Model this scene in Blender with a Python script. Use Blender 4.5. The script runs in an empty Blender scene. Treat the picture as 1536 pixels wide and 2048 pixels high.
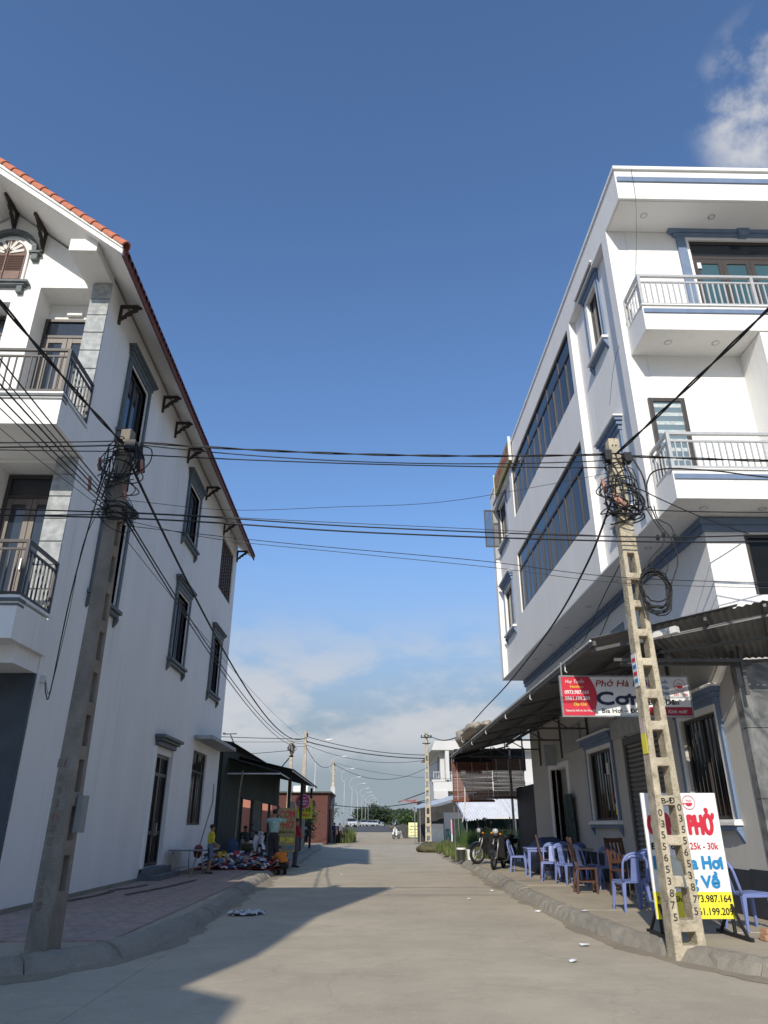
import bpy, math, random
import numpy as np
from mathutils import Vector, Matrix, Quaternion
random.seed(7)
scn = bpy.context.scene
COL = scn.collection
R = math.radians

# ------------------------------------------------------------------ camera
cam_d = bpy.data.cameras.new('camera')
cam = bpy.data.objects.new('camera', cam_d)
COL.objects.link(cam)
cam_d.sensor_fit = 'VERTICAL'
cam_d.sensor_height = 36.0
cam_d.lens = 36.0 * 1420 / 2048
cam_d.clip_start = 0.1
cam_d.clip_end = 6000
cam.location = (0, 0, 1.4)
cam.rotation_euler = (R(90 + 23.8), 0, R(-1.2))
scn.camera = cam

# ------------------------------------------------------------------ sun and sky
SUN_EL = 30.0
SUN_AZ = 14.0                       # the light travels along +Y, turned this far towards +X
ldir = Vector((math.cos(R(SUN_EL)) * math.sin(R(SUN_AZ)), math.cos(R(SUN_EL)) * math.cos(R(SUN_AZ)), -math.sin(R(SUN_EL))))
sun_d = bpy.data.lights.new('sun', 'SUN')
sun_d.energy = 2.8
sun_d.angle = R(0.55)
sun_d.color = (1.0, 0.925, 0.80)
sun = bpy.data.objects.new('sun', sun_d)
COL.objects.link(sun)
sun.location = (-8, -30, 25)
sun.rotation_euler = ldir.to_track_quat('-Z', 'Y').to_euler()

world = bpy.data.worlds.new('World')
scn.world = world
world.use_nodes = True
wn, wl = world.node_tree.nodes, world.node_tree.links
wn.clear()
w_out = wn.new('ShaderNodeOutputWorld')
w_bg = wn.new('ShaderNodeBackground')
w_bg.inputs['Strength'].default_value = 0.15
w_sky = wn.new('ShaderNodeTexSky')
w_sky.sky_type = 'NISHITA'
w_sky.sun_disc = False
w_sky.sun_elevation = R(SUN_EL)
w_sky.sun_rotation = R(180 + SUN_AZ)
w_sky.air_density = 1.0
w_sky.dust_density = 0.6
w_sky.ozone_density = 2.6
w_tc = wn.new('ShaderNodeTexCoord')
def wmath(op, a, b=None, c=None):
    n = wn.new('ShaderNodeMath'); n.operation = op
    for i, v in enumerate((a, b, c)):
        if v is None: continue
        if isinstance(v, (int, float)): n.inputs[i].default_value = v
        else: wl.new(v, n.inputs[i])
    return n.outputs[0]
w_nrm = wn.new('ShaderNodeVectorMath'); w_nrm.operation = 'NORMALIZE'
wl.new(w_tc.outputs['Generated'], w_nrm.inputs[0])
w_sep = wn.new('ShaderNodeSeparateXYZ'); wl.new(w_nrm.outputs[0], w_sep.inputs[0])
def wsmooth(v, a, b):
    n = wn.new('ShaderNodeMapRange'); n.interpolation_type = 'SMOOTHSTEP'
    n.inputs[1].default_value = a; n.inputs[2].default_value = b
    wl.new(v, n.inputs[0]); return n.outputs[0]
def wnoise(scale, detail, zs, off):
    mp = wn.new('ShaderNodeMapping'); mp.inputs['Scale'].default_value = (1, 1, zs); mp.inputs['Location'].default_value = off
    wl.new(w_nrm.outputs[0], mp.inputs[0])
    n = wn.new('ShaderNodeTexNoise'); n.inputs['Scale'].default_value = scale; n.inputs['Detail'].default_value = detail
    n.inputs['Roughness'].default_value = 0.58
    wl.new(mp.outputs[0], n.inputs[0]); return n.outputs['Fac']
# low cumulus and haze bank all round the horizon
band = wmath('MULTIPLY', wsmooth(w_sep.outputs['Z'], 0.05, 0.12), wmath('SUBTRACT', 1.0, wsmooth(w_sep.outputs['Z'], 0.14, 0.30)))
low = wmath('MULTIPLY', wsmooth(wnoise(5.2, 9, 2.2, (0.35, 0.2, 0.1)), 0.38, 0.56), band)
soft = wmath('MULTIPLY', wmath('MULTIPLY', wsmooth(wnoise(2.1, 4, 3.0, (2.3, 1.2, 0.4)), 0.35, 0.7), wmath('SUBTRACT', 1.0, wsmooth(w_sep.outputs['Z'], 0.12, 0.34))), 0.55)
# single fair weather cloud high on the right
w_dot = wn.new('ShaderNodeVectorMath'); w_dot.operation = 'DOT_PRODUCT'
wl.new(w_nrm.outputs[0], w_dot.inputs[0])
hd = Vector((0.455, 0.515, 0.725)).normalized()
w_dot.inputs[1].default_value = hd
high = wmath('MULTIPLY', wsmooth(wnoise(8.5, 10, 1.0, (0.1, 0.0, 0.35)), 0.40, 0.60), wsmooth(w_dot.outputs['Value'], 0.9935, 0.9985))
cl = wmath('MINIMUM', wmath('ADD', wmath('MULTIPLY', low, 0.85), wmath('MULTIPLY', high, 1.0)), 0.92)
haze = wmath('MAXIMUM', wmath('MULTIPLY', wmath('SUBTRACT', 1.0, wsmooth(w_sep.outputs['Z'], 0.05, 0.42)), 0.97), soft)
w_mix = wn.new('ShaderNodeMix'); w_mix.data_type = 'RGBA'
wl.new(cl, w_mix.inputs[0])
w_tint = wn.new('ShaderNodeMix'); w_tint.data_type = 'RGBA'; w_tint.blend_type = 'MULTIPLY'
w_tint.inputs[0].default_value = 1.0
wl.new(w_sky.outputs[0], w_tint.inputs[6]); w_tint.inputs[7].default_value = (0.58, 0.68, 0.79, 1)
w_hz = wn.new('ShaderNodeMix'); w_hz.data_type = 'RGBA'
wl.new(haze, w_hz.inputs[0]); wl.new(w_tint.outputs[2], w_hz.inputs[6]); w_hz.inputs[7].default_value = (1.30, 1.55, 1.78, 1)
wl.new(w_hz.outputs[2], w_mix.inputs[6])
w_mix.inputs[7].default_value = (2.75, 2.8, 2.95, 1)
wl.new(w_mix.outputs[2], w_bg.inputs['Color'])
wl.new(w_bg.outputs[0], w_out.inputs[0])

# ------------------------------------------------------------------ exposure
scn.view_settings.view_transform = 'Standard'
scn.view_settings.look = 'None'
scn.view_settings.exposure = 0.62
scn.view_settings.gamma = 1.0
scn.view_settings.use_curve_mapping = False

# ------------------------------------------------------------------ materials
MATS = {}
def _nodes(name):
    m = bpy.data.materials.new(name); m.use_nodes = True
    nt = m.node_tree; b = nt.nodes['Principled BSDF']
    return m, nt, b
def mat(name, col, rough=0.7, var=0.12, scale=3.0, bump=0.0, bscale=40.0, metal=0.0, stain=0.0, stain_col=(0.08, 0.07, 0.055), stain_scale=0.8, spec=0.4, zstretch=1.0, trans=0.0, streak=0.0):
    """procedural surface: two octaves of value variation, optional stains and bump"""
    if name in MATS: return MATS[name]
    m, nt, b = _nodes(name); N, L = nt.nodes, nt.links
    tc = N.new('ShaderNodeTexCoord')
    mp = N.new('ShaderNodeMapping'); L.new(tc.outputs['Object'], mp.inputs[0]); mp.inputs['Scale'].default_value = (1, 1, zstretch)
    n1 = N.new('ShaderNodeTexNoise'); n1.inputs['Scale'].default_value = scale; n1.inputs['Detail'].default_value = 6
    L.new(mp.outputs[0], n1.inputs[0])
    mx = N.new('ShaderNodeMix'); mx.data_type = 'RGBA'
    rg = N.new('ShaderNodeMapRange'); rg.inputs[1].default_value = 0.3; rg.inputs[2].default_value = 0.7
    L.new(n1.outputs['Fac'], rg.inputs[0]); L.new(rg.outputs[0], mx.inputs[0])
    mx.inputs[6].default_value = tuple(c * (1 - var) for c in col) + (1,)
    mx.inputs[7].default_value = tuple(min(1, c * (1 + var)) for c in col) + (1,)
    out = mx.outputs[2]
    if stain > 0:
        n2 = N.new('ShaderNodeTexNoise'); n2.inputs['Scale'].default_value = stain_scale; n2.inputs['Detail'].default_value = 8; n2.inputs['Roughness'].default_value = 0.65
        L.new(mp.outputs[0], n2.inputs[0])
        r2 = N.new('ShaderNodeMapRange'); r2.inputs[1].default_value = 0.5; r2.inputs[2].default_value = 0.75; r2.inputs[4].default_value = stain
        L.new(n2.outputs['Fac'], r2.inputs[0])
        m2 = N.new('ShaderNodeMix'); m2.data_type = 'RGBA'; L.new(r2.outputs[0], m2.inputs[0]); L.new(out, m2.inputs[6]); m2.inputs[7].default_value = tuple(stain_col) + (1,)
        out = m2.outputs[2]
    if streak > 0:          # faint rain runs: noise drawn out down the wall, in patches
        ms_ = N.new('ShaderNodeMapping'); L.new(tc.outputs['Object'], ms_.inputs[0]); ms_.inputs['Scale'].default_value = (9, 9, .22)
        n4 = N.new('ShaderNodeTexNoise'); n4.inputs['Scale'].default_value = 1.0; n4.inputs['Detail'].default_value = 5; L.new(ms_.outputs[0], n4.inputs[0])
        n5 = N.new('ShaderNodeTexNoise'); n5.inputs['Scale'].default_value = .55; n5.inputs['Detail'].default_value = 3; L.new(tc.outputs['Object'], n5.inputs[0])
        r4 = N.new('ShaderNodeMapRange'); r4.inputs[1].default_value = .52; r4.inputs[2].default_value = .72; r4.inputs[4].default_value = streak; L.new(n4.outputs['Fac'], r4.inputs[0])
        r5 = N.new('ShaderNodeMapRange'); r5.inputs[1].default_value = .42; r5.inputs[2].default_value = .62; L.new(n5.outputs['Fac'], r5.inputs[0])
        mm = N.new('ShaderNodeMath'); mm.operation = 'MULTIPLY'; L.new(r4.outputs[0], mm.inputs[0]); L.new(r5.outputs[0], mm.inputs[1])
        m4 = N.new('ShaderNodeMix'); m4.data_type = 'RGBA'; L.new(mm.outputs[0], m4.inputs[0]); L.new(out, m4.inputs[6]); m4.inputs[7].default_value = (.33, .31, .27, 1)
        out = m4.outputs[2]
    L.new(out, b.inputs['Base Color'])
    b.inputs['Roughness'].default_value = rough; b.inputs['Metallic'].default_value = metal
    b.inputs['Specular IOR Level'].default_value = spec
    if bump > 0:
        n3 = N.new('ShaderNodeTexNoise'); n3.inputs['Scale'].default_value = bscale; n3.inputs['Detail'].default_value = 5
        L.new(tc.outputs['Object'], n3.inputs[0])
        bp = N.new('ShaderNodeBump'); bp.inputs['Strength'].default_value = bump; bp.inputs['Distance'].default_value = 0.02
        L.new(n3.outputs['Fac'], bp.inputs['Height']); L.new(bp.outputs[0], b.inputs['Normal'])
    if trans > 0:
        tr = N.new('ShaderNodeBsdfTranslucent'); L.new(out, tr.inputs[0])
        ms = N.new('ShaderNodeMixShader'); ms.inputs[0].default_value = trans
        L.new(b.outputs[0], ms.inputs[1]); L.new(tr.outputs[0], ms.inputs[2]); L.new(ms.outputs[0], nt.nodes['Material Output'].inputs[0])
    MATS[name] = m
    return m
def glass_mat(name, col, rough=0.04, ior=1.5):
    if name in MATS: return MATS[name]
    m, nt, b = _nodes(name); N, L = nt.nodes, nt.links
    tc = N.new('ShaderNodeTexCoord'); n1 = N.new('ShaderNodeTexNoise'); n1.inputs['Scale'].default_value = 0.7
    L.new(tc.outputs['Object'], n1.inputs[0])
    mx = N.new('ShaderNodeMix'); mx.data_type = 'RGBA'; L.new(n1.outputs['Fac'], mx.inputs[0])
    mx.inputs[6].default_value = tuple(c * .6 for c in col) + (1,); mx.inputs[7].default_value = tuple(c * 1.3 for c in col) + (1,)
    L.new(mx.outputs[2], b.inputs['Base Color'])
    b.inputs['Roughness'].default_value = rough; b.inputs['IOR'].default_value = ior; b.inputs['Specular IOR Level'].default_value = 0.6
    bp = N.new('ShaderNodeBump'); bp.inputs['Strength'].default_value = 0.03; n3 = N.new('ShaderNodeTexNoise'); n3.inputs['Scale'].default_value = 1.3
    L.new(tc.outputs['Object'], n3.inputs[0]); L.new(n3.outputs['Fac'], bp.inputs['Height']); L.new(bp.outputs[0], b.inputs['Normal'])
    MATS[name] = m
    return m
def brick_mat(name, c1, c2, mortar, sx=0.22, sy=0.07, rot=(0, 0, 0)):
    if name in MATS: return MATS[name]
    m, nt, b = _nodes(name); N, L = nt.nodes, nt.links
    tc = N.new('ShaderNodeTexCoord'); mp = N.new('ShaderNodeMapping'); L.new(tc.outputs['Object'], mp.inputs[0]); mp.inputs['Rotation'].default_value = rot
    bt = N.new('ShaderNodeTexBrick'); L.new(mp.outputs[0], bt.inputs[0])
    bt.inputs['Scale'].default_value = 1.0; bt.inputs['Brick Width'].default_value = sx; bt.inputs['Row Height'].default_value = sy; bt.inputs['Mortar Size'].default_value = 0.006
    bt.inputs['Color1'].default_value = c1 + (1,); bt.inputs['Color2'].default_value = c2 + (1,); bt.inputs['Mortar'].default_value = mortar + (1,)
    L.new(bt.outputs['Color'], b.inputs['Base Color']); b.inputs['Roughness'].default_value = 0.9
    bp = N.new('ShaderNodeBump'); bp.inputs['Strength'].default_value = 0.4; bp.inputs['Distance'].default_value = 0.01; bp.invert = True
    L.new(bt.outputs['Fac'], bp.inputs['Height']); L.new(bp.outputs[0], b.inputs['Normal'])
    MATS[name] = m
    return m
def marble_mat(name, c1, c2):
    m, nt, b = _nodes(name); N, L = nt.nodes, nt.links
    tc = N.new('ShaderNodeTexCoord'); n = N.new('ShaderNodeTexNoise'); n.inputs['Scale'].default_value = 1.6; n.inputs['Detail'].default_value = 9; n.inputs['Distortion'].default_value = 2.2
    L.new(tc.outputs['Object'], n.inputs[0]); cr = N.new('ShaderNodeValToRGB'); L.new(n.outputs['Fac'], cr.inputs[0])
    cr.color_ramp.elements[0].position = .38; cr.color_ramp.elements[0].color = c1 + (1,)
    cr.color_ramp.elements[1].position = .62; cr.color_ramp.elements[1].color = c2 + (1,)
    L.new(cr.outputs[0], b.inputs['Base Color']); b.inputs['Roughness'].default_value = 0.25
    MATS[name] = m
    return m
def concrete_mat(name, col, dark, rough=0.9, crack=0.35, bump=0.35):
    """weathered concrete: fine aggregate, soft blotches, tyre-worn tone and thin cracks"""
    m, nt, b = _nodes(name); N, L = nt.nodes, nt.links
    tc = N.new('ShaderNodeTexCoord')
    def noise(s, d, r=.6, dist=0.0):
        n = N.new('ShaderNodeTexNoise'); n.inputs['Scale'].default_value = s; n.inputs['Detail'].default_value = d; n.inputs['Roughness'].default_value = r; n.inputs['Distortion'].default_value = dist
        L.new(geo.outputs['Position'], n.inputs[0]); return n.outputs['Fac']
    geo = N.new('ShaderNodeNewGeometry')
    def mr(v, a, b_, c=0.0, d_=1.0):
        n = N.new('ShaderNodeMapRange'); n.inputs[1].default_value = a; n.inputs[2].default_value = b_; n.inputs[3].default_value = c; n.inputs[4].default_value = d_; L.new(v, n.inputs[0]); return n.outputs[0]
    def mix(f, a, c, mode='MIX'):
        n = N.new('ShaderNodeMix'); n.data_type = 'RGBA'; n.blend_type = mode; L.new(f, n.inputs[0])
        for i, v in ((6, a), (7, c)):
            if isinstance(v, tuple): n.inputs[i].default_value = v + (1,)
            else: L.new(v, n.inputs[i])
        return n.outputs[2]
    base = mix(mr(noise(0.45, 5), .35, .68), col, dark)
    base = mix(mr(noise(1.1, 9, .72), .45, .66, 0, .75), base, tuple(c * .66 for c in col))
    base = mix(mr(noise(5.5, 8, .72), .55, .75, 0, .55), base, tuple(min(1, c * 1.28) for c in col))
    base = mix(mr(noise(60, 3, .7), .3, .7, 0, .35), base, tuple(min(1, c * 1.35) for c in col))
    base = mix(mr(noise(140, 2, .7), .56, .7, 0, .5), base, tuple(c * .45 for c in col))
    vo = N.new('ShaderNodeTexVoronoi'); vo.feature = 'DISTANCE_TO_EDGE'; vo.inputs['Scale'].default_value = 0.33
    wv = N.new('ShaderNodeVectorMath'); wv.operation = 'ADD'
    nn = N.new('ShaderNodeTexNoise'); nn.inputs['Scale'].default_value = 1.4; nn.inputs['Detail'].default_value = 5; L.new(geo.outputs['Position'], nn.inputs[0])
    L.new(geo.outputs['Position'], wv.inputs[0]); L.new(nn.outputs['Color'], wv.inputs[1]); L.new(wv.outputs[0], vo.inputs['Vector'])
    ck = mr(vo.outputs['Distance'], 0.0, 0.010, crack, 0.0)
    base = mix(ck, base, tuple(c * .35 for c in dark))
    L.new(base, b.inputs['Base Color']); b.inputs['Roughness'].default_value = rough; b.inputs['Specular IOR Level'].default_value = .25
    bp = N.new('ShaderNodeBump'); bp.inputs['Strength'].default_value = bump; bp.inputs['Distance'].default_value = .012
    L.new(noise(55, 5, .65), bp.inputs['Height']); L.new(bp.outputs[0], b.inputs['Normal'])
    MATS[name] = m
    return m

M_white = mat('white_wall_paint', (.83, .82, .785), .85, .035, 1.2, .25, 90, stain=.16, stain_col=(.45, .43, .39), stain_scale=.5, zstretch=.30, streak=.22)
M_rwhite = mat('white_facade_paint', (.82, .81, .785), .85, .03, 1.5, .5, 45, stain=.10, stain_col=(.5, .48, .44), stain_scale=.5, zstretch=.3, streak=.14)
M_soffit = mat('soffit_paint', (.82, .81, .79), .85, .03, 1.0)
M_slate = mat('slate_grey_trim', (.105, .125, .135), .6, .2, 6, .1, 60)
M_slate_lt = mat('pale_slate_block', (.33, .35, .35), .7, .3, 7, .15, 30)
M_bluetrim = mat('blue_trim_paint', (.155, .215, .325), .6, .1, 5)
M_frame_brown = mat('brown_window_frame', (.055, .047, .044), .45, .1, 4)
M_frame_tan = mat('tan_door_frame', (.165, .14, .125), .5, .12, 8, zstretch=.2)
M_rail_dark = mat('dark_metal_rail', (.055, .052, .05), .5, .1, 8, metal=.1)
M_steel = mat('stainless_rail', (.50, .50, .485), .45, .08, 10, metal=.35)
M_wood_dk = mat('dark_timber_bracket', (.050, .036, .032), .7, .25, 9)
M_shutter = mat('brown_shutter', (.20, .13, .11), .7, .15, 8)
M_tile = mat('terracotta_tile', (.46, .155, .085), .75, .22, 5, .2, 50, stain=.35, stain_col=(.18, .07, .05), stain_scale=2)
M_tile_dk = mat('eave_tile_edge', (.17, .065, .055), .8, .25, 5, .2, 50)
M_glass = glass_mat('window_glass_dark', (.02, .028, .04))
M_glass_b = glass_mat('window_glass_blue', (.035, .042, .05), .10, 1.33)
M_pane_set = [glass_mat('band_glass_a', (.03, .036, .043), .10, 1.33), glass_mat('band_glass_b', (.05, .058, .065), .14, 1.28), glass_mat('band_glass_c', (.085, .09, .095), .2, 1.25)]
M_glass_g = glass_mat('shop_glass', (.012, .013, .013), .12, 1.25)
M_curtain = mat('teal_curtain', (.10, .22, .26), .9, .35, 14, zstretch=.05)
M_blind = mat('striped_roller_blind', (.45, .5, .5), .9, .25, 20)
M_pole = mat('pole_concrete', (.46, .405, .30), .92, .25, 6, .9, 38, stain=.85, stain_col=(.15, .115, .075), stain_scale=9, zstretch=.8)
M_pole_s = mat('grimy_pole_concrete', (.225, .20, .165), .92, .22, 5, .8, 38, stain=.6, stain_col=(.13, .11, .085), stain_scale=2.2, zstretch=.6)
M_cable = mat('black_cable', (.012, .012, .013), .55, .2, 5)
M_cable_g = mat('grey_cable', (.05, .05, .05), .6, .2, 5)
M_black = mat('black_metal', (.015, .015, .016), .5, .2, 10)
M_ink = mat('black_ink', (.012, .012, .012), .8, .1, 5)
M_insul = mat('reddish_insulator', (.36, .17, .13), .5, .3, 20)
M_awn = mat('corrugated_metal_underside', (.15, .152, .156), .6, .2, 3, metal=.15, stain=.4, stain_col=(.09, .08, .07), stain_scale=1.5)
M_truss = mat('painted_steel_truss', (.10, .102, .105), .5, .15, 6, metal=.3)
M_pvc = mat('white_gutter', (.62, .62, .60), .6, .1, 4)
M_plastic_b = mat('blue_plastic', (.165, .215, .445), .38, .07, 4, stain=.25, stain_col=(.13, .15, .28), stain_scale=6)
M_wood = mat('red_brown_wood', (.08, .037, .025), .5, .3, 12, .1, 60, zstretch=.15)
M_wood2 = mat('brown_table_wood', (.20, .115, .07), .5, .25, 10, zstretch=.3)
M_steel_gal = mat('galvanised_steel', (.30, .30, .30), .4, .15, 8, metal=.7)
M_signwhite = mat('sign_white', (.74, .75, .76), .45, .02, 3)
M_signred = mat('sign_red', (.55, .025, .05), .45, .04, 3)
M_signblue = mat('sign_blue', (.02, .22, .48), .45, .04, 3)
M_signnavy = mat('sign_navy', (.012, .018, .06), .45, .04, 3)
M_signyellow = mat('sign_yellow', (.82, .72, .05), .45, .04, 3)
M_signpink = mat('sign_pink', (.78, .06, .22), .5, .04, 3)
M_cream = mat('sign_cream', (.75, .78, .40), .5, .05, 3)
M_rubber = mat('tyre_rubber', (.014, .014, .014), .85, .2, 10)
M_bikeblk = mat('black_bike_paint', (.016, .017, .019), .25, .1, 5)
M_bikewht = mat('white_bike_paint', (.72, .73, .74), .3, .06, 5)
M_chrome = mat('dull_chrome', (.5, .5, .5), .3, .1, 8, metal=.9)
M_skin = mat('skin', (.33, .185, .125), .6, .1, 8)
M_hair = mat('black_hair', (.013, .011, .010), .6, .3, 30)
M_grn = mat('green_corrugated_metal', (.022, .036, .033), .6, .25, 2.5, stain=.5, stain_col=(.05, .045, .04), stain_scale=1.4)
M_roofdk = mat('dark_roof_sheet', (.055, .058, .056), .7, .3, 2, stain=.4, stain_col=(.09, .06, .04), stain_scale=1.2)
M_asphalt = mat('asphalt', (.085, .085, .085), .9, .15, 2, .3, 80)
M_brick_shaded = brick_mat('shaded_brick_masonry', (.115, .034, .026), (.085, .026, .021), (.09, .065, .055), rot=(R(90), 0, 0))  # brick of the far building, its shade put into the darker colour
M_blue_tarp = mat('blue_white_tarp', (.52, .58, .66), .6, .1, 2, trans=.25)
M_bamboo = mat('bamboo_blind', (.15, .055, .033), .8, .3, 30, zstretch=8)
M_marble = marble_mat('grey_marble', (.09, .095, .095), (.22, .225, .22))
M_conc_road = concrete_mat('road_concrete', (.48, .415, .31), (.345, .30, .23), crack=.12)
M_conc_pave = concrete_mat('pavement_concrete', (.42, .36, .27), (.32, .275, .205), crack=.25)
M_kerb = concrete_mat('kerb_concrete', (.33, .30, .245), (.22, .20, .165), crack=.15, bump=1.0)
M_dirt = concrete_mat('dusty_ground', (.43, .365, .265), (.32, .28, .205), crack=0)
M_paver = mat('red_paver', (.36, .26, .215), .9, .22, 9, .3, 60, stain=.45, stain_col=(.24, .19, .16), stain_scale=1.5)
M_paver2 = mat('faded_paver', (.33, .255, .215), .9, .22, 9, .3, 60, stain=.5, stain_col=(.25, .21, .175), stain_scale=1.7)
M_lampwhite = mat('lamp_post_white', (.45, .46, .47), .4, .05, 4)
M_tyrewhite = mat('plastic_white', (.75, .75, .73), .5, .05, 4)
M_brick_lit = brick_mat('sunlit_brick_masonry', (.42, .14, .09), (.34, .11, .075), (.36, .27, .22), rot=(R(90), 0, 0))  # paler copy of the same brick, sunlight put into the colour
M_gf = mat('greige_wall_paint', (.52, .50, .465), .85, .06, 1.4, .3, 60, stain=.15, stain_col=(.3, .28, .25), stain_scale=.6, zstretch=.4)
M_grass = mat('grass_blade', (.12, .15, .045), .7, .45, 2.5, trans=.25)
M_leaf = mat('leaf_green', (.05, .085, .025), .7, .4, 1.5, trans=.2)
M_leaf_dk = mat('far_leaf_green', (.032, .055, .026), .8, .4, .5)
M_bark = mat('bark', (.09, .07, .05), .9, .3, 8, .4, 30)
# ------------------------------------------------------------------ mesh helpers
ORG = {}
SPLIT = set('awning_frame balcony_moulding band blue_hood white_ledge cord counter dark_skirting door_surround down_leads fork grille hanger hanging_card legs loggia_floor louvre_screen pole_clamp post purlin roll_bar roller_blind_stripes shutter_stile sign_frame splice_sleeve stand stretcher window_grille wire_connector crossarm leaf_frame soffit_moulding'.split())
class MB:
    """collects shapes; build() links them as ONE mesh object"""
    def __init__(s): s.v = []; s.f = []; s.m = []; s.p = []
    def add(s, vs, fs, m=0):
        o = len(s.v); s.p.append((o, len(s.f), len(vs), len(fs))); s.v += [tuple(v) for v in vs]
        for f in fs: s.f.append(tuple(i + o for i in f)); s.m.append(m)
        return s
    def box(s, x0, x1, y0, y1, z0, z1, m=0):
        return s.add([(x0, y0, z0), (x1, y0, z0), (x1, y1, z0), (x0, y1, z0), (x0, y0, z1), (x1, y0, z1), (x1, y1, z1), (x0, y1, z1)],
                     [(3, 2, 1, 0), (4, 5, 6, 7), (0, 1, 5, 4), (1, 2, 6, 5), (2, 3, 7, 6), (3, 0, 4, 7)], m)
    def hexa(s, p, m=0):
        return s.add(p, [(3, 2, 1, 0), (4, 5, 6, 7), (0, 1, 5, 4), (1, 2, 6, 5), (2, 3, 7, 6), (3, 0, 4, 7)], m)
    def beam(s, a, b, w, h, m=0, up=(0, 0, 1)):
        a = Vector(a); b = Vector(b); d = (b - a).normalized(); u = Vector(up)
        if abs(d.dot(u)) > .98: u = Vector((0, 1, 0))
        r = d.cross(u).normalized() * w / 2; u = r.cross(d).normalized() * h / 2
        return s.hexa([a - r - u, a + r - u, b + r - u, b - r - u, a - r + u, a + r + u, b + r + u, b - r + u], m)
    def prism(s, poly, ax, a, b, m=0):
        """poly in the two axes other than ax, extruded along ax from a to b"""
        def P(p, t):
            return (t, p[0], p[1]) if ax == 'x' else (p[0], t, p[1]) if ax == 'y' else (p[0], p[1], t)
        n = len(poly); vs = [P(p, a) for p in poly] + [P(p, b) for p in poly]
        fs = [tuple(range(n - 1, -1, -1)), tuple(range(n, 2 * n))] + [(i, (i + 1) % n, n + (i + 1) % n, n + i) for i in range(n)]
        return s.add(vs, fs, m)
    def tube(s, pts, r, n=6, m=0, cap=True):
        pts = [Vector(p) for p in pts]; k = len(pts)
        rs = r if isinstance(r, (list, tuple)) else [r] * k
        vs = []; pu = None
        for i, p in enumerate(pts):
            d = (pts[min(i + 1, k - 1)] - pts[max(i - 1, 0)])
            d = d.normalized() if d.length > 1e-9 else Vector((0, 0, 1))
            if pu is None:
                u = Vector((0, 0, 1)) if abs(d.z) < .9 else Vector((1, 0, 0))
            else: u = pu
            u = (u - d * u.dot(d))
            u = u.normalized() if u.length > 1e-6 else d.orthogonal().normalized()
            pu = u; w = d.cross(u)
            for j in range(n):
                t = 2 * math.pi * j / n
                vs.append(p + (u * math.cos(t) + w * math.sin(t)) * rs[i])
        fs = [(i * n + j, i * n + (j + 1) % n, (i + 1) * n + (j + 1) % n, (i + 1) * n + j) for i in range(k - 1) for j in range(n)]
        if cap: fs += [tuple(range(n - 1, -1, -1)), tuple(range((k - 1) * n, k * n))]
        return s.add(vs, fs, m)
    def ell(s, c, r, n=10, k=7, m=0, jit=0.0):
        r = (r, r, r) if isinstance(r, (int, float)) else r
        vs = [(c[0], c[1], c[2] - r[2])]
        for i in range(1, k):
            t = -math.pi / 2 + math.pi * i / k
            for j in range(n):
                a = 2 * math.pi * j / n; q = 1 + random.uniform(-jit, jit)
                vs.append((c[0] + r[0] * q * math.cos(t) * math.cos(a), c[1] + r[1] * q * math.cos(t) * math.sin(a), c[2] + r[2] * q * math.sin(t)))
        vs.append((c[0], c[1], c[2] + r[2]))
        fs = [(0, 1 + (j + 1) % n, 1 + j) for j in range(n)]
        for i in range(k - 2):
            for j in range(n): fs.append((1 + i * n + j, 1 + i * n + (j + 1) % n, 1 + (i + 1) * n + (j + 1) % n, 1 + (i + 1) * n + j))
        e = len(vs) - 1; b = 1 + (k - 2) * n
        fs += [(b + j, b + (j + 1) % n, e) for j in range(n)]
        return s.add(vs, fs, m)
    def torus(s, c, R_, r, ax='x', n=24, k=8, m=0):
        pts = []
        for i in range(n + 1):
            t = 2 * math.pi * i / n; a, b = R_ * math.cos(t), R_ * math.sin(t)
            pts.append((c[0], c[1] + a, c[2] + b) if ax == 'x' else (c[0] + a, c[1], c[2] + b) if ax == 'y' else (c[0] + a, c[1] + b, c[2]))
        return s.tube(pts, r, k, m, cap=False)
    def disc(s, c, r, h, ax='x', n=20, m=0):
        poly = [(c[1] + r * math.cos(2 * math.pi * i / n), c[2] + r * math.sin(2 * math.pi * i / n)) if ax == 'x' else
                (c[0] + r * math.cos(2 * math.pi * i / n), c[2] + r * math.sin(2 * math.pi * i / n)) if ax == 'y' else
                (c[0] + r * math.cos(2 * math.pi * i / n), c[1] + r * math.sin(2 * math.pi * i / n)) for i in range(n)]
        a = c['xyz'.index(ax)]
        return s.prism(poly, ax, a - h / 2, a + h / 2, m)
    def wall(s, ax, c, u0, u1, v0, v1, holes, depth, m=0, mr=None):
        """flat wall on plane ax=c with real openings; depth (signed) is how far the reveals go in"""
        us = sorted({u0, u1} | {h[i] for h in holes for i in (0, 1) if u0 < h[i] < u1}); vs_ = sorted({v0, v1} | {h[i] for h in holes for i in (2, 3) if v0 < h[i] < v1})
        def P(u, v, t): return (t, u, v) if ax == 'x' else (u, t, v)
        for a, b in zip(us[:-1], us[1:]):
            for p, q in zip(vs_[:-1], vs_[1:]):
                cu, cv = (a + b) / 2, (p + q) / 2
                if any(h[0] < cu < h[1] and h[2] < cv < h[3] for h in holes): continue
                s.add([P(a, p, c), P(b, p, c), P(b, q, c), P(a, q, c)], [(0, 1, 2, 3)], m)
        for h in holes:
            a, b, p, q = h[:4]; d = c + depth; k = m if mr is None else mr
            for e in ([P(a, p, c), P(a, q, c), P(a, q, d), P(a, p, d)], [P(b, p, c), P(b, q, c), P(b, q, d), P(b, p, d)],
                      [P(a, p, c), P(b, p, c), P(b, p, d), P(a, p, d)], [P(a, q, c), P(b, q, c), P(b, q, d), P(a, q, d)]):
                s.add(e, [(0, 1, 2, 3)], k)
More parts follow.
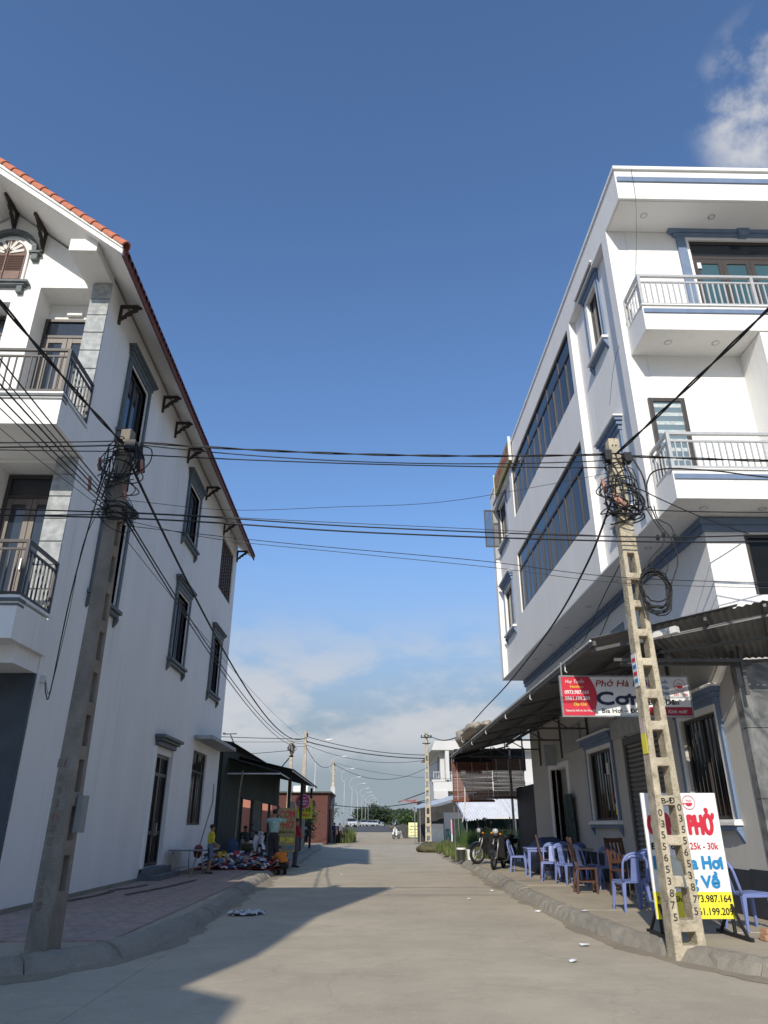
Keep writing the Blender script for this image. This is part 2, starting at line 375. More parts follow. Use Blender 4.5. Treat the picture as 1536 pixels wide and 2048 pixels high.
        return s
    def mesh(s, name, mats, smooth=False, off=(0, 0, 0)):
        me = bpy.data.meshes.new(name)
        me.from_pydata([(v[0] - off[0], v[1] - off[1], v[2] - off[2]) for v in s.v], [], s.f)
        mats = mats if isinstance(mats, (list, tuple)) else [mats]
        for q in mats: me.materials.append(q)
        if len(mats) > 1: me.polygons.foreach_set('material_index', s.m)
        if smooth: me.polygons.foreach_set('use_smooth', [True] * len(me.polygons))
        me.update()
        return me
    def pieces(s):
        """groups of primitives that touch each other"""
        bb = []
        for (o, f, n, k) in s.p:
            q = s.v[o:o + n]; bb.append([(min(c[i] for c in q) - .006, max(c[i] for c in q) + .006) for i in range(3)])
        g = list(range(len(bb)))
        def root(a):
            while g[a] != a: a = g[a]
            return a
        for i in range(len(bb)):
            for j in range(i):
                if all(bb[i][d][0] <= bb[j][d][1] and bb[j][d][0] <= bb[i][d][1] for d in range(3)): g[root(i)] = root(j)
        out = {}
        for i, (o, f, n, k) in enumerate(s.p):
            b = out.setdefault(root(i), MB()); b.add(s.v[o:o + n], [tuple(v - o for v in fc) for fc in s.f[f:f + k]], s.m[f] if k else 0)
        return list(out.values())
    def build(s, name, mats, parent=None, smooth=False, bevel=0.0, off=None):
        if parent is not None and name in SPLIT:
            ps = s.pieces()
            if len(ps) > 1: return [q._build(name, mats, parent, smooth, bevel, off) for q in ps][0]
        return s._build(name, mats, parent, smooth, bevel, off)
    def _build(s, name, mats, parent=None, smooth=False, bevel=0.0, off=None):
        if off is None: off = ORG.get(parent.name, (0, 0, 0)) if parent else (0, 0, 0)
        me = s.mesh(name, mats, smooth, off)
        o = bpy.data.objects.new(name, me); COL.objects.link(o)
        if parent: o.parent = parent; ORG[o.name] = off
        if bevel > 0:
            b = o.modifiers.new('bevel', 'BEVEL'); b.width = bevel; b.segments = 2; b.limit_method = 'ANGLE'; b.angle_limit = R(40)
        return o
def tag(o, label, cat, group=None):
    o['label'] = label; o['category'] = cat
    if group: o['group'] = group
    return o
def T(name, label, cat, loc=(0, 0, 0), rz=0.0, group=None, org=True):
    o = bpy.data.objects.new(name, None); COL.objects.link(o); o.empty_display_size = .2
    o.location = loc; o.rotation_euler = (0, 0, rz)
    if org: ORG[o.name] = tuple(loc)
    return tag(o, label, cat, group)
def piece(name, me, parent, loc, rot=(0, 0, 0), scale=(1, 1, 1)):
    o = bpy.data.objects.new(name, me); COL.objects.link(o); o.parent = parent
    g = ORG.get(parent.name, (0, 0, 0))
    o.location = (loc[0] - g[0], loc[1] - g[1], loc[2] - g[2]); o.rotation_euler = rot; o.scale = scale
    return o
def struct(o): o['kind'] = 'structure'; return o
def stuff(o): o['kind'] = 'stuff'; return o
def copy_tree(o, parent=None):
    c = o.copy(); COL.objects.link(c); c.parent = parent
    for ch in list(o.children): copy_tree(ch, c)
    return c
def place(root, loc, rz, label, group=None, scale=None):
    root.location = loc; root.rotation_euler = (root.rotation_euler[0], root.rotation_euler[1], rz)
    root['label'] = label
    if group: root['group'] = group
    if scale: root.scale = (scale,) * 3
    return root
def bez(p0, p1, p2, p3, n=14):
    p0, p1, p2, p3 = map(Vector, (p0, p1, p2, p3))
    return [(p0 * (1 - t) ** 3 + p1 * 3 * t * (1 - t) ** 2 + p2 * 3 * t * t * (1 - t) + p3 * t ** 3) for t in [i / n for i in range(n + 1)]]
def sagline(a, b, sag, n=18):
    a = Vector(a); b = Vector(b)
    return [a.lerp(b, i / n) - Vector((0, 0, 4 * sag * (i / n) * (1 - i / n))) for i in range(n + 1)]
def smooth_path(pts, n=6):
    pts = [Vector(p) for p in pts]; q = [pts[0] * 2 - pts[1]] + pts + [pts[-1] * 2 - pts[-2]]; out = []
    for i in range(1, len(q) - 2):
        a, b, c, d = q[i - 1:i + 3]
        for k in range(n):
            t = k / n
            out.append(.5 * ((2 * b) + (c - a) * t + (2 * a - 5 * b + 4 * c - d) * t * t + (3 * b - a - 3 * c + d) * t ** 3))
    return out + [pts[-1]]
def text_mesh(body, size, offset=0.0, sx=1.0, shear=0.0, align='LEFT', spacing=1.0):
    c = bpy.data.curves.new('lettering', 'FONT'); c.body = body; c.size = size; c.offset = offset; c.align_x = align; c.align_y = 'BOTTOM_BASELINE'
    c.resolution_u = 3; c.shear = shear; c.space_character = spacing; c.extrude = 0.0
    o = bpy.data.objects.new('lettering', c); COL.objects.link(o)
    dg = bpy.context.evaluated_depsgraph_get(); dg.update()
    me = bpy.data.meshes.new_from_object(o.evaluated_get(dg))
    bpy.data.objects.remove(o); bpy.data.curves.remove(c)
    if sx != 1.0: me.transform(Matrix.Diagonal((sx, 1, 1, 1)))
    return me
def fit_text(body, w, h, weight=0.0, **k):
    """lettering w wide and h high (cap height), as a flat mesh lying in XY"""
    horned = {'ơ': 'o', 'Ơ': 'O', 'ở': 'ỏ', 'Ở': 'Ỏ', 'ờ': 'ò', 'ợ': 'ọ', 'ư': 'u', 'Ư': 'U'}
    horns = [(i, ch) for i, ch in enumerate(body) if ch in horned]; body = ''.join(horned.get(ch, ch) for ch in body)
    me = text_mesh(body, 1.0, 0.0, **k)
    for i, ch in horns:        # the horn of ơ / ư is drawn as its own small stroke
        pm_ = text_mesh(body[:i] + ('O' if ch.isupper() else 'o'), 1.0, 0.0, **k); xr = max(v.co.x for v in pm_.vertices); bpy.data.meshes.remove(pm_)
        y = .66 if ch.isupper() else .47
        import bmesh
        bm = bmesh.new(); bm.from_mesh(me)
        pts = [(xr - .10, y - .02), (xr + .0, y + .01), (xr + .035, y + .09), (xr + .10, y + .09), (xr + .085, y - .02), (xr + .01, y - .085), (xr - .06, y - .10)]
        bm.faces.new([bm.verts.new((p[0], p[1], .0003)) for p in pts][::-1]); bm.normal_update(); bm.to_mesh(me); bm.free()
    co = np.empty(len(me.vertices) * 3); me.vertices.foreach_get('co', co); co = co.reshape(-1, 3)
    x0, x1 = co[:, 0].min(), co[:, 0].max(); s = h / 0.727
    sx = s if w is None else w / max(1e-6, (x1 - x0))
    me.transform(Matrix.Diagonal((sx, s, 1, 1)) @ Matrix.Translation((-x0, 0, 0)))
    if weight > 0:           # heavier strokes: copies of the face, shifted a little and laid one over the other
        import bmesh
        bm = bmesh.new(); bm.from_mesh(me); r = weight * s * 1.15
        for q in range(8):
            t = me.copy(); a = math.pi * q / 4; t.transform(Matrix.Translation((r * math.cos(a), r * math.sin(a), -.0002 * (q + 1)))); bm.from_mesh(t); bpy.data.meshes.remove(t)
        bm.to_mesh(me); bm.free()
    return me
def put_text(me, m, parent, origin, xdir, ydir, name='lettering'):
    """stand lettering on a surface: origin (world or thing coordinates), xdir along the line, ydir up"""
    me.materials.clear(); me.materials.append(m)
    o = bpy.data.objects.new(name, me); COL.objects.link(o); o.parent = parent
    x = Vector(xdir).normalized(); y = Vector(ydir).normalized(); z = x.cross(y)
    g = Vector(ORG.get(parent.name, (0, 0, 0)))
    M = Matrix((x, y, z)).transposed().to_4x4(); M.translation = Vector(origin) - g
    o.matrix_local = M
    return o
# ------------------------------------------------------------------ ground, road, pavements
def gh(y):
    """height of the ground along the street: level, then rising to the far road"""
    pts = [(-1e9, 0), (60, 0), (80, .22), (100, .62), (140, 1.05), (190, 1.12), (1e9, 1.12)]
    for (a, ha), (b, hb) in zip(pts[:-1], pts[1:]):
        if y <= b:
            t = (y - a) / (b - a); t = t * t * (3 - 2 * t) if a > -1e8 and b < 1e8 else (0 if b < 1e8 else 1)
            return ha + (hb - ha) * t
    return 1.12
def sheet(name, xs, ys, dz, m, parent=None):
    b = MB(); nx = len(xs)
    vs = [(x, y, gh(y) + dz) for y in ys for x in xs]
    fs = [(j * nx + i, j * nx + i + 1, (j + 1) * nx + i + 1, (j + 1) * nx + i) for j in range(len(ys) - 1) for i in range(nx - 1)]
    return b.add(vs, fs).build(name, m, parent, smooth=True)
ys = [-60, -20, 0, 30] + list(range(58, 200, 3)) + [260, 400, 800, 1500, 2500]
struct(sheet('ground', [-2500, -600, -100, -20, 0, 20, 100, 600, 2500], ys, -0.035, M_dirt))
struct(sheet('far_road', [-400, -60, -20, -2.6, 8, 60, 400], [100 + i * 2.5 for i in range(17)], 0.0, M_asphalt))
struct(sheet('far_avenue', [-16, -10, -2.6, 2, 8], [142.5] + [150 + i * 20 for i in range(20)] + [900], 0.0, M_asphalt))

road = bpy.data.objects.new('road', None); COL.objects.link(road); struct(road)
def slab_mesh(w, l):
    b = MB(); k = .003
    b.add([(-w / 2 + k, -l / 2 + k, 0), (w / 2 - k, -l / 2 + k, 0), (w / 2 - k, l / 2 - k, 0), (-w / 2 + k, l / 2 - k, 0),
           (-w / 2, -l / 2, -.003), (w / 2, -l / 2, -.003), (w / 2, l / 2, -.003), (-w / 2, l / 2, -.003),
           (-w / 2, -l / 2, -.03), (w / 2, -l / 2, -.03), (w / 2, l / 2, -.03), (-w / 2, l / 2, -.03)],
          [(0, 1, 2, 3)] + [(4 + i, 4 + (i + 1) % 4, (i + 1) % 4, i) for i in range(4)] + [(8 + i, 8 + (i + 1) % 4, 4 + (i + 1) % 4, 4 + i) for i in range(4)])
    return b.mesh('slab', M_conc_road)
sm = slab_mesh(8.2, 5.0)
for i in range(10):
    piece('slab', sm, road, (.6, 12.6 + i * 5.007, random.uniform(-.001, .001)))
sm2 = slab_mesh(6.0, 17.2)
for i in range(7):
    piece('slab', sm2, road, (-18 + .6 + i * 6.007, 1.49, random.uniform(-.002, .002)))

KL = [(-30, 7.2), (-12, 7.4), (-7, 7.8), (-5, 8.05), (-3.7, 8.36), (-3.05, 8.95), (-2.66, 10.0), (-2.52, 12), (-2.55, 15), (-2.65, 18), (-2.78, 23), (-2.85, 30), (-2.95, 37), (-3.15, 50), (-3.3, 61)]
KR = [(30, 6.6), (12, 6.9), (6.5, 7.4), (5, 7.75), (4.0, 8.2), (3.55, 9.1), (3.3, 10.2), (3.16, 12), (3.14, 14), (3.25, 18), (3.4, 22), (3.55, 28), (3.8, 38), (4.0, 48), (4.3, 61)]
KLs = smooth_path([(x, y, 0) for x, y in KL], 10); KRs = smooth_path([(x, y, 0) for x, y in KR], 10)
def kx(path, y):
    for a, b in zip(path[:-1], path[1:]):
        if a.y <= y <= b.y: return a.x + (b.x - a.x) * (y - a.y) / max(1e-6, b.y - a.y)
    return path[-1].x
def kerb(name, path, side):
    """cast kerb: rough stones about a metre and a half long, set end to end"""
    root = bpy.data.objects.new(name, None); COL.objects.link(root); struct(root)
    prof = [(-.05, -.03), (.0, .02), (.05, .075), (.10, .125), (.19, .158), (.30, .157), (.36, .10)]; np_ = len(prof)
    pts = []
    for i in range(len(path) - 1):
        L_ = (path[i + 1] - path[i]).length; k = max(1, int(L_ / .12))
        pts += [path[i].lerp(path[i + 1], j / k) for j in range(k)]
    step = 13; i0 = 0
    while i0 < len(pts) - 2:
        seg = pts[i0:i0 + step + 1]; i0 += step
        if len(seg) < 3 or seg[0].x > 12 or seg[0].x < -14: continue
        dx, dz, tl = random.uniform(-.018, .018), random.uniform(-.014, .014), random.uniform(-.01, .01); b = MB(); vs = []
        for i, p in enumerate(seg):
            d = (seg[min(i + 1, len(seg) - 1)] - seg[max(i - 1, 0)]).normalized(); n = Vector((-d.y, d.x, 0)) * side
            e = .007 if i == 0 else -.007 if i == len(seg) - 1 else 0
            chip = .03 * random.random() ** 3 if i in (0, 1, len(seg) - 1) else .012 * random.random() ** 2
            for q, (u, z) in enumerate(prof):
                j = 1 if 0 < q < 6 else 0
                vs.append(p + d * e + n * (u + dx + j * random.uniform(-.013, .013) + (chip if 1 <= q <= 4 else 0)) + Vector((0, 0, z + dz * (z > 0) + tl * (i / len(seg) - .5) + j * random.uniform(-.010, .010) - (chip * .6 if q in (3, 4) else 0))))
        m = len(seg)
        b.add(vs, [(i * np_ + j, i * np_ + j + 1, (i + 1) * np_ + j + 1, (i + 1) * np_ + j) for i in range(m - 1) for j in range(np_ - 1)] + [tuple(range(np_)), tuple(range((m - 1) * np_, m * np_))])
        b.build('kerb_stone', M_kerb, root)
kerb('kerb_left', KLs, 1)
kerb('kerb_right', KRs, -1)
# dust and grit drifted against the kerbs
def drift(name, path, side, m):
    b = MB(); pts = []
    for i in range(len(path) - 1):
        L_ = (path[i + 1] - path[i]).length; k = max(1, int(L_ / .1)); pts += [path[i].lerp(path[i + 1], j / k) for j in range(k)]
    pts = [p for p in pts if abs(p.x) < 9]; vs = []
    for i, p in enumerate(pts):
        d = (pts[min(i + 1, len(pts) - 1)] - pts[max(i - 1, 0)]).normalized(); n = Vector((-d.y, d.x, 0)) * side
        w = .16 + .10 * math.sin(i * .05) + .07 * math.sin(i * .17 + 2) + .05 * math.sin(i * .61) + random.uniform(-.03, .03)
        vs += [p + n * .03 + Vector((0, 0, .020)), p - n * max(.04, w) * .55 + Vector((0, 0, .012)), p - n * max(.06, w) + Vector((0, 0, .0025))]
    b.add(vs, [(3 * i + j, 3 * i + j + 1, 3 * i + j + 4, 3 * i + j + 3) for i in range(len(pts) - 1) for j in range(2)])
    return struct(b.build(name, m, smooth=True))
M_grit = concrete_mat('gutter_grit', (.33, .28, .205), (.22, .185, .135), crack=0, bump=1.0)
drift('gutter_dust_left', KLs, 1, M_grit); drift('gutter_dust_right', KRs, -1, M_grit)
def pave(name, path, xe, m, z, inset):
    b = MB(); pts = [p for i, p in enumerate(path)]
    vs = []
    for i, p in enumerate(pts):
        d = (pts[min(i + 1, len(pts) - 1)] - pts[max(i - 1, 0)]).normalized(); n = Vector((-d.y, d.x, 0)) * (1 if xe < 0 else -1)
        q = p + n * inset
        vs += [(q.x, q.y, z), (xe, q.y + (0 if abs(q.x) < 20 else .0), z)]
    fs = [(2 * i, 2 * i + 1, 2 * i + 3, 2 * i + 2) for i in range(len(pts) - 1)]
    b.add(vs, fs)
    return struct(b.build(name, m))
pl = pave('pavement_left', KLs, -40, M_conc_pave, .135, .30)
pr = pave('pavement_right', KRs, 40, M_conc_pave, .148, .28)
# red pavers, one by one, on the left pavement
tw = .42
pm = []
for m_ in (M_paver, M_paver2, M_paver):
    b = MB(); h = tw / 2 - .004; k = h - .008
    b.add([(-k, -k, .02), (k, -k, .02), (k, k, .02), (-k, k, .02), (-h, -h, .012), (h, -h, .012), (h, h, .012), (-h, h, .012), (-h, -h, -.01), (h, -h, -.01), (h, h, -.01), (-h, h, -.01)],
          [(0, 1, 2, 3)] + [(4 + i, 4 + (i + 1) % 4, (i + 1) % 4, i) for i in range(4)] + [(8 + i, 8 + (i + 1) % 4, 4 + (i + 1) % 4, 4 + i) for i in range(4)])
    pm.append(b.mesh('paver', m_))
for iy in range(48):
    y = 8.75 + iy * tw
    for ix in range(9):
        x = -5.56 + tw / 2 + ix * tw
        if x + tw / 2 > min(kx(KLs, y - tw / 2), kx(KLs, y + tw / 2)) - .33: continue
        if y < 9.7 and x > -4.2: continue           # bare concrete round the pole
        piece('paver', random.choice(pm), pl, (x, y, .135 + random.uniform(-.002, .003)), (R(random.uniform(-.5, .5)), R(random.uniform(-.5, .5)), R(90 * random.randint(0, 3) + random.uniform(-.4, .4))))
# slabs of the right pavement, poured with uneven joints
for i in range(9):
    y0 = 10.3 + i * 2.6; x0 = kx(KRs, y0 + 1.3) + .34
    b = MB(); w = 5.72 - x0
    b.box(x0, x0 + w, y0 + .012, y0 + 2.588, .13, .153 + random.uniform(-.003, .006))
    b.build('paving_slab', M_conc_pave, pr, bevel=.008)
# ------------------------------------------------------------------ left house
LH = T('white_gabled_house', 'three-storey white house with red tiled gable roof and slate grey window surrounds', 'house', (-5.6, 12.2, 0.1))
XW = -5.6
# openings on the side wall: y0,y1,z0,z1 of the glass
side_w = [(13.85, 15.12, 9.45, 11.2), (19.88, 21.22, 9.42, 11.1), (13.85, 15.12, 5.75, 7.65), (19.95, 21.32, 5.72, 7.65), (25.2, 26.55, 5.72, 7.62)]
louv = (25.25, 27.6, 9.45, 11.55)
sdoor = (19.75, 21.35, .42, 3.15)
gwin = (24.05, 26.1, 1.4, 3.62)
b = MB()
b.wall('x', XW, 12.2, 28.3, 0.1, 12.22, side_w + [louv, sdoor, gwin], -.16)
# gable front with loggia openings (floor three), floor two and ground floor
front_holes = [(-7.14, -6.0, 8.5, 12.0), (-10.0, -8.86, 8.5, 12.0), (-8.5, -7.7, 8.5, 11.6), (-7.14, -6.0, 4.75, 7.75), (-10.0, -7.7, 4.75, 7.75), (-10.0, -5.95, .1, 3.72), (-8.36, -7.64, 12.14, 12.92)]
b.wall('y', 12.2, -10.4, -5.6, .1, 12.22, front_holes[:6], .56)
# triangular gable above, closed at the back too
for y in (12.2, 28.3):
    b.add([(-10.4, y, 12.22), (-5.6, y, 12.22), (-8.05, y, 14.08)], [(0, 1, 2)])
b.wall('y', 28.3, -10.4, -5.6, .1, 12.1, [], -.1)
b.wall('x', -10.4, 12.2, 28.3, .1, 12.1, [], .1)
# loggia side and ceilings behind the openings
b.box(-7.72, -7.16, 12.3, 12.76, 8.4, 12.0)
b.build('wall', M_white, LH)
# recessed back walls of the loggias
b = MB()
b.add([(-10.3, 12.765, .1), (-5.7, 12.765, .1), (-5.7, 12.765, 12.1), (-10.3, 12.765, 12.1)], [(0, 1, 2, 3)])
b.build('loggia_wall', M_white, LH)
b = MB()
for z in (8.42, 4.67): b.box(-10.3, -5.72, 12.15, 12.76, z, z + .07)
b.box(-10.3, -5.72, 12.22, 12.76, 7.76, 7.86); b.box(-10.3, -5.72, 12.22, 12.76, 12.005, 12.09)
b.build('loggia_floor', M_soffit, LH)
# dark ground-floor front
b = MB(); b.box(-10.4, -5.604, 12.13, 12.19, .1, 3.73); b.build('ground_floor_cladding', mat('dark_blue_grey_cladding', (.045, .058, .072), .5, .2, 3), LH)
# white coping strip of the base
b = MB(); b.box(XW - .01, XW + .03, 12.25, 19.6, .13, .22); b.build('plinth_strip', M_kerb, LH)

# ---- roof: structure slabs, soffit, fascia
EX, EZ, RX, RZ = -4.97, 11.92, -8.05, 14.27
y0r, y1r = 10.95, 28.75
def roof_slope(sgn, name):
    ex = RX + sgn * (EX - RX)
    b = MB()
    p = [(ex, EZ), (RX, RZ), (RX, RZ - .16), (ex, EZ - .10)]
    b.prism(p, 'y', y0r + .05, y1r)
    return b.build(name, M_soffit, LH)
roof = roof_slope(1, 'roof'); roof_slope(-1, 'roof')
b = MB()
for s in (1, -1):       # white barge boards on the gable
    ex = RX + s * (EX - RX)
    b.prism([(ex, EZ - .14), (RX, RZ - .20), (RX, RZ + .02), (ex, EZ + .01)], 'y', y0r - .03, y0r + .05)
    b.prism([(ex, EZ - .02), (RX, RZ - .05), (RX, RZ + .05), (ex, EZ + .05)], 'y', y0r - .07, y0r - .03)
b.build('barge_board', M_white, LH)
b = MB(); b.box(EX - .02, EX + .02, y0r + .02, y1r, EZ - .16, EZ + .02); b.build('eave_fascia', M_tile_dk, LH)
# tile field (one relief mesh per slope)
for s in (1, -1):
    b = MB(); ex = RX + s * (EX + .03 - RX); n = int((y1r - y0r) / .05); L_ = math.hypot(ex - RX, RZ - EZ); rows = 12
    vs = []; fs = []
    for r in range(rows):
        for e in (0, 1):
            t = (r + e) / rows
            for i in range(n + 1):
                y = y0r + .12 + (y1r - y0r - .12) * i / n
                vs.append((RX + (ex - RX) * t, y, RZ + .06 + (EZ - RZ) * t + .035 * abs(math.sin(math.pi * (y - y0r) / .21)) + (.025 if e else 0)))
        o = r * 2 * (n + 1)
        fs += [(o + i, o + i + 1, o + n + 1 + i + 1, o + n + 1 + i) for i in range(n)]
    b.add(vs, fs); stuff(b.build('roof_tiles', M_tile, roof, smooth=True))
# eave tiles along the street side, one by one
b = MB(); n = 8
for ring, (u, rr) in enumerate(((-.26, .085), (0, .098))): pass
vs = []
for u, rr, dz in ((-.30, .080, .17), (0.0, .098, -.02), (.012, .098, -.05), (.012, .075, -.05)):
    for i in range(n + 1):
        t = math.pi * i / n; vs.append((u, rr * math.cos(t), dz + rr * math.sin(t)))
b.add(vs, [(r * (n + 1) + i, r * (n + 1) + i + 1, (r + 1) * (n + 1) + i + 1, (r + 1) * (n + 1) + i) for r in range(3) for i in range(n)])
em = b.mesh('eave_tile', M_tile_dk, True)
for i in range(int((y1r - y0r - .15) / .205)):
    piece('eave_tile', em, roof, (EX + .05, y0r + .2 + i * .205, EZ + .0 + random.uniform(-.006, .006)), (0, R(random.uniform(-1, 1)), R(random.uniform(-1.5, 1.5))))
# barrel tiles along the rake
b = MB(); n = 10; vs = []
for u, rr in ((0, .105), (.31, .128), (.335, .130), (.335, .10)):
    for i in range(n + 1):
        t = -math.pi * .12 + math.pi * 1.24 * i / n; vs.append((u, rr * math.cos(t), rr * math.sin(t)))
b.add(vs, [(r * (n + 1) + i, r * (n + 1) + i + 1, (r + 1) * (n + 1) + i + 1, (r + 1) * (n + 1) + i) for r in range(3) for i in range(n)])
rm = b.mesh('rake_tile', M_tile, True)
sl = math.atan2(RZ - EZ, EX - RX); Ls = math.hypot(EX - RX, RZ - EZ); nt = 13
for s in (1, -1):
    for i in range(nt):
        t = i / nt
        o = piece('rake_tile', rm, roof, (RX + s * (EX - RX) * t, y0r + .02, RZ + (EZ - RZ) * t + .075), (R(random.uniform(-2, 2)), sl + R(random.uniform(-1, 1)), 0 if s > 0 else 0))
        if s < 0: o.rotation_euler = (0, math.pi - sl, 0)
b = MB(); b.tube([(RX, y0r, RZ + .07), (RX, y1r, RZ + .07)], .12, 8); b.build('ridge_tile', M_tile, LH, smooth=True)
# beam under the front eave and the one beyond the ridge
b = MB()
b.box(-6.16, -5.6, 11.15, 12.2, 12.06, 12.36); b.build('eave_beam', M_white, LH)
b = MB(); b.box(-10.5, -9.95, 11.15, 12.2, 12.06, 12.36); b.build('eave_beam', M_white, LH)

# ---- corner pillars faced with stone blocks
def pillar(x0, x1, zs, name='pillar'):
    b = MB(); b.box(x0 + .005, x1 - .005, 12.12, 12.32, zs[0], zs[-1]); p = b.build(name, M_soffit, LH)
    for i, (a, c) in enumerate(zip(zs[:-1], zs[1:])):
        q = MB(); q.box(x0, x1, 12.085, 12.125, a + .012, c - .012)
        q.build('stone_block', M_slate_lt, p, bevel=.006)
    return p
pillar(-5.98, -5.575, [8.5, 8.95, 9.4, 9.85, 10.3, 10.75, 11.2, 11.62, 12.04])
pillar(-5.98, -5.575, [4.75, 5.2, 5.65, 6.1, 6.55, 7.0, 7.45, 7.83])
pillar(-10.42, -10.02, [8.5, 9.3, 10.1, 10.9, 12.04]); pillar(-10.42, -10.02, [4.75, 5.55, 6.35, 7.1, 7.83])

# ---- side windows
def lwindow(o, hood=True, light=False):
    y0, y1, z0, z1 = o; t = .17; x = XW
    f = MB()
    f.box(x, x + .07, y0 - t, y0 - .04, z0 - .05, z1 + t); f.box(x, x + .07, y1 + .04, y1 + t, z0 - .05, z1 + t); f.box(x, x + .068, y0 - .04, y1 + .04, z1 + .04, z1 + t - .002)
    w = f.build('window', M_slate, LH, bevel=.006)
    q = MB(); q.box(x - .1, x + .03, y0 - .04, y0 + .0, z0, z1 + .04); q.box(x - .1, x + .03, y1, y1 + .04, z0, z1 + .04); q.box(x - .1, x + .028, y0, y1, z1, z1 + .04); q.build('inner_reveal', M_white, w)
    # hood with three steps
    h = MB(); a, c = y0 - t, y1 + t
    h.box(x, x + .09, a - .04, c + .04, z1 + t, z1 + t + .10); h.box(x, x + .13, a - .08, c + .08, z1 + t + .10, z1 + t + .16); h.box(x, x + .18, a - .13, c + .13, z1 + t + .16, z1 + t + .23); h.box(x, x + .14, a - .09, c + .09, z1 + t + .23, z1 + t + .26)
    h.build('hood', M_slate, w, bevel=.012)
    s = MB(); s.box(x, x + .15, a - .08, c + .08, z0 - .13, z0 - .05); s.box(x, x + .10, a - .03, c + .03, z0 - .22, z0 - .13)
    for yy in (a, c):
        s.prism([(x, z0 - .42), (x + .09, z0 - .30), (x + .11, z0 - .22), (x, z0 - .22)], 'y', yy - .05, yy + .05)
    s.build('sill', M_slate, w, bevel=.01)
    fr = MB(); m = (y0 + y1) / 2; xx = x - .1
    for a_, c_ in ((y0, y0 + .05), (m - .03, m + .03), (y1 - .05, y1)): fr.box(xx - .02, xx + .03, a_, c_, z0, z1 - .02)
    fr.box(xx - .018, xx + .028, y0 + .05, y1 - .05, z0, z0 + .06); fr.box(xx - .018, xx + .028, y0 + .05, y1 - .05, z1 - .08, z1 - .02)
    fr.build('sash_frame', M_frame_brown, w)
    for a_, c_ in ((y0 + .05, m - .03), (m + .03, y1 - .05)):
        g = MB(); g.box(xx - .004, xx + .004, a_, c_, z0 + .06, z1 - .08); g.build('pane', M_glass, w)
    return w
for o in side_w: lwindow(o)
# louvred opening near the back
y0, y1, z0, z1 = louv
b = MB()
for i in range(7): b.box(XW - .1, XW - .04, y0 + i * (y1 - y0 - .06) / 6, y0 + .06 + i * (y1 - y0 - .06) / 6, z0, z1)
lv = b.build('louvre_screen', M_frame_brown, LH)
b = MB(); b.box(-.05, .05, -(y1 - y0) / 2 + .01, (y1 - y0) / 2 - .01, -.008, .008); sl_me = b.mesh('louvre_slat', M_shutter)
for i in range(16): piece('louvre_slat', sl_me, lv, (XW - .08, (y0 + y1) / 2, z0 + .07 + i * .132), (0, R(35), 0))
b = MB(); b.box(XW - .17, XW - .15, y0, y1, z0, z1); b.build('dark_backing', M_glass, lv)
# ground-floor side door: double glazed leaf with grille
y0, y1, z0, z1 = sdoor; m = (y0 + y1) / 2
b = MB()
for a, c in ((y0, y0 + .09), (m - .07, m - .005), (m + .005, m + .07), (y1 - .09, y1)): b.box(XW - .12, XW - .05, a, c, z0, z1)
for z in (z0, z0 + .75, z1 - .55, z1 - .09): b.box(XW - .118, XW - .052, y0 + .09, y1 - .09, z, z + .09)
dr = b.build('door', M_frame_brown, LH, bevel=.005)
b = MB(); b.box(XW - .095, XW - .085, y0 + .05, y1 - .05, z0 + .05, z1 - .05); b.build('pane', M_glass_g, dr)
b = MB()
for i in range(9):
    yy = y0 + .13 + i * (y1 - y0 - .26) / 8; b.tube([(XW - .055, yy, z0 + .1), (XW - .055, yy, z1 - .05)], .009, 5)
b.build('grille', M_black, dr)
b = MB(); b.box(XW, XW + .06, y0 - .2, y0 - .01, z0 - .1, z1 + .15); b.box(XW, XW + .06, y1 + .01, y1 + .2, z0 - .1, z1 + .15); b.build('door_surround', M_white, dr)
b = MB(); a, c = y0 - .1, y1 + .1
b.box(XW, XW + .12, a, c, z1 + .18, z1 + .30); b.box(XW, XW + .2, a - .07, c + .07, z1 + .30, z1 + .37); b.box(XW, XW + .28, a - .13, c + .13, z1 + .37, z1 + .45); b.build('door_hood', M_slate, dr, bevel=.012)
b = MB(); b.box(XW, XW + .55, y0 - .25, y1 + .25, .14, .28); b.box(XW, XW + .3, y0 - .2, y1 + .2, .28, .42); b.build('doorstep', M_slate, LH, bevel=.01)
b = MB(); b.box(XW - .06, XW + .03, m + .06, m + .10, 1.15, 1.45); b.build('door_handle', M_chrome, dr)
# ground-floor window with iron bars and a flat canopy
y0, y1, z0, z1 = gwin
b = MB()
for a, c in ((y0, y0 + .07), ((y0 + y1) / 2 - .04, (y0 + y1) / 2 + .04), (y1 - .07, y1)): b.box(XW - .13, XW - .07, a, c, z0, z1)
for z in (z0, z1 - .65, z1 - .07): b.box(XW - .128, XW - .072, y0 + .07, y1 - .07, z, z + .07)
gw = b.build('barred_window', M_frame_brown, LH)
b = MB(); b.box(XW - .105, XW - .095, y0 + .03, y1 - .03, z0 + .03, z1 - .03); b.build('pane', M_glass_g, gw)
b = MB(); b.tube([(0, 0, 0), (0, 0, z1 - z0 - .05)], .011, 6); bm_ = b.mesh('window_bar', M_rail_dark)
for i in range(8): piece('window_bar', bm_, gw, (XW - .04, y0 + .14 + i * (y1 - y0 - .28) / 7, z0 + .02))
b = MB(); b.box(XW, XW + .62, 23.85, 28.2, 3.93, 4.05); b.build('canopy_slab', M_slate_lt, LH, bevel=.01)

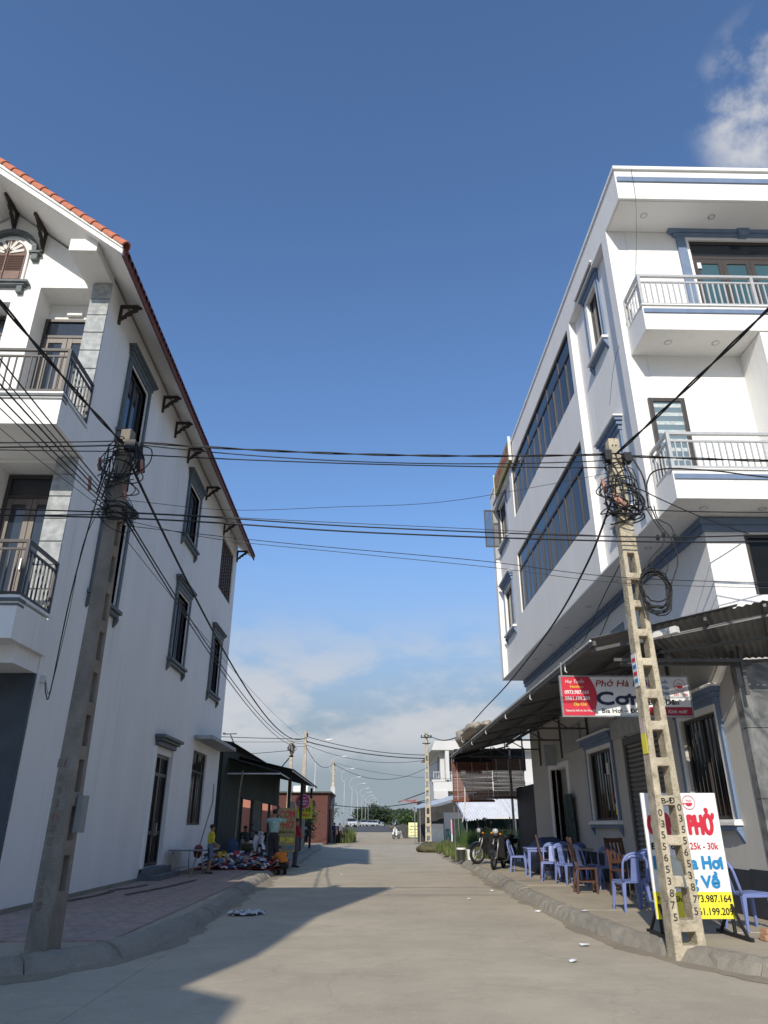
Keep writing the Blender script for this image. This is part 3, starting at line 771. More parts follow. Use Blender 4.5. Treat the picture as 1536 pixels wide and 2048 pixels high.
# ---- eave brackets of carved timber
def bracket_mesh():
    b = MB(); w = .05
    b.box(0, .07, -w, w, -.62, 0); b.box(0, .72, -w, w, -.08, 0)
    pts = [(.05, -.52), (.16, -.44), (.20, -.36), (.30, -.34), (.35, -.25), (.45, -.23), (.50, -.14), (.62, -.10), (.66, -.05), (.56, -.05), (.42, -.10), (.32, -.18), (.20, -.26), (.10, -.38), (.05, -.44)]
    b.prism([(p[0], p[1]) for p in pts], 'y', -w * .8, w * .8)
    for x, z in ((.19, -.40), (.33, -.295), (.48, -.185)): b.ell((x, 0, z), (.045, .05, .045), 8, 6)
    return b.mesh('eave_bracket', M_wood_dk)
bk = bracket_mesh()
for y in (12.75, 16.4, 17.75, 19.3, 22.0, 25.2, 28.2): piece('eave_bracket', bk, LH, (XW, y, 12.0), (0, 0, 0), (.78, .6, .82))
for x in (-7.3, -8.05, -8.8): piece('eave_bracket', bk, LH, (x, 12.2, RZ - .763 * abs(x - RX) - .16), (0, 0, R(-90)), (.85, .55, .95))
# ---- arched shutter window in the gable
cx, zc, r = -8.0, 12.86, .40
b = MB()
def arch(rad, z_bot): return [(cx - rad, z_bot)] + [(cx - rad * math.cos(math.pi * i / 14), zc + rad * math.sin(math.pi * i / 14)) for i in range(15)] + [(cx + rad, z_bot)]
b.prism(arch(r + .05, 12.08), 'y', 12.15, 12.2); aw = b.build('arched_window', M_soffit, LH)
b = MB(); b.prism(arch(r, 12.12), 'y', 12.13, 12.149); b.build('shutter_back', M_shutter, aw)
b = MB(); b.box(cx - .015, cx + .015, 12.10, 12.13, 12.12, 13.22)
for s in (-1, 1): b.box(cx + s * .2 - .17, cx + s * .2 + .17, 12.112, 12.13, 12.16, 12.36)
b.build('shutter_stile', M_shutter, aw)
b = MB(); b.box(-.17, .17, -.012, .012, -.012, .012); sm_ = b.mesh('shutter_slat', M_shutter)
for i in range(9):
    for s in (-1, 1): piece('shutter_slat', sm_, aw, (cx + s * .2, 12.118, 12.42 + i * .048), (R(40), 0, 0))
b = MB()
for i in range(7):
    t = math.pi * (i + .5) / 7; b.beam((cx + .06 * math.cos(t), 12.118, zc + .03 + .06 * math.sin(t)), (cx + .36 * math.cos(t), 12.118, zc + .02 + .36 * math.sin(t)), .07, .02, up=(0, 1, 0))
b.build('fan_light', M_pvc, aw)
b = MB(); n = 16
for i in range(n):
    t0, t1 = math.pi * i / n, math.pi * (i + 1) / n
    p = [(cx + q * math.cos(t), zc + .06 + q * math.sin(t)) for q, t in ((.52, t0), (.63, t0), (.63, t1), (.52, t1))]
    b.prism(p, 'y', 12.08, 12.2)
for s in (-1, 1):
    b.box(cx + s * .60 - .12, cx + s * .60 + .12, 12.06, 12.2, zc + .0, zc + .06); b.box(cx + s * .60 - .07, cx + s * .60 + .07, 12.09, 12.2, zc - .16, zc)
b.build('arch_moulding', M_slate, aw, bevel=.008)
b = MB(); b.box(cx - .62, cx + .62, 12.04, 12.2, 12.03, 12.09); b.box(cx - .55, cx + .55, 12.08, 12.2, 11.98, 12.03)
for s in (-1, 1): b.box(cx + s * .45 - .06, cx + s * .45 + .06, 12.1, 12.2, 11.80, 11.98)
b.build('sill', M_slate, aw, bevel=.008)

# ---- balcony doors
def ldoor(x0, x1, z0, z1, y, dark=False, name='balcony_door'):
    b = MB(); t = .07; m = (x0 + x1) / 2
    for a, c in ((x0, x0 + t), (x1 - t, x1)): b.box(a, c, y - .08, y, z0, z1)
    b.box(x0 + t, x1 - t, y - .078, y - .002, z1 - t, z1); b.box(x0 + t, x1 - t, y - .078, y - .002, z1 - .5, z1 - .43)
    d = b.build(name, M_frame_brown, LH, bevel=.004)
    b = MB()
    for a, c in ((x0 + t, m - .005), (m + .005, x1 - t)):
        for q, w in ((a, a + .1), (c - .1, c)): b.box(q, w, y - .06, y - .02, z0, z1 - .5)
        for q, w in ((z0, z0 + .3), (z1 - .62, z1 - .5)): b.box(a + .1, c - .1, y - .058, y - .022, q, w)
    b.build('leaf_frame', M_frame_tan, d, bevel=.004)
    b = MB(); b.box(x0 + .03, x1 - .03, y - .035, y - .028, z0 + .02, z1 - .02); b.build('pane', M_glass, d)
    b = MB(); b.box(m + .03, m + .06, y - .11, y - .06, z0 + 1.0, z0 + 1.22); b.build('handle', M_chrome, d)
    return d
ldoor(-7.15, -6.02, 8.5, 11.55, 12.76); ldoor(-8.5, -7.72, 8.5, 11.55, 12.70)
ldoor(-7.13, -6.02, 4.75, 7.72, 12.76); ldoor(-9.95, -7.75, 4.75, 7.72, 12.70)
b = MB(); b.box(-6.72, -6.38, 12.68, 12.76, 11.66, 11.76); b.build('wall_lamp', M_tyrewhite, LH, bevel=.02)

# ---- railings
def railing(parent, runs, z0, z1, mt, spacing, name='railing', post=.05, rr=.012, mid=None, flat=True):
    """runs: list of (x0,y0,x1,y1); handrail, lower rail, posts as one mesh, balusters as pieces"""
    b = MB(); seen = set()
    for (x0, y0, x1, y1) in runs:
        b.beam((x0, y0, z1 - .025), (x1, y1, z1 - .025), .055, .05)
        if mid: b.beam((x0, y0, z1 - mid), (x1, y1, z1 - mid), .035, .035)
        b.beam((x0, y0, z0 + .05), (x1, y1, z0 + .05), .04, .04)
        for (x, y) in ((x0, y0), (x1, y1)):
            if (round(x, 3), round(y, 3)) in seen: continue
            seen.add((round(x, 3), round(y, 3))); b.box(x - post / 2 - .003, x + post / 2 + .003, y - post / 2 - .003, y + post / 2 + .003, z0 - .02, z1 - .004)
    r = b.build(name, mt, parent)
    top = z1 - (mid or .05)
    q = MB(); q.box(-rr, rr, -rr, rr, 0, top - z0 - .05); bm = q.mesh('baluster', mt)
    for (x0, y0, x1, y1) in runs:
        L_ = math.hypot(x1 - x0, y1 - y0); n = max(2, int(L_ / spacing))
        for i in range(1, n):
            t = i / n; piece('baluster', bm, r, (x0 + (x1 - x0) * t, y0 + (y1 - y0) * t, z0 + .05))
    return r
def lbalcony(zk, depth, zb):
    b = MB(); yf = 10.87
    b.box(-10.5, -5.51, yf, 12.19, zb, zk - .10); b.box(-10.5, -5.505, yf - .005, 12.08, zk - .05, zk)
    s = b.build('balcony', M_white, LH)
    b = MB(); b.box(-10.5, -5.49, yf - .025, yf + .2, zk - .10, zk - .05); b.box(-10.5, -5.50, yf - .012, yf + .2, zk - .17, zk - .135); b.build('balcony_moulding', M_slate, s)
    railing(s, [(-10.45, yf + .05, -8.0, yf + .05), (-8.0, yf + .05, -5.56, yf + .05), (-5.56, yf + .05, -5.56, 12.05)], zk, zk + .95, M_rail_dark, .135, mid=.16)
    return s
lbalcony(8.5, 1.3, 7.83)
s2 = lbalcony(4.72, 1.3, 4.03)
b = MB(); b.box(-10.4, -5.61, 11.3, 12.19, 3.74, 4.028); b.build('entrance_beam', M_white, LH)
# door hose loop / socket at the corner under the balcony
b = MB(); b.box(XW, XW + .07, 12.32, 12.42, 3.62, 3.74); b.build('junction_box', M_pvc, LH)
# ------------------------------------------------------------------ right building
RB = T('white_townhouse', 'four-level white townhouse with blue trim, steel balconies and overhanging upper floors', 'house', (5.75, 11.2, .1))
XS, XR, XG, YF, YB, XE = 4.9, 5.06, 5.75, 11.2, 26.3, 10.2
ZS = 6.28
s1 = (14.42, 22.02, 10.95, 12.82); s2 = (14.45, 22.12, 7.65, 9.65)
b = MB()
# projecting middle bay with the two window bands
b.wall('x', XS, 14.2, 22.4, ZS, 12.85, [s1, s2], .14)
b.add([(XS, 14.2, ZS), (XR, 14.2, ZS), (XR, 14.2, 12.85), (XS, 14.2, 12.85)], [(0, 1, 2, 3)])
b.add([(XS, 22.4, ZS), (XR, 22.4, ZS), (XR, 22.4, 12.85), (XS, 22.4, 12.85)], [(0, 1, 2, 3)])
# recessed bays in front and behind
fw = [(12.52, 13.2, 11.05, 12.6), (12.52, 13.2, 7.05, 8.6)]
bw = [(24.05, 25.35, 11.15, 12.7), (24.05, 25.35, 7.75, 9.3)]
b.wall('x', XR, 11.5, 14.2, ZS, 12.85, fw, .14); b.wall('x', XR, 22.4, 25.9, ZS, 12.85, bw, .14)
b.box(XS, 5.3, 11.205, 11.5, ZS, 12.85); b.box(XS, 5.3, 25.9, 26.295, ZS, 12.85)
# parapet over the side and its soffit at the recesses
b.box(XS, XE, 10.34, YB, 12.852, 13.62)
# front wall, upper floors
fdoor = (6.55, 9.0, 9.95, 12.66); fwin = (5.2, 5.82, 6.6, 8.68)
b.wall('y', YF, 5.3, XE, ZS, 12.85, [(6.55, 9.0, 9.95, 12.66)], .14)
b.build('upper_wall', M_rwhite, RB)
b = MB()
b.wall('y', YB, XS, XE, ZS, 12.85, [], -.1); b.wall('y', YB, XG, XE, .1, ZS, [], -.1); b.wall('x', XE, YF, YB, .1, 12.85, [], -.1)
b.build('rear_wall', M_rwhite, RB)
# soffit under the overhang
b = MB(); b.box(XS + .005, XG + .05, 11.21, YB - .01, ZS - .02, ZS + .02); b.build('overhang_soffit', M_soffit, RB)
b = MB(); b.box(XS + .04, XE, 10.40, YF - .01, 12.835, 12.851); b.build('roof_soffit', M_soffit, RB)
# parapet mouldings
b = MB(); b.box(XS + .03, XE, 10.31, 10.34, 13.30, 13.42); b.build('parapet_band', M_bluetrim, RB)
b = MB(); b.box(XS - .03, XE, 10.29, YB, 13.62, 13.70); b.build('coping', M_rwhite, RB)
# blue moulding under the overhang
b = MB()
b.box(XG - .05, XG, YF - .05, YB, 6.02, 6.14); b.box(XG - .08, XG, YF - .08, YB, 6.14, 6.25); b.box(XG, XE, YF - .05, YF, 6.02, 6.14); b.box(XG, XE, YF - .08, YF, 6.14, 6.25)
b.build('soffit_moulding', M_bluetrim, RB)
# ground floor
g1 = (11.98, 13.42, 1.48, 3.14); g2 = (17.55, 19.4, 1.5, 3.1); gs = (14.35, 16.75, .16, 3.2); gd = (21.7, 23.6, .16, 3.0)
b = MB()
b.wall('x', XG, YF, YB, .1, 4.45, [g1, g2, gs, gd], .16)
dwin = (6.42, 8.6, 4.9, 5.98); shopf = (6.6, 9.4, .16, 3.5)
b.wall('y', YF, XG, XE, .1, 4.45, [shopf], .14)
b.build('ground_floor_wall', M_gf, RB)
b = MB(); b.wall('x', XG, YF, YB, 4.45, 6.26, [], .16); b.wall('y', YF, XG, XE, 4.45, 6.26, [dwin], .14); b.build('mezzanine_wall', M_rwhite, RB)
b = MB(); b.box(XG - .012, XG + .05, YF + .62, gs[0] - .02, .15, .78); b.box(XG - .012, XG + .05, gs[1] + .02, gd[0] - .3, .15, .78); b.box(XG - .012, XG + .05, gd[1] + .3, YB, .15, .78)
b.build('dark_skirting', mat('blue_black_skirting', (.03, .036, .045), .5, .2, 5), RB)
b = MB(); b.box(XG - .016, XG + .6, YF - .16, YF + .60, .15, .8); b.build('corner_skirting', mat('blue_black_skirting', (.03, .036, .045)), RB)
# marble slabs round the corner pier, three per face
for i, (za, zb) in enumerate(((.8, 1.75), (1.75, 2.75), (2.75, 3.74))):
    q = MB(); q.box(XG - .02, XG + .58, YF - .17, YF - .002, za + .004, zb - .004); q.build('marble_slab', M_marble, RB, bevel=.003)
b = MB(); b.box(6.6, 9.4, YF + .10, YF + .14, .16, 3.5); b.build('shop_shutter', M_steel_gal, RB)
b = MB(); b.box(dwin[0], dwin[1], YF + .05, YF + .06, dwin[2], dwin[3]); dw = b.build('upper_pane', M_glass_g, RB)
b = MB()
for x in (dwin[0], (dwin[0] + dwin[1]) / 2, dwin[1] - .06): b.box(x, x + .06, YF + .01, YF + .08, dwin[2], dwin[3])
b.box(dwin[0] + .06, dwin[1] - .06, YF + .012, YF + .078, dwin[3] - .06, dwin[3]); b.build('upper_pane_frame', M_frame_brown, dw)

# ---- window bands: frame, mullions, each pane its own piece
def band(o):
    y0, y1, z0, z1 = o; zt = z1 - .55; x = XS + .07
    b = MB()
    b.box(x - .03, x + .03, y0, y1, z0, z0 + .06); b.box(x - .03, x + .03, y0, y1, z1 - .06, z1); b.box(x - .028, x + .028, y0 + .06, y1 - .06, zt - .04, zt + .04)
    b.box(x - .029, x + .029, y0, y0 + .06, z0 + .06, z1 - .06); b.box(x - .029, x + .029, y1 - .06, y1, z0 + .06, z1 - .06)
    n = 12; w = (y1 - y0) / n; ms = []
    for i in range(1, n):
        t = .045 if i % 3 == 0 else .022; ms.append((y0 + i * w - t, y0 + i * w + t))
        b.box(x - (.027 if i % 3 else .034), x + .026, ms[-1][0], ms[-1][1], z0 + .06, zt - .04)
        if i % 2 == 0: b.box(x - .025, x + .026, y0 + i * w - .02, y0 + i * w + .02, zt + .04, z1 - .06)
    f = b.build('window_band', M_frame_brown, RB)
    q = MB(); q.box(-.004, .004, -w / 2, w / 2, -(zt - z0 - .1) / 2, (zt - z0 - .1) / 2); me = q.mesh('pane', M_pane_set[0])
    mes = [me]
    for g_ in M_pane_set[1:]: m2_ = me.copy(); m2_.materials[0] = g_; mes.append(m2_)
    for i in range(n): piece('pane', random.choice(mes), f, (x + random.uniform(-.006, .006), y0 + (i + .5) * w, (z0 + .06 + zt - .04) / 2), (0, 0, R(random.uniform(-.5, .5))))
    q = MB(); q.box(-.004, .004, -w, w, -(z1 - zt - .1) / 2, (z1 - zt - .1) / 2); me = q.mesh('transom_pane', M_glass_b)
    for i in range(n // 2): piece('transom_pane', me, f, (x, y0 + (2 * i + 1) * w, (zt + z1 - .02) / 2), (0, 0, R(random.uniform(-.4, .4))))
    return f
band(s1); band(s2)
M_clear = glass_mat('clear_pane', (.05, .055, .06), .05); M_clear.node_tree.nodes['Principled BSDF'].inputs['Alpha'].default_value = .35
# ---- blue-hooded side windows
def rwindow(x, o, nm='hooded_window', opened=False, big=False):
    y0, y1, z0, z1 = o; t = .10
    b = MB()
    b.box(x - .035, x + .0, y0 - t, y0, z0, z1 + t); b.box(x - .035, x, y1, y1 + t, z0, z1 + t); b.box(x - .033, x, y0, y1, z1, z1 + t)
    w = b.build(nm, M_rwhite, RB)
    b = MB(); b.box(x - .05, x, y0 - t - .09, y0 - t, z0 - .02, z1 + t); b.box(x - .05, x, y1 + t, y1 + t + .09, z0 - .02, z1 + t)
    a, c = y0 - t - .06, y1 + t + .06
    b.box(x - .08, x, a - .05, c + .05, z1 + t, z1 + t + .10); b.box(x - .12, x, a - .09, c + .09, z1 + t + .10, z1 + t + .18); b.box(x - .16, x, a - .13, c + .13, z1 + t + .18, z1 + t + .25)
    for yy in (a, c): b.prism([(x, z0 - .34), (x - .05, z0 - .24), (x - .10, z0 - .16), (x, z0 - .16)], 'y', yy - .05, yy + .05)
    b.box(x - .09, x, a - .03, c + .03, z0 - .16, z0 - .085)
    b.build('blue_hood', M_bluetrim, w, bevel=.008)
    b = MB(); b.box(x - .20, x, a - .17, c + .17, z1 + t + .25, z1 + t + .29); b.box(x - .14, x, a - .07, c + .07, z0 - .085, z0 - .03); b.box(x - .11, x, a - .04, c + .04, z0 - .03, z0 + .0); b.build('white_ledge', M_rwhite, w, bevel=.006)
    m = (y0 + y1) / 2; b = MB(); xx = x + .08
    b.box(xx - .03, xx + .03, y0, y0 + .06, z0, z1); b.box(xx - .03, xx + .03, y1 - .06, y1, z0, z1); b.box(xx - .028, xx + .028, m - .03, m + .03, z0, z1)
    b.box(xx - .026, xx + .026, y0 + .06, y1 - .06, z0, z0 + .06); b.box(xx - .026, xx + .026, y0 + .06, y1 - .06, z1 - .06, z1); b.build('sash_frame', M_frame_brown, w)
    g = M_glass_g if big else M_glass
    for a_, c_ in ((y0 + .06, m - .03), (m + .03, y1 - .06)):
        q = MB(); q.box(xx - .004, xx + .004, a_, c_, z0 + .06, z1 - .06); q.build('pane', g, w)
    if opened:      # casement standing open at a right angle
        q = MB(); L_ = .62
        for (p0, p1, p2, p3) in ((0, .05, z0, z1), (L_ - .05, L_, z0, z1)): q.box(x - p1, x - p0, y1 - .02, y1 + .02, p2, p3)
        q.box(x - L_ + .05, x - .05, y1 - .018, y1 + .018, z0, z0 + .05); q.box(x - L_ + .05, x - .05, y1 - .018, y1 + .018, z1 - .05, z1)
        k = q.build('open_casement', M_frame_brown, w)
        q = MB(); q.box(x - L_ + .05, x - .05, y1 - .004, y1 + .004, z0 + .05, z1 - .05); q.build('casement_pane', M_clear, w)
    return w
for o in fw: rwindow(XR, o)
rwindow(XR, bw[0], opened=True); rwindow(XR, bw[1])
rwindow(XG, g1, 'shop_window', big=True); rwindow(XG, g2, 'shop_window', big=True)
# dark curtains and grilles behind the shop glass are part of the building
for o in (g1, g2):
    b = MB(); y0, y1, z0, z1 = o
    for i in range(9):
        yy = y0 + .1 + i * (y1 - y0 - .2) / 8; b.tube([(XG + .05, yy, z0 + .03), (XG + .05, yy, z1 - .03)], .008, 5)
    b.build('window_grille', M_black, RB)
b = MB()       # narrow pale things hanging inside the farther shop window
for i, yy in enumerate((17.95, 18.3)):
    b.tube([(XG + .03, yy, 2.55), (XG + .03, yy + .02, 2.1), (XG + .03, yy - .02, 1.72)], .014, 5)
b.box(XG + .02, XG + .03, 17.98, 18.16, 2.52, 2.78); b.build('hanging_card', M_pvc, RB)
b = MB(); b.box(XG + .025, XG + .035, 17.62, 17.8, 1.62, 1.86); b.build('yellow_sticker', M_signyellow, RB)
b = MB(); b.disc((XG + .03, 17.72, 2.05), .09, .01, 'x'); b.build('red_sticker', M_signred, RB)
# roller shutter of the shop: each slat a piece
y0, y1, z0, z1 = gs
b = MB(); b.box(XG + .02, XG + .10, y0, y0 + .1, z0, z1); b.box(XG + .02, XG + .10, y1 - .1, y1, z0, z1); b.box(XG + .0, XG + .12, y0 + .1, y1 - .1, z1 - .16, z1); rs = b.build('roller_shutter', M_truss, RB)
b = MB(); w2 = (y1 - y0 - .2) / 2
b.add([(.0, -w2, -.046), (-.022, -w2, 0), (.0, -w2, .046), (.0, w2, -.046), (-.022, w2, 0), (.0, w2, .046)], [(0, 3, 4, 1), (1, 4, 5, 2), (0, 1, 2), (3, 5, 4), (0, 2, 5, 3)])
sl_ = b.mesh('shutter_slat', mat('shutter_metal', (.17, .165, .15), .5, .15, 4, metal=.3))
for i in range(29): piece('shutter_slat', sl_, rs, (XG + .07, (y0 + y1) / 2, z0 + .06 + i * .1))
# far side door: open, with leaf folded in
y0, y1, z0, z1 = gd
b = MB(); b.box(XG - .03, XG + .12, y0 - .28, y0, z0, z1 + .12); b.box(XG - .03, XG + .12, y1, y1 + .28, z0, z1 + .12); b.box(XG - .028, XG + .12, y0, y1, z1, z1 + .12); d2 = b.build('side_door', M_soffit, RB)
b = MB(); b.box(XG + .3, XG + .34, y0, y1, z0, z1); b.build('door_leaf', mat('greige_door', (.30, .29, .26), .6, .08, 3), d2)
b = MB(); b.box(XG + .29, XG + .299, y0 + .25, y0 + .95, 1.5, 2.6); b.build('door_pane', M_glass_g, d2)
b = MB(); b.box(XG, XG + .3, y0 + .001, y1 - .001, z1 - .02, z1 - .001); b.build('door_lintel', M_soffit, d2)
# ---- four-leaf balcony door on the top floor
x0, x1, z0, z1 = fdoor
b = MB(); b.box(x0 - .20, x0 - .02, YF - .06, YF, z0, z1 + .12); b.box(x1 + .02, x1 + .2, YF - .06, YF, z0, z1 + .12)
b.box(x0 - .26, x1 + .26, YF - .09, YF, z1 + .03, z1 + .10); b.prism([(x0 - .30, z1 + .10), (x1 + .30, z1 + .10), (x1 + .38, z1 + .185), (x0 - .38, z1 + .185)], 'y', YF - .13, YF)
b.prism([(7.66, z1 + .0), (7.84, z1 + .0), (7.88, z1 + .18), (7.62, z1 + .18)], 'y', YF - .17, YF - .0)
b.build('door_surround', M_bluetrim, RB, bevel=.008)
b = MB(); b.box(x0 - .02, x0 + .05, YF - .03, YF + .02, z0, z1 + .03); b.box(x0 + .05, x1, YF - .028, YF + .018, z1 - .04, z1 + .03); b.build('door_reveal', M_rwhite, RB)
b = MB(); n = 4; w = (x1 - x0 - .12) / n
b.box(x0 + .05, x1, YF + .03, YF + .09, z1 - .10, z1 - .04); b.box(x0 + .05, x1, YF + .03, YF + .09, z1 - .50, z1 - .43); b.box(x0 + .05, x0 + .11, YF + .028, YF + .092, z0, z1 - .04)
for i in range(n):
    a = x0 + .11 + i * w
    b.box(a, a + .09, YF + .035, YF + .085, z0, z1 - .5); b.box(a + w - .09, a + w - .004, YF + .035, YF + .085, z0, z1 - .5); b.box(a + .09, a + w - .09, YF + .037, YF + .083, z1 - .62, z1 - .5); b.box(a + .09, a + w - .09, YF + .037, YF + .083, z0, z0 + .3)
fd = b.build('balcony_door', M_frame_brown, RB)
for i in range(n):
    a = x0 + .11 + i * w; q = MB(); q.box(a + .08, a + w - .08, YF + .055, YF + .06, z0 + .28, z1 - .61); q.build('pane', glass_mat('curtained_glass', (.05, .105, .12)), fd)
q = MB(); q.box(x0 + .1, x1, YF + .055, YF + .06, z1 - .44, z1 - .09); q.build('transom_pane', M_glass, fd)
q = MB()
for i in range(26):
    xx = x0 + .2 + i * .09; q.tube([(xx, YF + .10, z0 + .3), (xx + .01, YF + .10, z1 - .62)], .05, 6)
q.build('curtain', M_curtain, fd)
q = MB(); q.box(x0 + .16, x0 + .24, YF + .02, YF + .034, 11.9, 12.05); q.build('paper_note', M_signwhite, fd)
# ---- window on the floor below, next to the corner
b = MB(); x0, x1, z0, z1 = 5.16, 5.84, 6.5, 8.70; t = .08
b.box(x0, x0 + t, YF - .05, YF, z0, z1); b.box(x1 - t, x1, YF - .05, YF, z0, z1); b.box(x0 + t, x1 - t, YF - .048, YF, z1 - t, z1); b.box(x0 + t, x1 - t, YF - .048, YF, z0, z0 + t)
cw = b.build('corner_window', M_frame_brown, RB, bevel=.004)
b = MB(); b.box(x0 + t, x1 - t, YF - .022, YF - .016, z0 + t, z1 - t); b.build('pane', glass_mat('pale_glass', (.16, .22, .25)), cw)
b = MB()
for i in range(11):
    zz = z0 + .15 + i * .185; b.box(x0 + t, x1 - t, YF - .027, YF - .023, zz, zz + .075)
b.build('roller_blind_stripes', M_blind, cw)
# projecting bay beside it
b = MB(); b.box(7.1, XE, 10.42, YF - .001, 6.30, 9.66); b.build('bay', M_rwhite, RB)
b = MB(); b.box(7.42, 8.6, 10.30, 10.42, 8.9, 9.05); b.box(7.5, 7.62, 10.34, 10.42, 6.9, 8.9); b.build('bay_window_surround', M_bluetrim, RB)
b = MB(); b.box(7.38, 8.64, 10.26, 10.42, 9.05, 9.1); b.build('bay_window_ledge', M_rwhite, RB)
# ---- balconies with steel rails
def rbalcony(zb, zk, zr):
    b = MB(); b.box(5.0, XE, 10.40, YF - .002, zb, zk)
    s = b.build('balcony', M_rwhite, RB)
    b = MB(); b.box(5.02, XE, 10.375, 10.40, zk - .17, zk - .08); b.build('balcony_band', M_bluetrim, s)
    b = MB(); b.box(4.98, XE, 10.37, 10.48, zk, zk + .02); b.build('balcony_coping', M_rwhite, s)
    railing(s, [(5.04, 10.44, 7.2, 10.44), (7.2, 10.44, XE, 10.44), (5.04, 10.44, 5.04, 11.17)], zk + .02, zr, M_steel, .105, rr=.011, mid=.17)
    return s
rbalcony(9.68, 10.22, 10.98)
rbalcony(6.28, 6.80, 7.54)
# ---- recessed downlights
def dl():
    b = MB(); b.torus((0, 0, 0), .06, .012, 'z', 20, 6); return b.mesh('downlight', M_chrome, True)
dlm = dl()
q = MB(); q.disc((0, 0, 0), .055, .01, 'z'); dlc = q.mesh('lamp_lens', M_tyrewhite)
def dlight(x, y, z):
    o = piece('downlight', dlm, RB, (x, y, z)); c = bpy.data.objects.new('lamp_lens', dlc); COL.objects.link(c); c.parent = o
for x in (5.55, 6.95, 8.3): dlight(x, 10.75, 12.832)
for x in (5.55, 6.45): dlight(x, 10.78, 9.677)
for x in (5.6, 6.6): dlight(x, 10.78, 6.277)
for y in (12.6, 14.6, 16.6, 18.6, 20.6, 22.6, 24.6): dlight(5.32, y, 6.257)
# small vents in the ground-floor wall just under the moulding
for y in (15.6, 17.4, 20.3, 23.5):
    b = MB(); b.box(XG - .01, XG + .02, y, y + .9, 5.35, 5.62); b.build('vent_opening', M_glass_g, RB)
# sign frame fixed flat against the side near the back
RS = T('rooftop_sign', 'narrow yellow sign board seen edge-on high on the townhouse side', 'sign', (4.8, 23.3, 12.9))
b = MB(); b.box(4.78, 4.83, 21.6, 24.6, 12.95, 13.75); b.build('sign_panel', mat('sign_olive', (.34, .29, .06), .5, .15, 3), RS)
b = MB()
for y in (21.57, 24.6): b.box(4.76, 4.86, y, y + .03, 12.92, 13.85)
for y in (22.0, 23.4, 24.4): b.beam((4.83, y, 13.8), (4.95, y, 13.68), .03, .03)
b.build('sign_frame', M_pvc, RS)
put_text(fit_text('CƠM PHỞ', 2.6, .42, .02), M_signred, RS, (4.772, 24.4, 13.15), (0, -1, 0), (0, 0, 1))
# ------------------------------------------------------------------ utility poles
def hpole(name, label, loc, rz, H, w0, w1, t0, t1, nh, zh0, pitch, hh, m, group='concrete utility poles', lean=(0, 0)):
    """square concrete pole with window holes through it, built around its base; holes face local -Y"""
    p = T(name, label, 'utility pole', (0, 0, 0), 0, group)
    b = MB(); lv = [-.3]; holes = []
    for i in range(nh if isinstance(nh, int) else len(nh)):
        a, c = (zh0 + i * pitch, zh0 + i * pitch + hh) if isinstance(nh, int) else nh[i]
        lv += [a, c]; holes.append((a, c))
    lv.append(H)
    def W(z): return (w0 + (w1 - w0) * z / H) / 2
    def D(z): return (t0 + (t1 - t0) * z / H) / 2
    def hw(z): return W(z) * .46
    hs = {a for a, c in holes}
    for s in (-1, 1):                         # the two holed faces
        for a, c in zip(lv[:-1], lv[1:]):
            xs = ([(-W(a), -W(c)), (-hw(a), -hw(c)), (hw(a), hw(c)), (W(a), W(c))])
            for k in range(3):
                if k == 1 and a in hs: continue
                q = [(xs[k][0], s * D(a), a), (xs[k + 1][0], s * D(a), a), (xs[k + 1][1], s * D(c), c), (xs[k][1], s * D(c), c)]
                b.add(q, [(0, 1, 2, 3) if s < 0 else (3, 2, 1, 0)])
    for s in (-1, 1):
        for a, c in zip(lv[:-1], lv[1:]):
            b.add([(s * W(a), -D(a), a), (s * W(a), D(a), a), (s * W(c), D(c), c), (s * W(c), -D(c), c)], [(0, 1, 2, 3) if s > 0 else (3, 2, 1, 0)])
    b.add([(-W(H), -D(H), H), (W(H), -D(H), H), (W(H), D(H), H), (-W(H), D(H), H)], [(0, 1, 2, 3)])
    for a, c in holes:
        for s in (-1, 1):
            b.add([(s * hw(a), -D(a), a), (s * hw(a), D(a), a), (s * hw(c), D(c), c), (s * hw(c), -D(c), c)], [(3, 2, 1, 0) if s > 0 else (0, 1, 2, 3)])
        for z in (a, c): b.add([(-hw(z), -D(z), z), (hw(z), -D(z), z), (hw(z), D(z), z), (-hw(z), D(z), z)], [(0, 1, 2, 3) if z == a else (3, 2, 1, 0)])
    # merge shared corners so that the edges can be rounded
    me_o = b.build('pole_body', m, p)
    import bmesh
    bm = bmesh.new(); bm.from_mesh(me_o.data); bmesh.ops.remove_doubles(bm, verts=bm.verts, dist=1e-4); bm.to_mesh(me_o.data); bm.free()
    v = me_o.modifiers.new('bevel', 'BEVEL'); v.width = .012; v.segments = 2; v.limit_method = 'ANGLE'; v.angle_limit = R(50)
    p.location = loc; p.rotation_euler = (R(lean[0]), R(lean[1]), rz)
    return p, W, D
RP, rW, rD = hpole('utility_pole', 'concrete ladder pole with handwritten phone digits beside the white menu board', (3.64, 9.32, .1), R(2), 6.62, .375, .16, .24, .15, [(.06, .19), (.31, .64), (.76, 1.08), (1.19, 1.52), (1.63, 1.97), (2.07, 2.40), (2.51, 2.79), (2.91, 3.21), (3.31, 3.60), (3.70, 4.0), (4.1, 4.39), (4.49, 4.78)], 0, 0, 0, M_pole)
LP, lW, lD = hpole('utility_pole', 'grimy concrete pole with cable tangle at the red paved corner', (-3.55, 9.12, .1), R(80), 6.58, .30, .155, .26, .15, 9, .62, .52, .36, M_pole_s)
def digits(p, W, D, s, x_of, z0, dz, size, m, face='y', wob=.012):
    for i, ch in enumerate(s):
        z = z0 - i * dz
        if ch == ' ': continue
        me = fit_text(ch, None, size, .008)
        if face == 'y': put_text(me, m, p, (x_of(z) - size * .33 + random.uniform(-wob, wob), -D(z) - .006, z), (1, random.uniform(-.0, .0), random.uniform(-.12, .12)), (0, .0, 1), 'painted_digit')
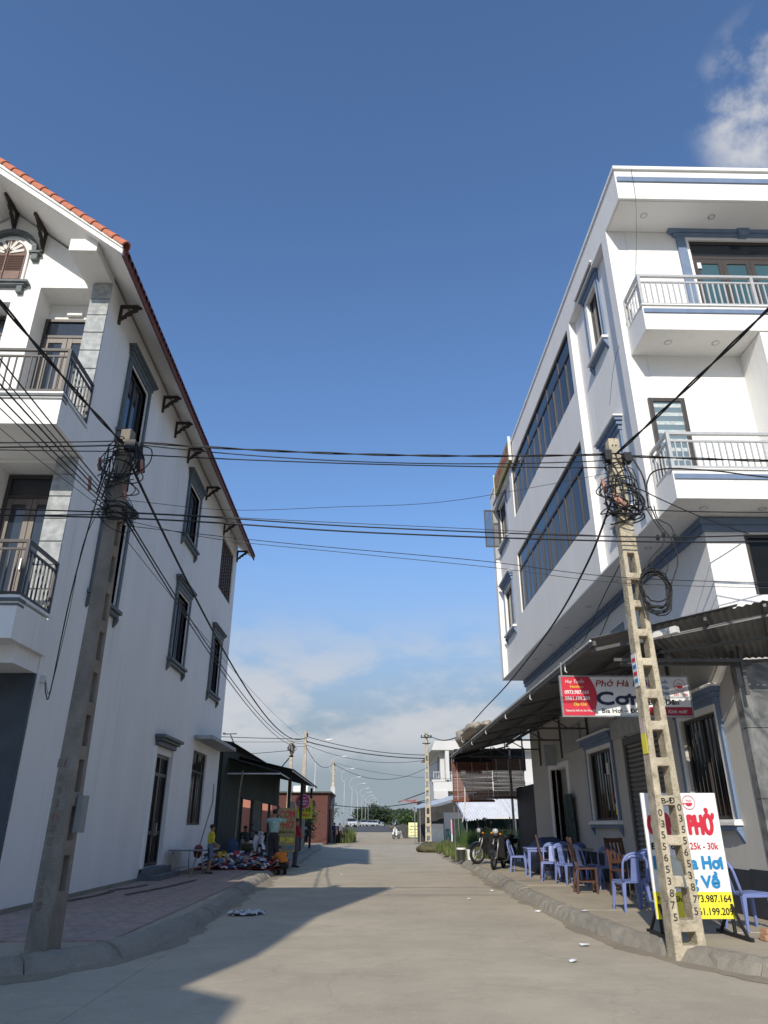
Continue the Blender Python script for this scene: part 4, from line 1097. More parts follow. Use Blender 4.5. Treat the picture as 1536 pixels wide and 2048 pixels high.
M_mark = mat('marker_paint', (.04, .035, .03), .9, .3, 30)
rail_c = lambda z, s: s * rW(z) * .73
digits(RP, rW, rD, '0355653875', lambda z: rail_c(z, -1), 1.40, .122, .08, M_mark)
digits(RP, rW, rD, '0355653875', lambda z: rail_c(z, 1), 1.46, .122, .08, M_mark)
put_text(fit_text('B-Đ', .16, .065, .01), M_ink, RP, (-.09, -rD(1.57) - .006, 1.54), (1, 0, .05), (0, 0, 1), 'painted_letters')
me = fit_text('P/7.5B', .52, .085, .0)
put_text(me, mat('embossed_shadow', (.30, .27, .21), .9), RP, (.035, -rD(5.2) - .004, 4.98), (0, .012, 1), (-1, 0, 0), 'embossed_mark')
for x, z in ((.02, 6.5), (-.03, 6.5), (.0, 6.32), (0.02, 5.66)):
    q = MB(); q.disc((x, -rD(z) - .004, z), .011, .012, 'y', 8); q.build('bolt_hole', M_ink, RP)
# bill stickers on the narrow side
for i, (z, m_, h) in enumerate(((2.95, M_signwhite, .42), (2.12, M_signyellow, .24), (2.36, mat('faded_sticker', (.55, .45, .40), .7, .2, 20), .18))):
    q = MB(); q.box(-rW(z) - .009, -rW(z) - .004, -.09, .06, z, z + h); k = q.build('bill_sticker', m_, RP); 
    if i == 0:
        for j in range(4):
            q = MB(); q.box(-rW(z) - .012, -rW(z) - .0095, -.07, .04, z + .05 + j * .09, z + .10 + j * .09); q.build('sticker_print', M_signred if j % 2 else M_signblue, k)
q = MB(); q.hexa([(-.09, -.06, .75), (.06, -.13, .62), (.07, -.1, .63), (-.08, -.03, .78), (-.10, -.05, .98), (.03, -.12, .90), (.04, -.09, .91), (-.09, -.02, 1.0)]); q.build('broken_tile_shard', M_slate, RP)
# left pole: faded painted letters on the plain face (local +X faces the camera after turning)
def lface(z): return lW(z) + .004
mfade = mat('faded_paint', (.20, .17, .135), .9, .2, 10); mred = mat('faded_red_paint', (.25, .13, .10), .9, .2, 10)
for i, (t, z, m_) in enumerate((('BĐ', 1.93, mfade), ('0', 1.77, mfade), ('9', 1.63, mfade), ('3', 1.49, mfade), ('M', 1.35, mred), ('0', 1.22, mfade), ('8', 1.09, mfade), ('3', .70, mfade), ('5', .57, mfade), ('8', .44, mfade))):
    me = fit_text(t, None, .095 if i else .10, .012); zz = z
    # plain face at local -X (turned to face the street corner)
    put_text(me, m_, LP, (-lface(z) - .002, .07 if len(t) < 2 else .12, zz), (0, -1, random.uniform(-.1, .1)), (.0, 0, 1), 'painted_digit')
q = MB(); q.box(-.02, .10, -lD(1.5) - .10, -lD(1.5) - .02, 1.22, 1.62)
# meter board strapped to the left pole
k = q.build('meter_board', mat('grey_board', (.24, .25, .24), .7, .15, 5), LP)

# ------------------------------------------------------------------ cables
def cable(label, pts, r=.011, m=None, name='cable', n=6, group='overhead cables'):
    b = MB(); b.tube(pts, r, n); o = b.build(name, m or M_cable, smooth=True)
    return tag(o, label, 'cable', group)
RT = Vector((3.62, 9.2, 6.42)); LT = Vector((-3.55, 9.0, 6.4))
def twist(label, a, b, sag, r, n=60, tw=4.0, **k):
    """bundle of two conductors twisted round each other along one sag"""
    bb = MB(); base = sagline(a, b, sag, n); d = (Vector(b) - Vector(a)).normalized(); u = d.orthogonal().normalized(); w = d.cross(u); L_ = (Vector(b) - Vector(a)).length
    for ph in (0, math.pi):
        bb.tube([p + (u * math.cos(ph + tw * L_ * i / n) + w * math.sin(ph + tw * L_ * i / n)) * r for i, p in enumerate(base)], r * .95, 5)
    o = bb.build('cable', M_cable, smooth=True)
    return tag(o, label, 'cable', 'overhead cables')
twist('thick twisted power cable between the two near poles, topmost of the span', (-3.3, 9.0, 6.43), (3.45, 9.2, 6.42), .10, .010)
cable('upper of two thin wires just below the twisted span', sagline((-3.4, 9.0, 6.40), (3.5, 9.2, 6.32), .16, 24), .009)
cable('lower of two thin wires just below the twisted span', sagline((-3.4, 9.05, 6.26), (3.5, 9.2, 6.20), .05, 24), .010)
cable('hair-thin slack wire sagging below the top span', smooth_path([(-3.4, 9.1, 5.56), (-2.0, 9.2, 5.47), (-.5, 9.2, 5.53), (1.0, 9.2, 5.62), (2.6, 9.2, 5.92), (3.5, 9.2, 6.12)]), .004)
cable('upper black telecom line crossing both near poles at mid height', smooth_path([(-9, 9.0, 5.42), (-3.5, 8.93, 5.30), (0, 9.0, 5.14), (3.6, 9.1, 5.07), (6, 9.1, 5.13), (9, 9.2, 5.3)], 10), .010)
cable('lower black telecom line crossing both near poles at mid height', smooth_path([(-9, 9.0, 5.30), (-3.5, 8.93, 5.22), (0, 9.0, 5.06), (3.6, 9.1, 5.0), (6, 9.1, 5.02), (9, 9.2, 5.1)], 10), .0115)
cable('fine wire running lowest between the poles to the right edge', smooth_path([(-3.4, 9.05, 5.16), (-1.2, 9.05, 4.92), (1.5, 9.1, 4.70), (3.6, 9.2, 4.50), (7, 9.2, 4.42)], 8), .005)
cable('second fine wire drooping beside the lowest one', smooth_path([(-3.4, 9.05, 5.24), (-2.1, 9.05, 4.97), (-.3, 9.1, 4.80), (1.7, 9.1, 4.60), (3.6, 9.2, 4.42), (7, 9.2, 4.35)], 8), .0045, M_cable_g)
cable('thin wire close under the upper telecom line', smooth_path([(-3.4, 9.0, 5.34), (-.8, 9.0, 5.22), (1.6, 9.0, 5.12), (3.6, 9.05, 5.04)], 8), .005, M_cable_g)
# lines leaving the picture towards the viewer
twist('thick cable rising from the left pole top to the upper left', LT, (-3.85, 2.2, 6.15), .12, .0125)
twist('thick cable rising from the right pole top to the upper right', RT, (4.85, 2.2, 6.55), .08, .0125)
for i, (x, z, s, r, nm) in enumerate(((-3.30, 5.62, .05, .008, 'topmost'), (-3.36, 5.50, .07, .006, 'second'), (-3.43, 5.42, .06, .009, 'third'), (-3.52, 5.34, .08, .008, 'fourth'), (-3.62, 5.22, .06, .006, 'fifth'), (-3.75, 5.02, .10, .004, 'thinnest'))):
    cable('%s of the thin lines fanning from the left pole to the left edge' % nm, sagline((-3.6, 9.0, 5.58 - i * .05), (x - .35, 2.5, z + .02), s, 14), r)
# lines along the cross street to the left
for i, (z0, z1, r, nm) in enumerate(((6.45, 6.30, .010, 'upper'), (6.38, 6.22, .012, 'middle'), (6.28, 6.42, .008, 'lower'), (5.30, 5.29, .009, 'lowest'))):
    cable('%s of the level wires from the left pole past the balconies' % nm, sagline((-3.6, 9.0, z0), (-12, 8.6, z1), .10, 16), r)
# lines to the right over the shop
twist('thick cable from the right pole top past the upper balcony', (3.75, 9.2, 6.40), (11, 9.0, 6.32), .08, .011)
cable('bent cable from the right pole tangle past the lower balcony', smooth_path([(3.98, 9.2, 5.55), (4.02, 9.2, 5.95), (4.25, 9.2, 6.18), (5.0, 9.15, 6.14), (6.2, 9.1, 5.98), (10, 9.0, 5.7)], 8), .012)
cable('wire slanting from the right pole coil down to the dark upper window', sagline((3.95, 9.3, 5.9), (6.45, 11.1, 5.95), .05, 12), .009)
cable('wire from the right pole coil to the overhang corner at the frame edge', sagline((3.92, 9.25, 5.55), (8.5, 10.3, 6.1), .06, 12), .009)
# along the street
L2 = Vector((-3.9, 46.6, 6.45)); R2 = Vector((3.5, 46.0, 6.6))
cable('thick black service cable sagging from the left near pole to the far left pole', sagline((-3.45, 9.1, 6.15), L2, 1.35, 40), .020, n=8)
cable('upper of two slim cables following the thick one down the left side', sagline((-3.45, 9.1, 5.42), (-3.95, 46.6, 6.1), .95, 36), .011)
cable('lower of two slim cables following the thick one down the left side', sagline((-3.45, 9.1, 5.36), (-3.9, 46.6, 5.95), 1.02, 36), .011)
cable('hair-thin wire running off behind the left house wall edge', sagline((-3.45, 9.15, 5.1), (-3.0, 46.6, 5.9), .55, 30), .005, M_cable_g)
cable('thick cable running from the right near pole down to the awning bundle', smooth_path([(3.52, 9.3, 5.75), (3.48, 10.6, 5.25), (3.45, 13, 4.85), (3.45, 17.5, 4.62), (3.5, 22, 4.62), (3.5, 26.3, 4.55)], 10), .016)
cable('cable from the awning bundle to the far right pole', smooth_path([(3.5, 26.3, 4.55), (3.45, 30, 4.62), (3.45, 36, 5.2), (3.5, 46, 6.62)], 10), .022)
cable('looped wire hanging under the overhang soffit, upper', smooth_path([(3.62, 9.45, 4.9), (3.75, 11, 4.72), (4.1, 13.2, 4.65), (4.5, 15.2, 4.9), (4.7, 16.2, 5.35)], 8), .008)
cable('looped wire hanging under the overhang soffit, lower', smooth_path([(3.68, 9.45, 4.55), (3.85, 11, 4.5), (4.2, 12.8, 4.55), (4.4, 15, 4.75), (4.62, 15.9, 5.1)], 8), .008)
cable('dark drop cable from the left pole to the house corner under the balcony', smooth_path([(-3.72, 9.05, 6.1), (-3.85, 9.1, 5.35), (-4.25, 9.8, 4.35), (-5.2, 11.9, 3.38), (-5.45, 12.33, 3.42), (-5.52, 12.36, 3.62)], 8), .010)
cable('thin second drop wire to the house corner', smooth_path([(-3.75, 9.05, 5.4), (-3.95, 9.2, 4.9), (-4.4, 10.2, 4.2), (-5.25, 12.0, 3.42), (-5.52, 12.37, 3.66)], 8), .005)
cable('fine wire hanging down the townhouse front from the parapet', smooth_path([(5.25, 10.3, 13.7), (5.22, 10.35, 12.6), (5.12, 10.9, 10.9), (4.85, 11.6, 9.9), (4.83, 12.2, 9.2)], 6), .004, M_cable_g)

# ------------------------------------------------------------------ cable tangles on the near poles
def loops(c, spec, seed):
    random.seed(seed); b = MB()
    for (n, rx, rz, dy, r, cz) in spec:
        for i in range(n):
            a = rx * random.uniform(.65, 1.1); h = rz * random.uniform(.7, 1.1); ph = random.uniform(0, 6.28); t1 = random.uniform(4.2, 7.5)
            ox, oz = random.uniform(-.08, .08), cz + random.uniform(-.10, .10); k1, k2 = random.uniform(.1, .3), random.uniform(0, 6.28); til = random.uniform(-.35, .35)
            pts = []
            for j in range(26):
                t = ph + t1 * j / 25
                x = ox + a * math.cos(t) * (1 + k1 * math.sin(2 * t + k2)); z = oz + h * math.sin(t) + til * x
                y = dy * math.sin(t * 1.0 + k2) - .14 + random.uniform(-.005, .005)
                pts.append((c[0] + x, c[1] + y, c[2] + z))
            b.tube(smooth_path(pts, 2), r * random.uniform(.75, 1.1), 5)
    return b
TG = T('cable_tangle', 'messy tangle of looped black wires round the right pole head', 'cable tangle', (3.62, 9.3, 5.5), group='cable tangles')
loops((3.62, 9.3, 5.72), [(8, .34, .25, .14, .010, 0), (6, .28, .09, .18, .011, -.22), (6, .15, .40, .12, .009, .12)], 3).build('wire_loops', M_cable, TG, smooth=True)
b = MB()
for a, c in (((3.42, 9.2, 6.38), (3.38, 9.1, 5.75)), ((3.5, 9.15, 6.35), (3.6, 9.05, 5.6)), ((3.7, 9.15, 6.38), (3.72, 9.05, 5.6)), ((3.85, 9.2, 6.4), (3.95, 9.1, 5.7))):
    b.tube(smooth_path([a, ((a[0] + c[0]) / 2 + .05, a[1] - .05, (a[2] + c[2]) / 2), c]), .013, 6)
b.build('down_leads', M_cable, TG, smooth=True)
b = MB()
for (x, z, t) in ((3.33, 5.95, .15), (3.45, 5.72, .5), (3.52, 5.66, .9)): b.tube([(x, 9.08, z), (x + .10 * math.sin(t), 9.07, z - .22 * math.cos(t))], .024, 7)
b.build('splice_sleeve', M_insul, TG, smooth=True)
b = MB()
for z in (6.42, 6.27, 5.52): b.torus((3.62, 9.3, z), .14, .012, 'z', 16, 5)
b.box(3.44, 3.54, 9.12, 9.26, 6.30, 6.46); b.box(3.72, 3.83, 9.12, 9.26, 6.28, 6.42)
b.build('pole_clamp', M_black, TG)
CO = T('cable_coil', 'neat black cable coil hung on the right pole below the tangle', 'cable coil', (3.85, 9.12, 4.2), group='cable tangles')
random.seed(11); b = MB()
for i in range(9):
    r = random.uniform(.19, .26); cx_, cz_ = 3.84 + random.uniform(-.03, .03), 4.33 + random.uniform(-.04, .04)
    b.tube([(cx_ + r * .92 * math.cos(t), 9.08 + random.uniform(-.03, .03), cz_ + r * 1.08 * math.sin(t) - .02 * i * (math.sin(t) < -.6)) for t in [2 * math.pi * j / 28 for j in range(29)]], .010, 5)
b.build('coil_turns', M_cable, CO, smooth=True)
b = MB()
b.tube(smooth_path([(3.75, 9.08, 4.58), (3.85, 9.08, 4.75), (4.05, 9.1, 4.95), (4.08, 9.1, 5.12), (3.98, 9.12, 5.35), (3.9, 9.15, 5.6)]), .009, 5)
b.tube(smooth_path([(4.06, 9.1, 4.35), (4.22, 9.1, 4.7), (4.2, 9.1, 5.0), (4.05, 9.12, 5.3), (3.98, 9.12, 5.55)]), .009, 5)
b.tube(smooth_path([(4.02, 9.1, 5.55), (4.05, 9.1, 5.35), (4.2, 9.1, 5.25), (4.24, 9.1, 5.1)]), .008, 5)
b.tube(smooth_path([(3.8, 9.06, 4.62), (3.95, 9.06, 4.78), (4.06, 9.06, 4.66), (4.0, 9.06, 4.5)]), .008, 5)
b.build('coil_tails', M_cable, CO, smooth=True)
b = MB()
for x, z in ((4.0, 5.06), (4.09, 5.1), (4.24, 5.08)): b.ell((x, 9.1, z), (.03, .03, .045), 7, 5)
b.build('wire_connector', M_black, CO)
TL = T('cable_tangle', 'messy tangle of looped black wires round the left pole head', 'cable tangle', (-3.55, 9.1, 5.4), group='cable tangles')
loops((-3.55, 9.1, 6.0), [(6, .30, .18, .14, .008, 0), (4, .22, .10, .16, .008, -.22), (4, .13, .36, .12, .008, .1)], 5).build('wire_loops', M_cable, TL, smooth=True)
b = loops((-3.50, 9.1, 5.34), [(6, .20, .07, .14, .008, 0), (2, .26, .16, .12, .006, -.06)], 8); b.build('lower_wire_loops', M_cable, TL, smooth=True)
b = MB(); 
for a, c in (((-3.75, 9.0, 6.4), (-3.78, 8.95, 5.6)), ((-3.6, 8.95, 6.4), (-3.68, 8.9, 5.5)), ((-3.45, 8.95, 6.4), (-3.35, 8.9, 5.6)), ((-3.3, 9.0, 6.42), (-3.32, 8.95, 5.95))):
    b.tube(smooth_path([a, ((a[0] + c[0]) / 2 + .04, a[1] - .05, (a[2] + c[2]) / 2), c]), .012, 6)
b.tube(smooth_path([(-3.36, 8.95, 6.1), (-3.3, 8.92, 6.3), (-3.12, 8.92, 6.28), (-3.10, 8.92, 6.1), (-3.2, 8.92, 5.95), (-3.45, 8.92, 5.85)]), .009, 5)
b.build('down_leads', M_cable, TL, smooth=True)
b = MB()
for (x, z) in ((-3.83, 6.15), (-3.24, 6.12), (-3.92, 5.85), (-3.42, 5.72)): b.tube([(x, 8.96, z), (x + .03, 8.95, z - .2)], .024, 7)
b.build('splice_sleeve', M_insul, TL, smooth=True)
b = MB()
for z in (6.42, 6.30, 5.42, 5.26): b.torus((-3.55, 9.12, z), .15, .012, 'z', 16, 5)
b.box(-3.5, -3.36, 8.93, 9.06, 6.30, 6.44); b.tube([(-3.32, 8.98, 6.4), (-3.22, 9.0, 5.95)], .04, 7)
b.build('pole_clamp', M_black, TL)
# ------------------------------------------------------------------ awnings
def corrugated(b, A, Bv, Cv, Dv, pitch=.075, amp=.018, m=0, th=.0):
    """corrugated sheet over the quad A-B-C-D; ribs run from edge AB to edge DC"""
    A, Bv, Cv, Dv = map(Vector, (A, Bv, Cv, Dv)); n = max(4, int((Bv - A).length / pitch * 4)); nrm = (Bv - A).cross(Dv - A).normalized()
    vs = []
    for i in range(n + 1):
        t = i / n; o = nrm * amp * math.sin(2 * math.pi * i / 4)
        vs += [A.lerp(Bv, t) + o, Dv.lerp(Cv, t) + o]
    b.add(vs, [(2 * i, 2 * i + 2, 2 * i + 3, 2 * i + 1) for i in range(n)], m)
    return b
AW = T('shop_awning', 'long dark corrugated metal awning on steel trusses along the townhouse shopfront', 'awning', (5.75, 20, 0.15))
for k in range(5):
    y0 = 10.6 + k * 4.0; y1 = y0 + 4.01
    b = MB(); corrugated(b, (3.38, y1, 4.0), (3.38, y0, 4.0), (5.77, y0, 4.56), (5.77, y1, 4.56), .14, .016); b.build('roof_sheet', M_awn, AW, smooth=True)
b = MB(); b.box(3.40, 3.45, 10.62, 30.55, 3.90, 3.97); b.box(4.5, 4.55, 10.62, 30.55, 4.15, 4.2); b.box(5.64, 5.70, 10.62, 30.55, 4.38, 4.46); b.build('purlin', M_truss, AW)
for y in (10.8, 13.6, 16.4, 19.2, 22.0, 24.8, 27.6, 30.4):
    b = MB(); b.beam((3.42, y, 3.86), (5.74, y, 4.36), .045, .05); b.beam((3.75, y, 3.72), (5.74, y, 3.72), .045, .045)
    b.beam((4.55, y, 3.74), (4.55, y, 4.06), .03, .03); b.beam((5.2, y, 3.74), (4.6, y, 4.06), .03, .03)
    b.beam((5.72, y, 3.2), (5.72, y, 4.3), .05, .05); b.build('truss', M_truss, AW)
b = MB(); b.tube([(3.36, 10.6, 3.965), (3.36, 30.55, 3.965)], .018, 6); b.build('front_edge_pipe', M_pvc, AW)
for i, y in enumerate((12.2, 15.1, 18, 21.2, 24.2, 27)):
    b = MB(); b.tube([(3.38, y, 3.95), (3.37, y, 3.82), (3.40, y, 3.80)], .012, 5); b.build('edge_hook', M_pvc, AW)
# corner awning towards the cross street
CA = T('corner_awning', 'corrugated metal awning jutting out over the street corner behind the right pole', 'awning', (5.75, 10, .15))
A_, B_, C_, D_ = (3.98, 10.12, 4.02), (7.7, 8.72, 4.66), (8.6, 11.16, 3.92), (4.85, 11.16, 3.80)
b = MB(); corrugated(b, A_, B_, C_, D_, .11, .014); b.build('roof_sheet', M_awn, CA, smooth=True)
dn = Vector((0, 0, -.06))
for t in (.02, .22, .42, .62, .82):
    a = Vector(A_).lerp(Vector(B_), t); c = Vector(D_).lerp(Vector(C_), t); b = MB(); b.beam(a + dn, c + dn, .04, .05); b.build('rafter', M_truss, CA)
for t in (.12, .5, .92):
    a = Vector(A_).lerp(Vector(D_), t); c = Vector(B_).lerp(Vector(C_), t); b = MB(); b.beam(a + dn * 1.75, c + dn * 1.75, .04, .04); b.build('purlin_bar', M_truss, CA)
b = MB(); b.beam((3.9, 10.95, 3.68), (5.95, 10.95, 3.70), .05, .05); b.beam((5.70, 10.95, 3.72), (5.70, 10.95, 4.25), .05, .05); b.beam((4.75, 10.95, 3.72), (4.75, 10.95, 4.1), .03, .03); b.build('tie_beam', M_truss, CA)
b = MB(); b.beam((3.95, 10.25, 3.9), (4.35, 9.75, 3.93), .10, .09); b.build('gutter_end', M_pvc, CA)
# wind-blown tarpaulin bundle on the awning edge
random.seed(4); b = MB()
b.ell((3.5, 24.6, 4.27), (.34, 1.5, .22), 18, 10, jit=.16); b.ell((3.45, 26.6, 4.28), (.3, .9, .30), 16, 9, jit=.2); b.ell((3.6, 22.6, 4.2), (.22, .9, .12), 14, 8, jit=.2)
o = b.build('tarpaulin_bundle', mat('dusty_tarp', (.40, .36, .30), .8, .25, 3, .5, 12), smooth=True); tag(o, 'grey folded tarpaulin bundle lying on the far awning edge', 'tarpaulin')
b = MB(); b.tube(smooth_path([(3.3, 26.0, 4.35), (3.27, 25.9, 4.1), (3.3, 25.6, 4.02), (3.27, 25.3, 4.1), (3.3, 25.1, 4.3)]), .02, 5); o = b.build('tarp_rope', M_pvc, smooth=True); tag(o, 'white rope looped round the tarpaulin bundle', 'rope')

# ------------------------------------------------------------------ banner under the awning
BN = T('shop_banner', 'red and white phở and cơm banner hanging under the awning behind the right pole', 'sign', (4.27, 12.0, 3.05))
b = MB(); b.box(3.22, 5.37, 12.0, 12.04, 3.05, 3.69); b.build('banner_panel', M_signwhite, BN)
b = MB()
for (x0, x1, z0, z1) in ((3.20, 5.39, 3.03, 3.055), (3.20, 5.39, 3.685, 3.71), (3.20, 3.225, 3.055, 3.685), (5.365, 5.39, 3.055, 3.685)): b.box(x0, x1, 11.99, 12.05, z0, z1)
b.build('banner_frame', M_steel_gal, BN)
def wave(z): return 3.70 + .07 * math.sin((3.69 - z) / .64 * 4.0) + .09 * (3.69 - z) / .64
n = 14; b = MB(); zs = [3.055 + .63 * i / n for i in range(n + 1)]
b.add([(3.226, 11.996, z) for z in zs] + [(wave(z), 11.996, z) for z in zs], [(i, n + 1 + i, n + 2 + i, i + 1) for i in range(n)]); b.build('red_field', M_signred, BN)
b = MB(); b.add([(4.62, 11.996, 3.056), (5.364, 11.996, 3.056), (5.364, 11.996, 3.195), (4.66, 11.996, 3.195)], [(0, 1, 2, 3)]); b.build('red_strip', mat('sign_maroon', (.33, .012, .035), .45, .03, 3), BN)
def btxt(s, x, z, w, h, m, wt=.0, sh=0.0): put_text(fit_text(s, w, h, wt, shear=sh), m, BN, (x, 11.992, z), (1, 0, 0), (0, 0, 1))
btxt('Huy Tuyến', 3.29, 3.585, .32, .055, M_signwhite, .0, .3); btxt('Hotline:', 3.37, 3.505, .22, .042, M_signyellow); btxt('0973.987.164', 3.27, 3.405, .40, .06, M_signwhite, .02); btxt('0961.199.209', 3.27, 3.305, .41, .06, M_signwhite, .02)
btxt('Địa Chỉ:', 3.40, 3.215, .22, .048, M_signyellow, .01); btxt('Đường Gò, Kiến An, Sơn Động, HN', 3.26, 3.12, .50, .032, M_signwhite, .01)
btxt('Phở Hà Nội', 3.80, 3.53, .93, .105, mat('sign_dark_red', (.33, .02, .03), .5, .03, 3), .012, .2)
btxt('Cơm', 3.80, 3.235, .86, .21, M_signnavy, .035); btxt('Bình Dân', 4.66, 3.235, .50, .085, M_ink, .025); btxt('Bia Hơi – Đồ Nhậu', 3.86, 3.10, .92, .07, M_ink, .012)
for i, s in enumerate(('Cơm Xuất', 'Cơm Hộp', 'Cơm Đặt')): btxt(s, 4.70, 3.585 - i * .095, .33, .052, M_signblue, .012)
btxt('25k - 30k', 5.10, 3.385, .24, .035, M_signred, .01); btxt('Kính mời!', 4.96, 3.095, .32, .06, M_signwhite, .0, .3)
def bowl(par, x, z, r, y, m=M_signred):
    b = MB(); k = 24
    b.add([(x + r * math.cos(2 * math.pi * i / k), y, z + r * math.sin(2 * math.pi * i / k)) for i in range(k)] + [(x + r * .93 * math.cos(2 * math.pi * i / k), y, z + r * .93 * math.sin(2 * math.pi * i / k)) for i in range(k)], [(i, (i + 1) % k, k + (i + 1) % k, k + i) for i in range(k)])
    w = r * .55
    b.add([(x + w * math.cos(math.pi + math.pi * i / 10), y, z - r * .05 + w * .85 * math.sin(math.pi + math.pi * i / 10)) for i in range(11)], [tuple(range(11))])
    b.add([(x - w * 1.35 + .25 * w * math.cos(2 * math.pi * i / 8), y, z - r * .15 + .2 * w * math.sin(2 * math.pi * i / 8)) for i in range(8)], [tuple(range(8))])
    b.build('bowl_emblem', m, par)
    put_text(fit_text('Hot', r * .9, r * .35, 0, shear=.3), m, par, (x - r * .4, y, z + r * .12), (1, 0, 0), (0, 0, 1))
bowl(BN, 5.22, 3.55, .10, 11.992)
b = MB(); b.beam((3.25, 12.02, 3.71), (3.25, 12.02, 3.93), .02, .02); b.beam((5.3, 12.02, 3.71), (5.3, 12.02, 4.3), .02, .02); b.build('hanger', M_steel_gal, BN)

# ------------------------------------------------------------------ standing menu board
SB = T('menu_board', 'white standing cơm - phở menu board with yellow phone strip behind the right pole', 'sign', (4.05, 9.9, .15))
b = MB(); b.box(3.555, 4.535, 9.90, 9.93, .345, 1.785); b.build('board_panel', M_signwhite, SB)
b = MB(); b.add([(3.557, 9.896, .347), (4.533, 9.896, .347), (4.533, 9.896, .64), (3.557, 9.896, .64)], [(0, 1, 2, 3)]); b.build('yellow_strip', M_signyellow, SB)
def stxt(s, x, z, w, h, m, wt=.0, sh=0.0, halo=None): put_text(fit_text(s, w, h, wt, shear=sh), m, SB, (x, 9.891, z), (1, 0, 0), (0, 0, 1))
stxt('CƠM - PHỞ', 3.60, 1.30, .86, .225, M_signred, .045); stxt('Bình dân', 3.61, 1.12, .41, .075, M_ink, .025); stxt('25k - 30k', 4.10, 1.12, .36, .08, M_signred, .012)
stxt('Bún Bia Hơi', 3.615, .90, .86, .145, M_signblue, .04); stxt('Mang Về', 3.72, .69, .68, .135, M_signblue, .04)
stxt('Nhận Ship:', 3.60, .535, .37, .065, M_ink, .012); stxt('0973.987.164', 3.98, .53, .53, .08, M_ink, .015); stxt('0961.199.209', 3.98, .39, .53, .08, M_ink, .015)
bowl(SB, 4.17, 1.67, .085, 9.891)
b = MB()
for x in (3.60, 4.5):
    b.beam((x, 9.5, .17), (x, 10.4, .17), .045, .04); b.beam((x, 9.6, .18), (x, 9.9, .5), .03, .03); b.beam((x, 10.3, .18), (x, 9.95, .5), .03, .03); b.beam((x, 9.915, .18), (x, 9.945, 1.75), .035, .03)
b.build('stand', M_black, SB)
# ------------------------------------------------------------------ furniture (built at the origin, facing local -Y)
def plastic_chair():
    t = T('plastic_chair', '', 'chair', (0, 0, 0)); m = M_plastic_b
    b = MB(); b.hexa([(-.20, -.21, .42), (.20, -.21, .42), (.185, .20, .405), (-.185, .20, .405), (-.21, -.22, .445), (.21, -.22, .445), (.19, .21, .43), (-.19, .21, .43)])
    b.box(-.20, .20, -.215, -.195, .385, .42); b.box(-.205, -.187, -.195, .19, .385, .421); b.box(.187, .205, -.195, .19, .385, .421)
    b.build('seat', m, t, bevel=.01)
    for sx in (-1, 1):
        for sy in (-1, 1):
            b = MB(); x, y = sx * .185, (-.195 if sy < 0 else .18); k = .03
            b.hexa([(x * 1.2 - .014, y * 1.22 - .014, 0), (x * 1.2 + .014, y * 1.22 - .014, 0), (x * 1.2 + .014, y * 1.22 + .014, 0), (x * 1.2 - .014, y * 1.22 + .014, 0), (x - k, y - k, .42), (x + k, y - k, .42), (x + k, y + k, .42), (x - k, y + k, .42)])
            b.build('leg', m, t, bevel=.006)
    b = MB(); pts = []
    for i in range(17):
        a = math.pi * i / 16; x = .205 * math.cos(a); z = .62 + .22 * math.sin(a) ** .7
        pts.append((x, .21 + (z - .43) * .24, z))
    pts = [(.195, .20, .42), (.20, .225, .52)] + pts + [(-.20, .225, .52), (-.195, .20, .42)]
    b.tube(pts, .019, 8); bk = b.build('backrest', m, t, smooth=True)
    b = MB(); b.hexa([(-.075, .20, .43), (.075, .20, .43), (.075, .212, .43), (-.075, .212, .43), (-.06, .29, .82), (.06, .29, .82), (.06, .302, .82), (-.06, .302, .82)]); b.build('back_splat', m, bk, bevel=.004)
    b = MB(); b.tube([(-.17, .278, .74), (-.06, .292, .80), (.06, .292, .80), (.17, .278, .74)], .03, 6); b.build('top_band', m, bk, smooth=True)
    return t
def wood_chair():
    t = T('wooden_chair', '', 'chair', (0, 0, 0)); m = M_wood
    b = MB(); b.box(-.21, .21, -.21, .19, .43, .465); b.build('seat', m, t, bevel=.008)
    for sx in (-1, 1):
        b = MB(); b.box(sx * .185 - .024, sx * .185 + .024, -.20, -.155, 0, .43); b.build('leg', m, t, bevel=.004)
        b = MB(); b.hexa([(sx * .185 - .024, .19, 0), (sx * .185 + .024, .19, 0), (sx * .185 + .024, .24, 0), (sx * .185 - .024, .24, 0), (sx * .185 - .024, .15, .45), (sx * .185 + .024, .15, .45), (sx * .185 + .024, .195, .45), (sx * .185 - .024, .195, .45)]); b.build('leg', m, t, bevel=.004)
    b = MB()
    for sx in (-1, 1): b.hexa([(sx * .185 - .022, .152, .45), (sx * .185 + .022, .152, .45), (sx * .185 + .022, .192, .45), (sx * .185 - .022, .192, .45), (sx * .185 - .02, .255, 1.02), (sx * .185 + .02, .255, 1.02), (sx * .185 + .02, .29, 1.02), (sx * .185 - .02, .29, 1.02)])
    for z in (.56, .93): y = .165 + (z - .45) * .18; b.box(-.165, .165, y, y + .025, z, z + .08)
    bk = b.build('backrest', m, t, bevel=.004)
    for i in range(4):
        x = -.125 + i * .083; b = MB(); b.hexa([(x - .022, .188, .62), (x + .022, .188, .62), (x + .022, .202, .62), (x - .022, .202, .62), (x - .022, .252, .94), (x + .022, .252, .94), (x + .022, .266, .94), (x - .022, .266, .94)]); b.build('back_slat', m, bk)
    b = MB(); b.box(-.18, .18, -.185, -.165, .12, .15); b.box(-.18, .18, .19, .21, .12, .15); b.box(-.195, -.175, -.165, .19, .2, .23); b.box(.175, .195, -.165, .19, .2, .23); b.build('stretcher', m, t)
    return t
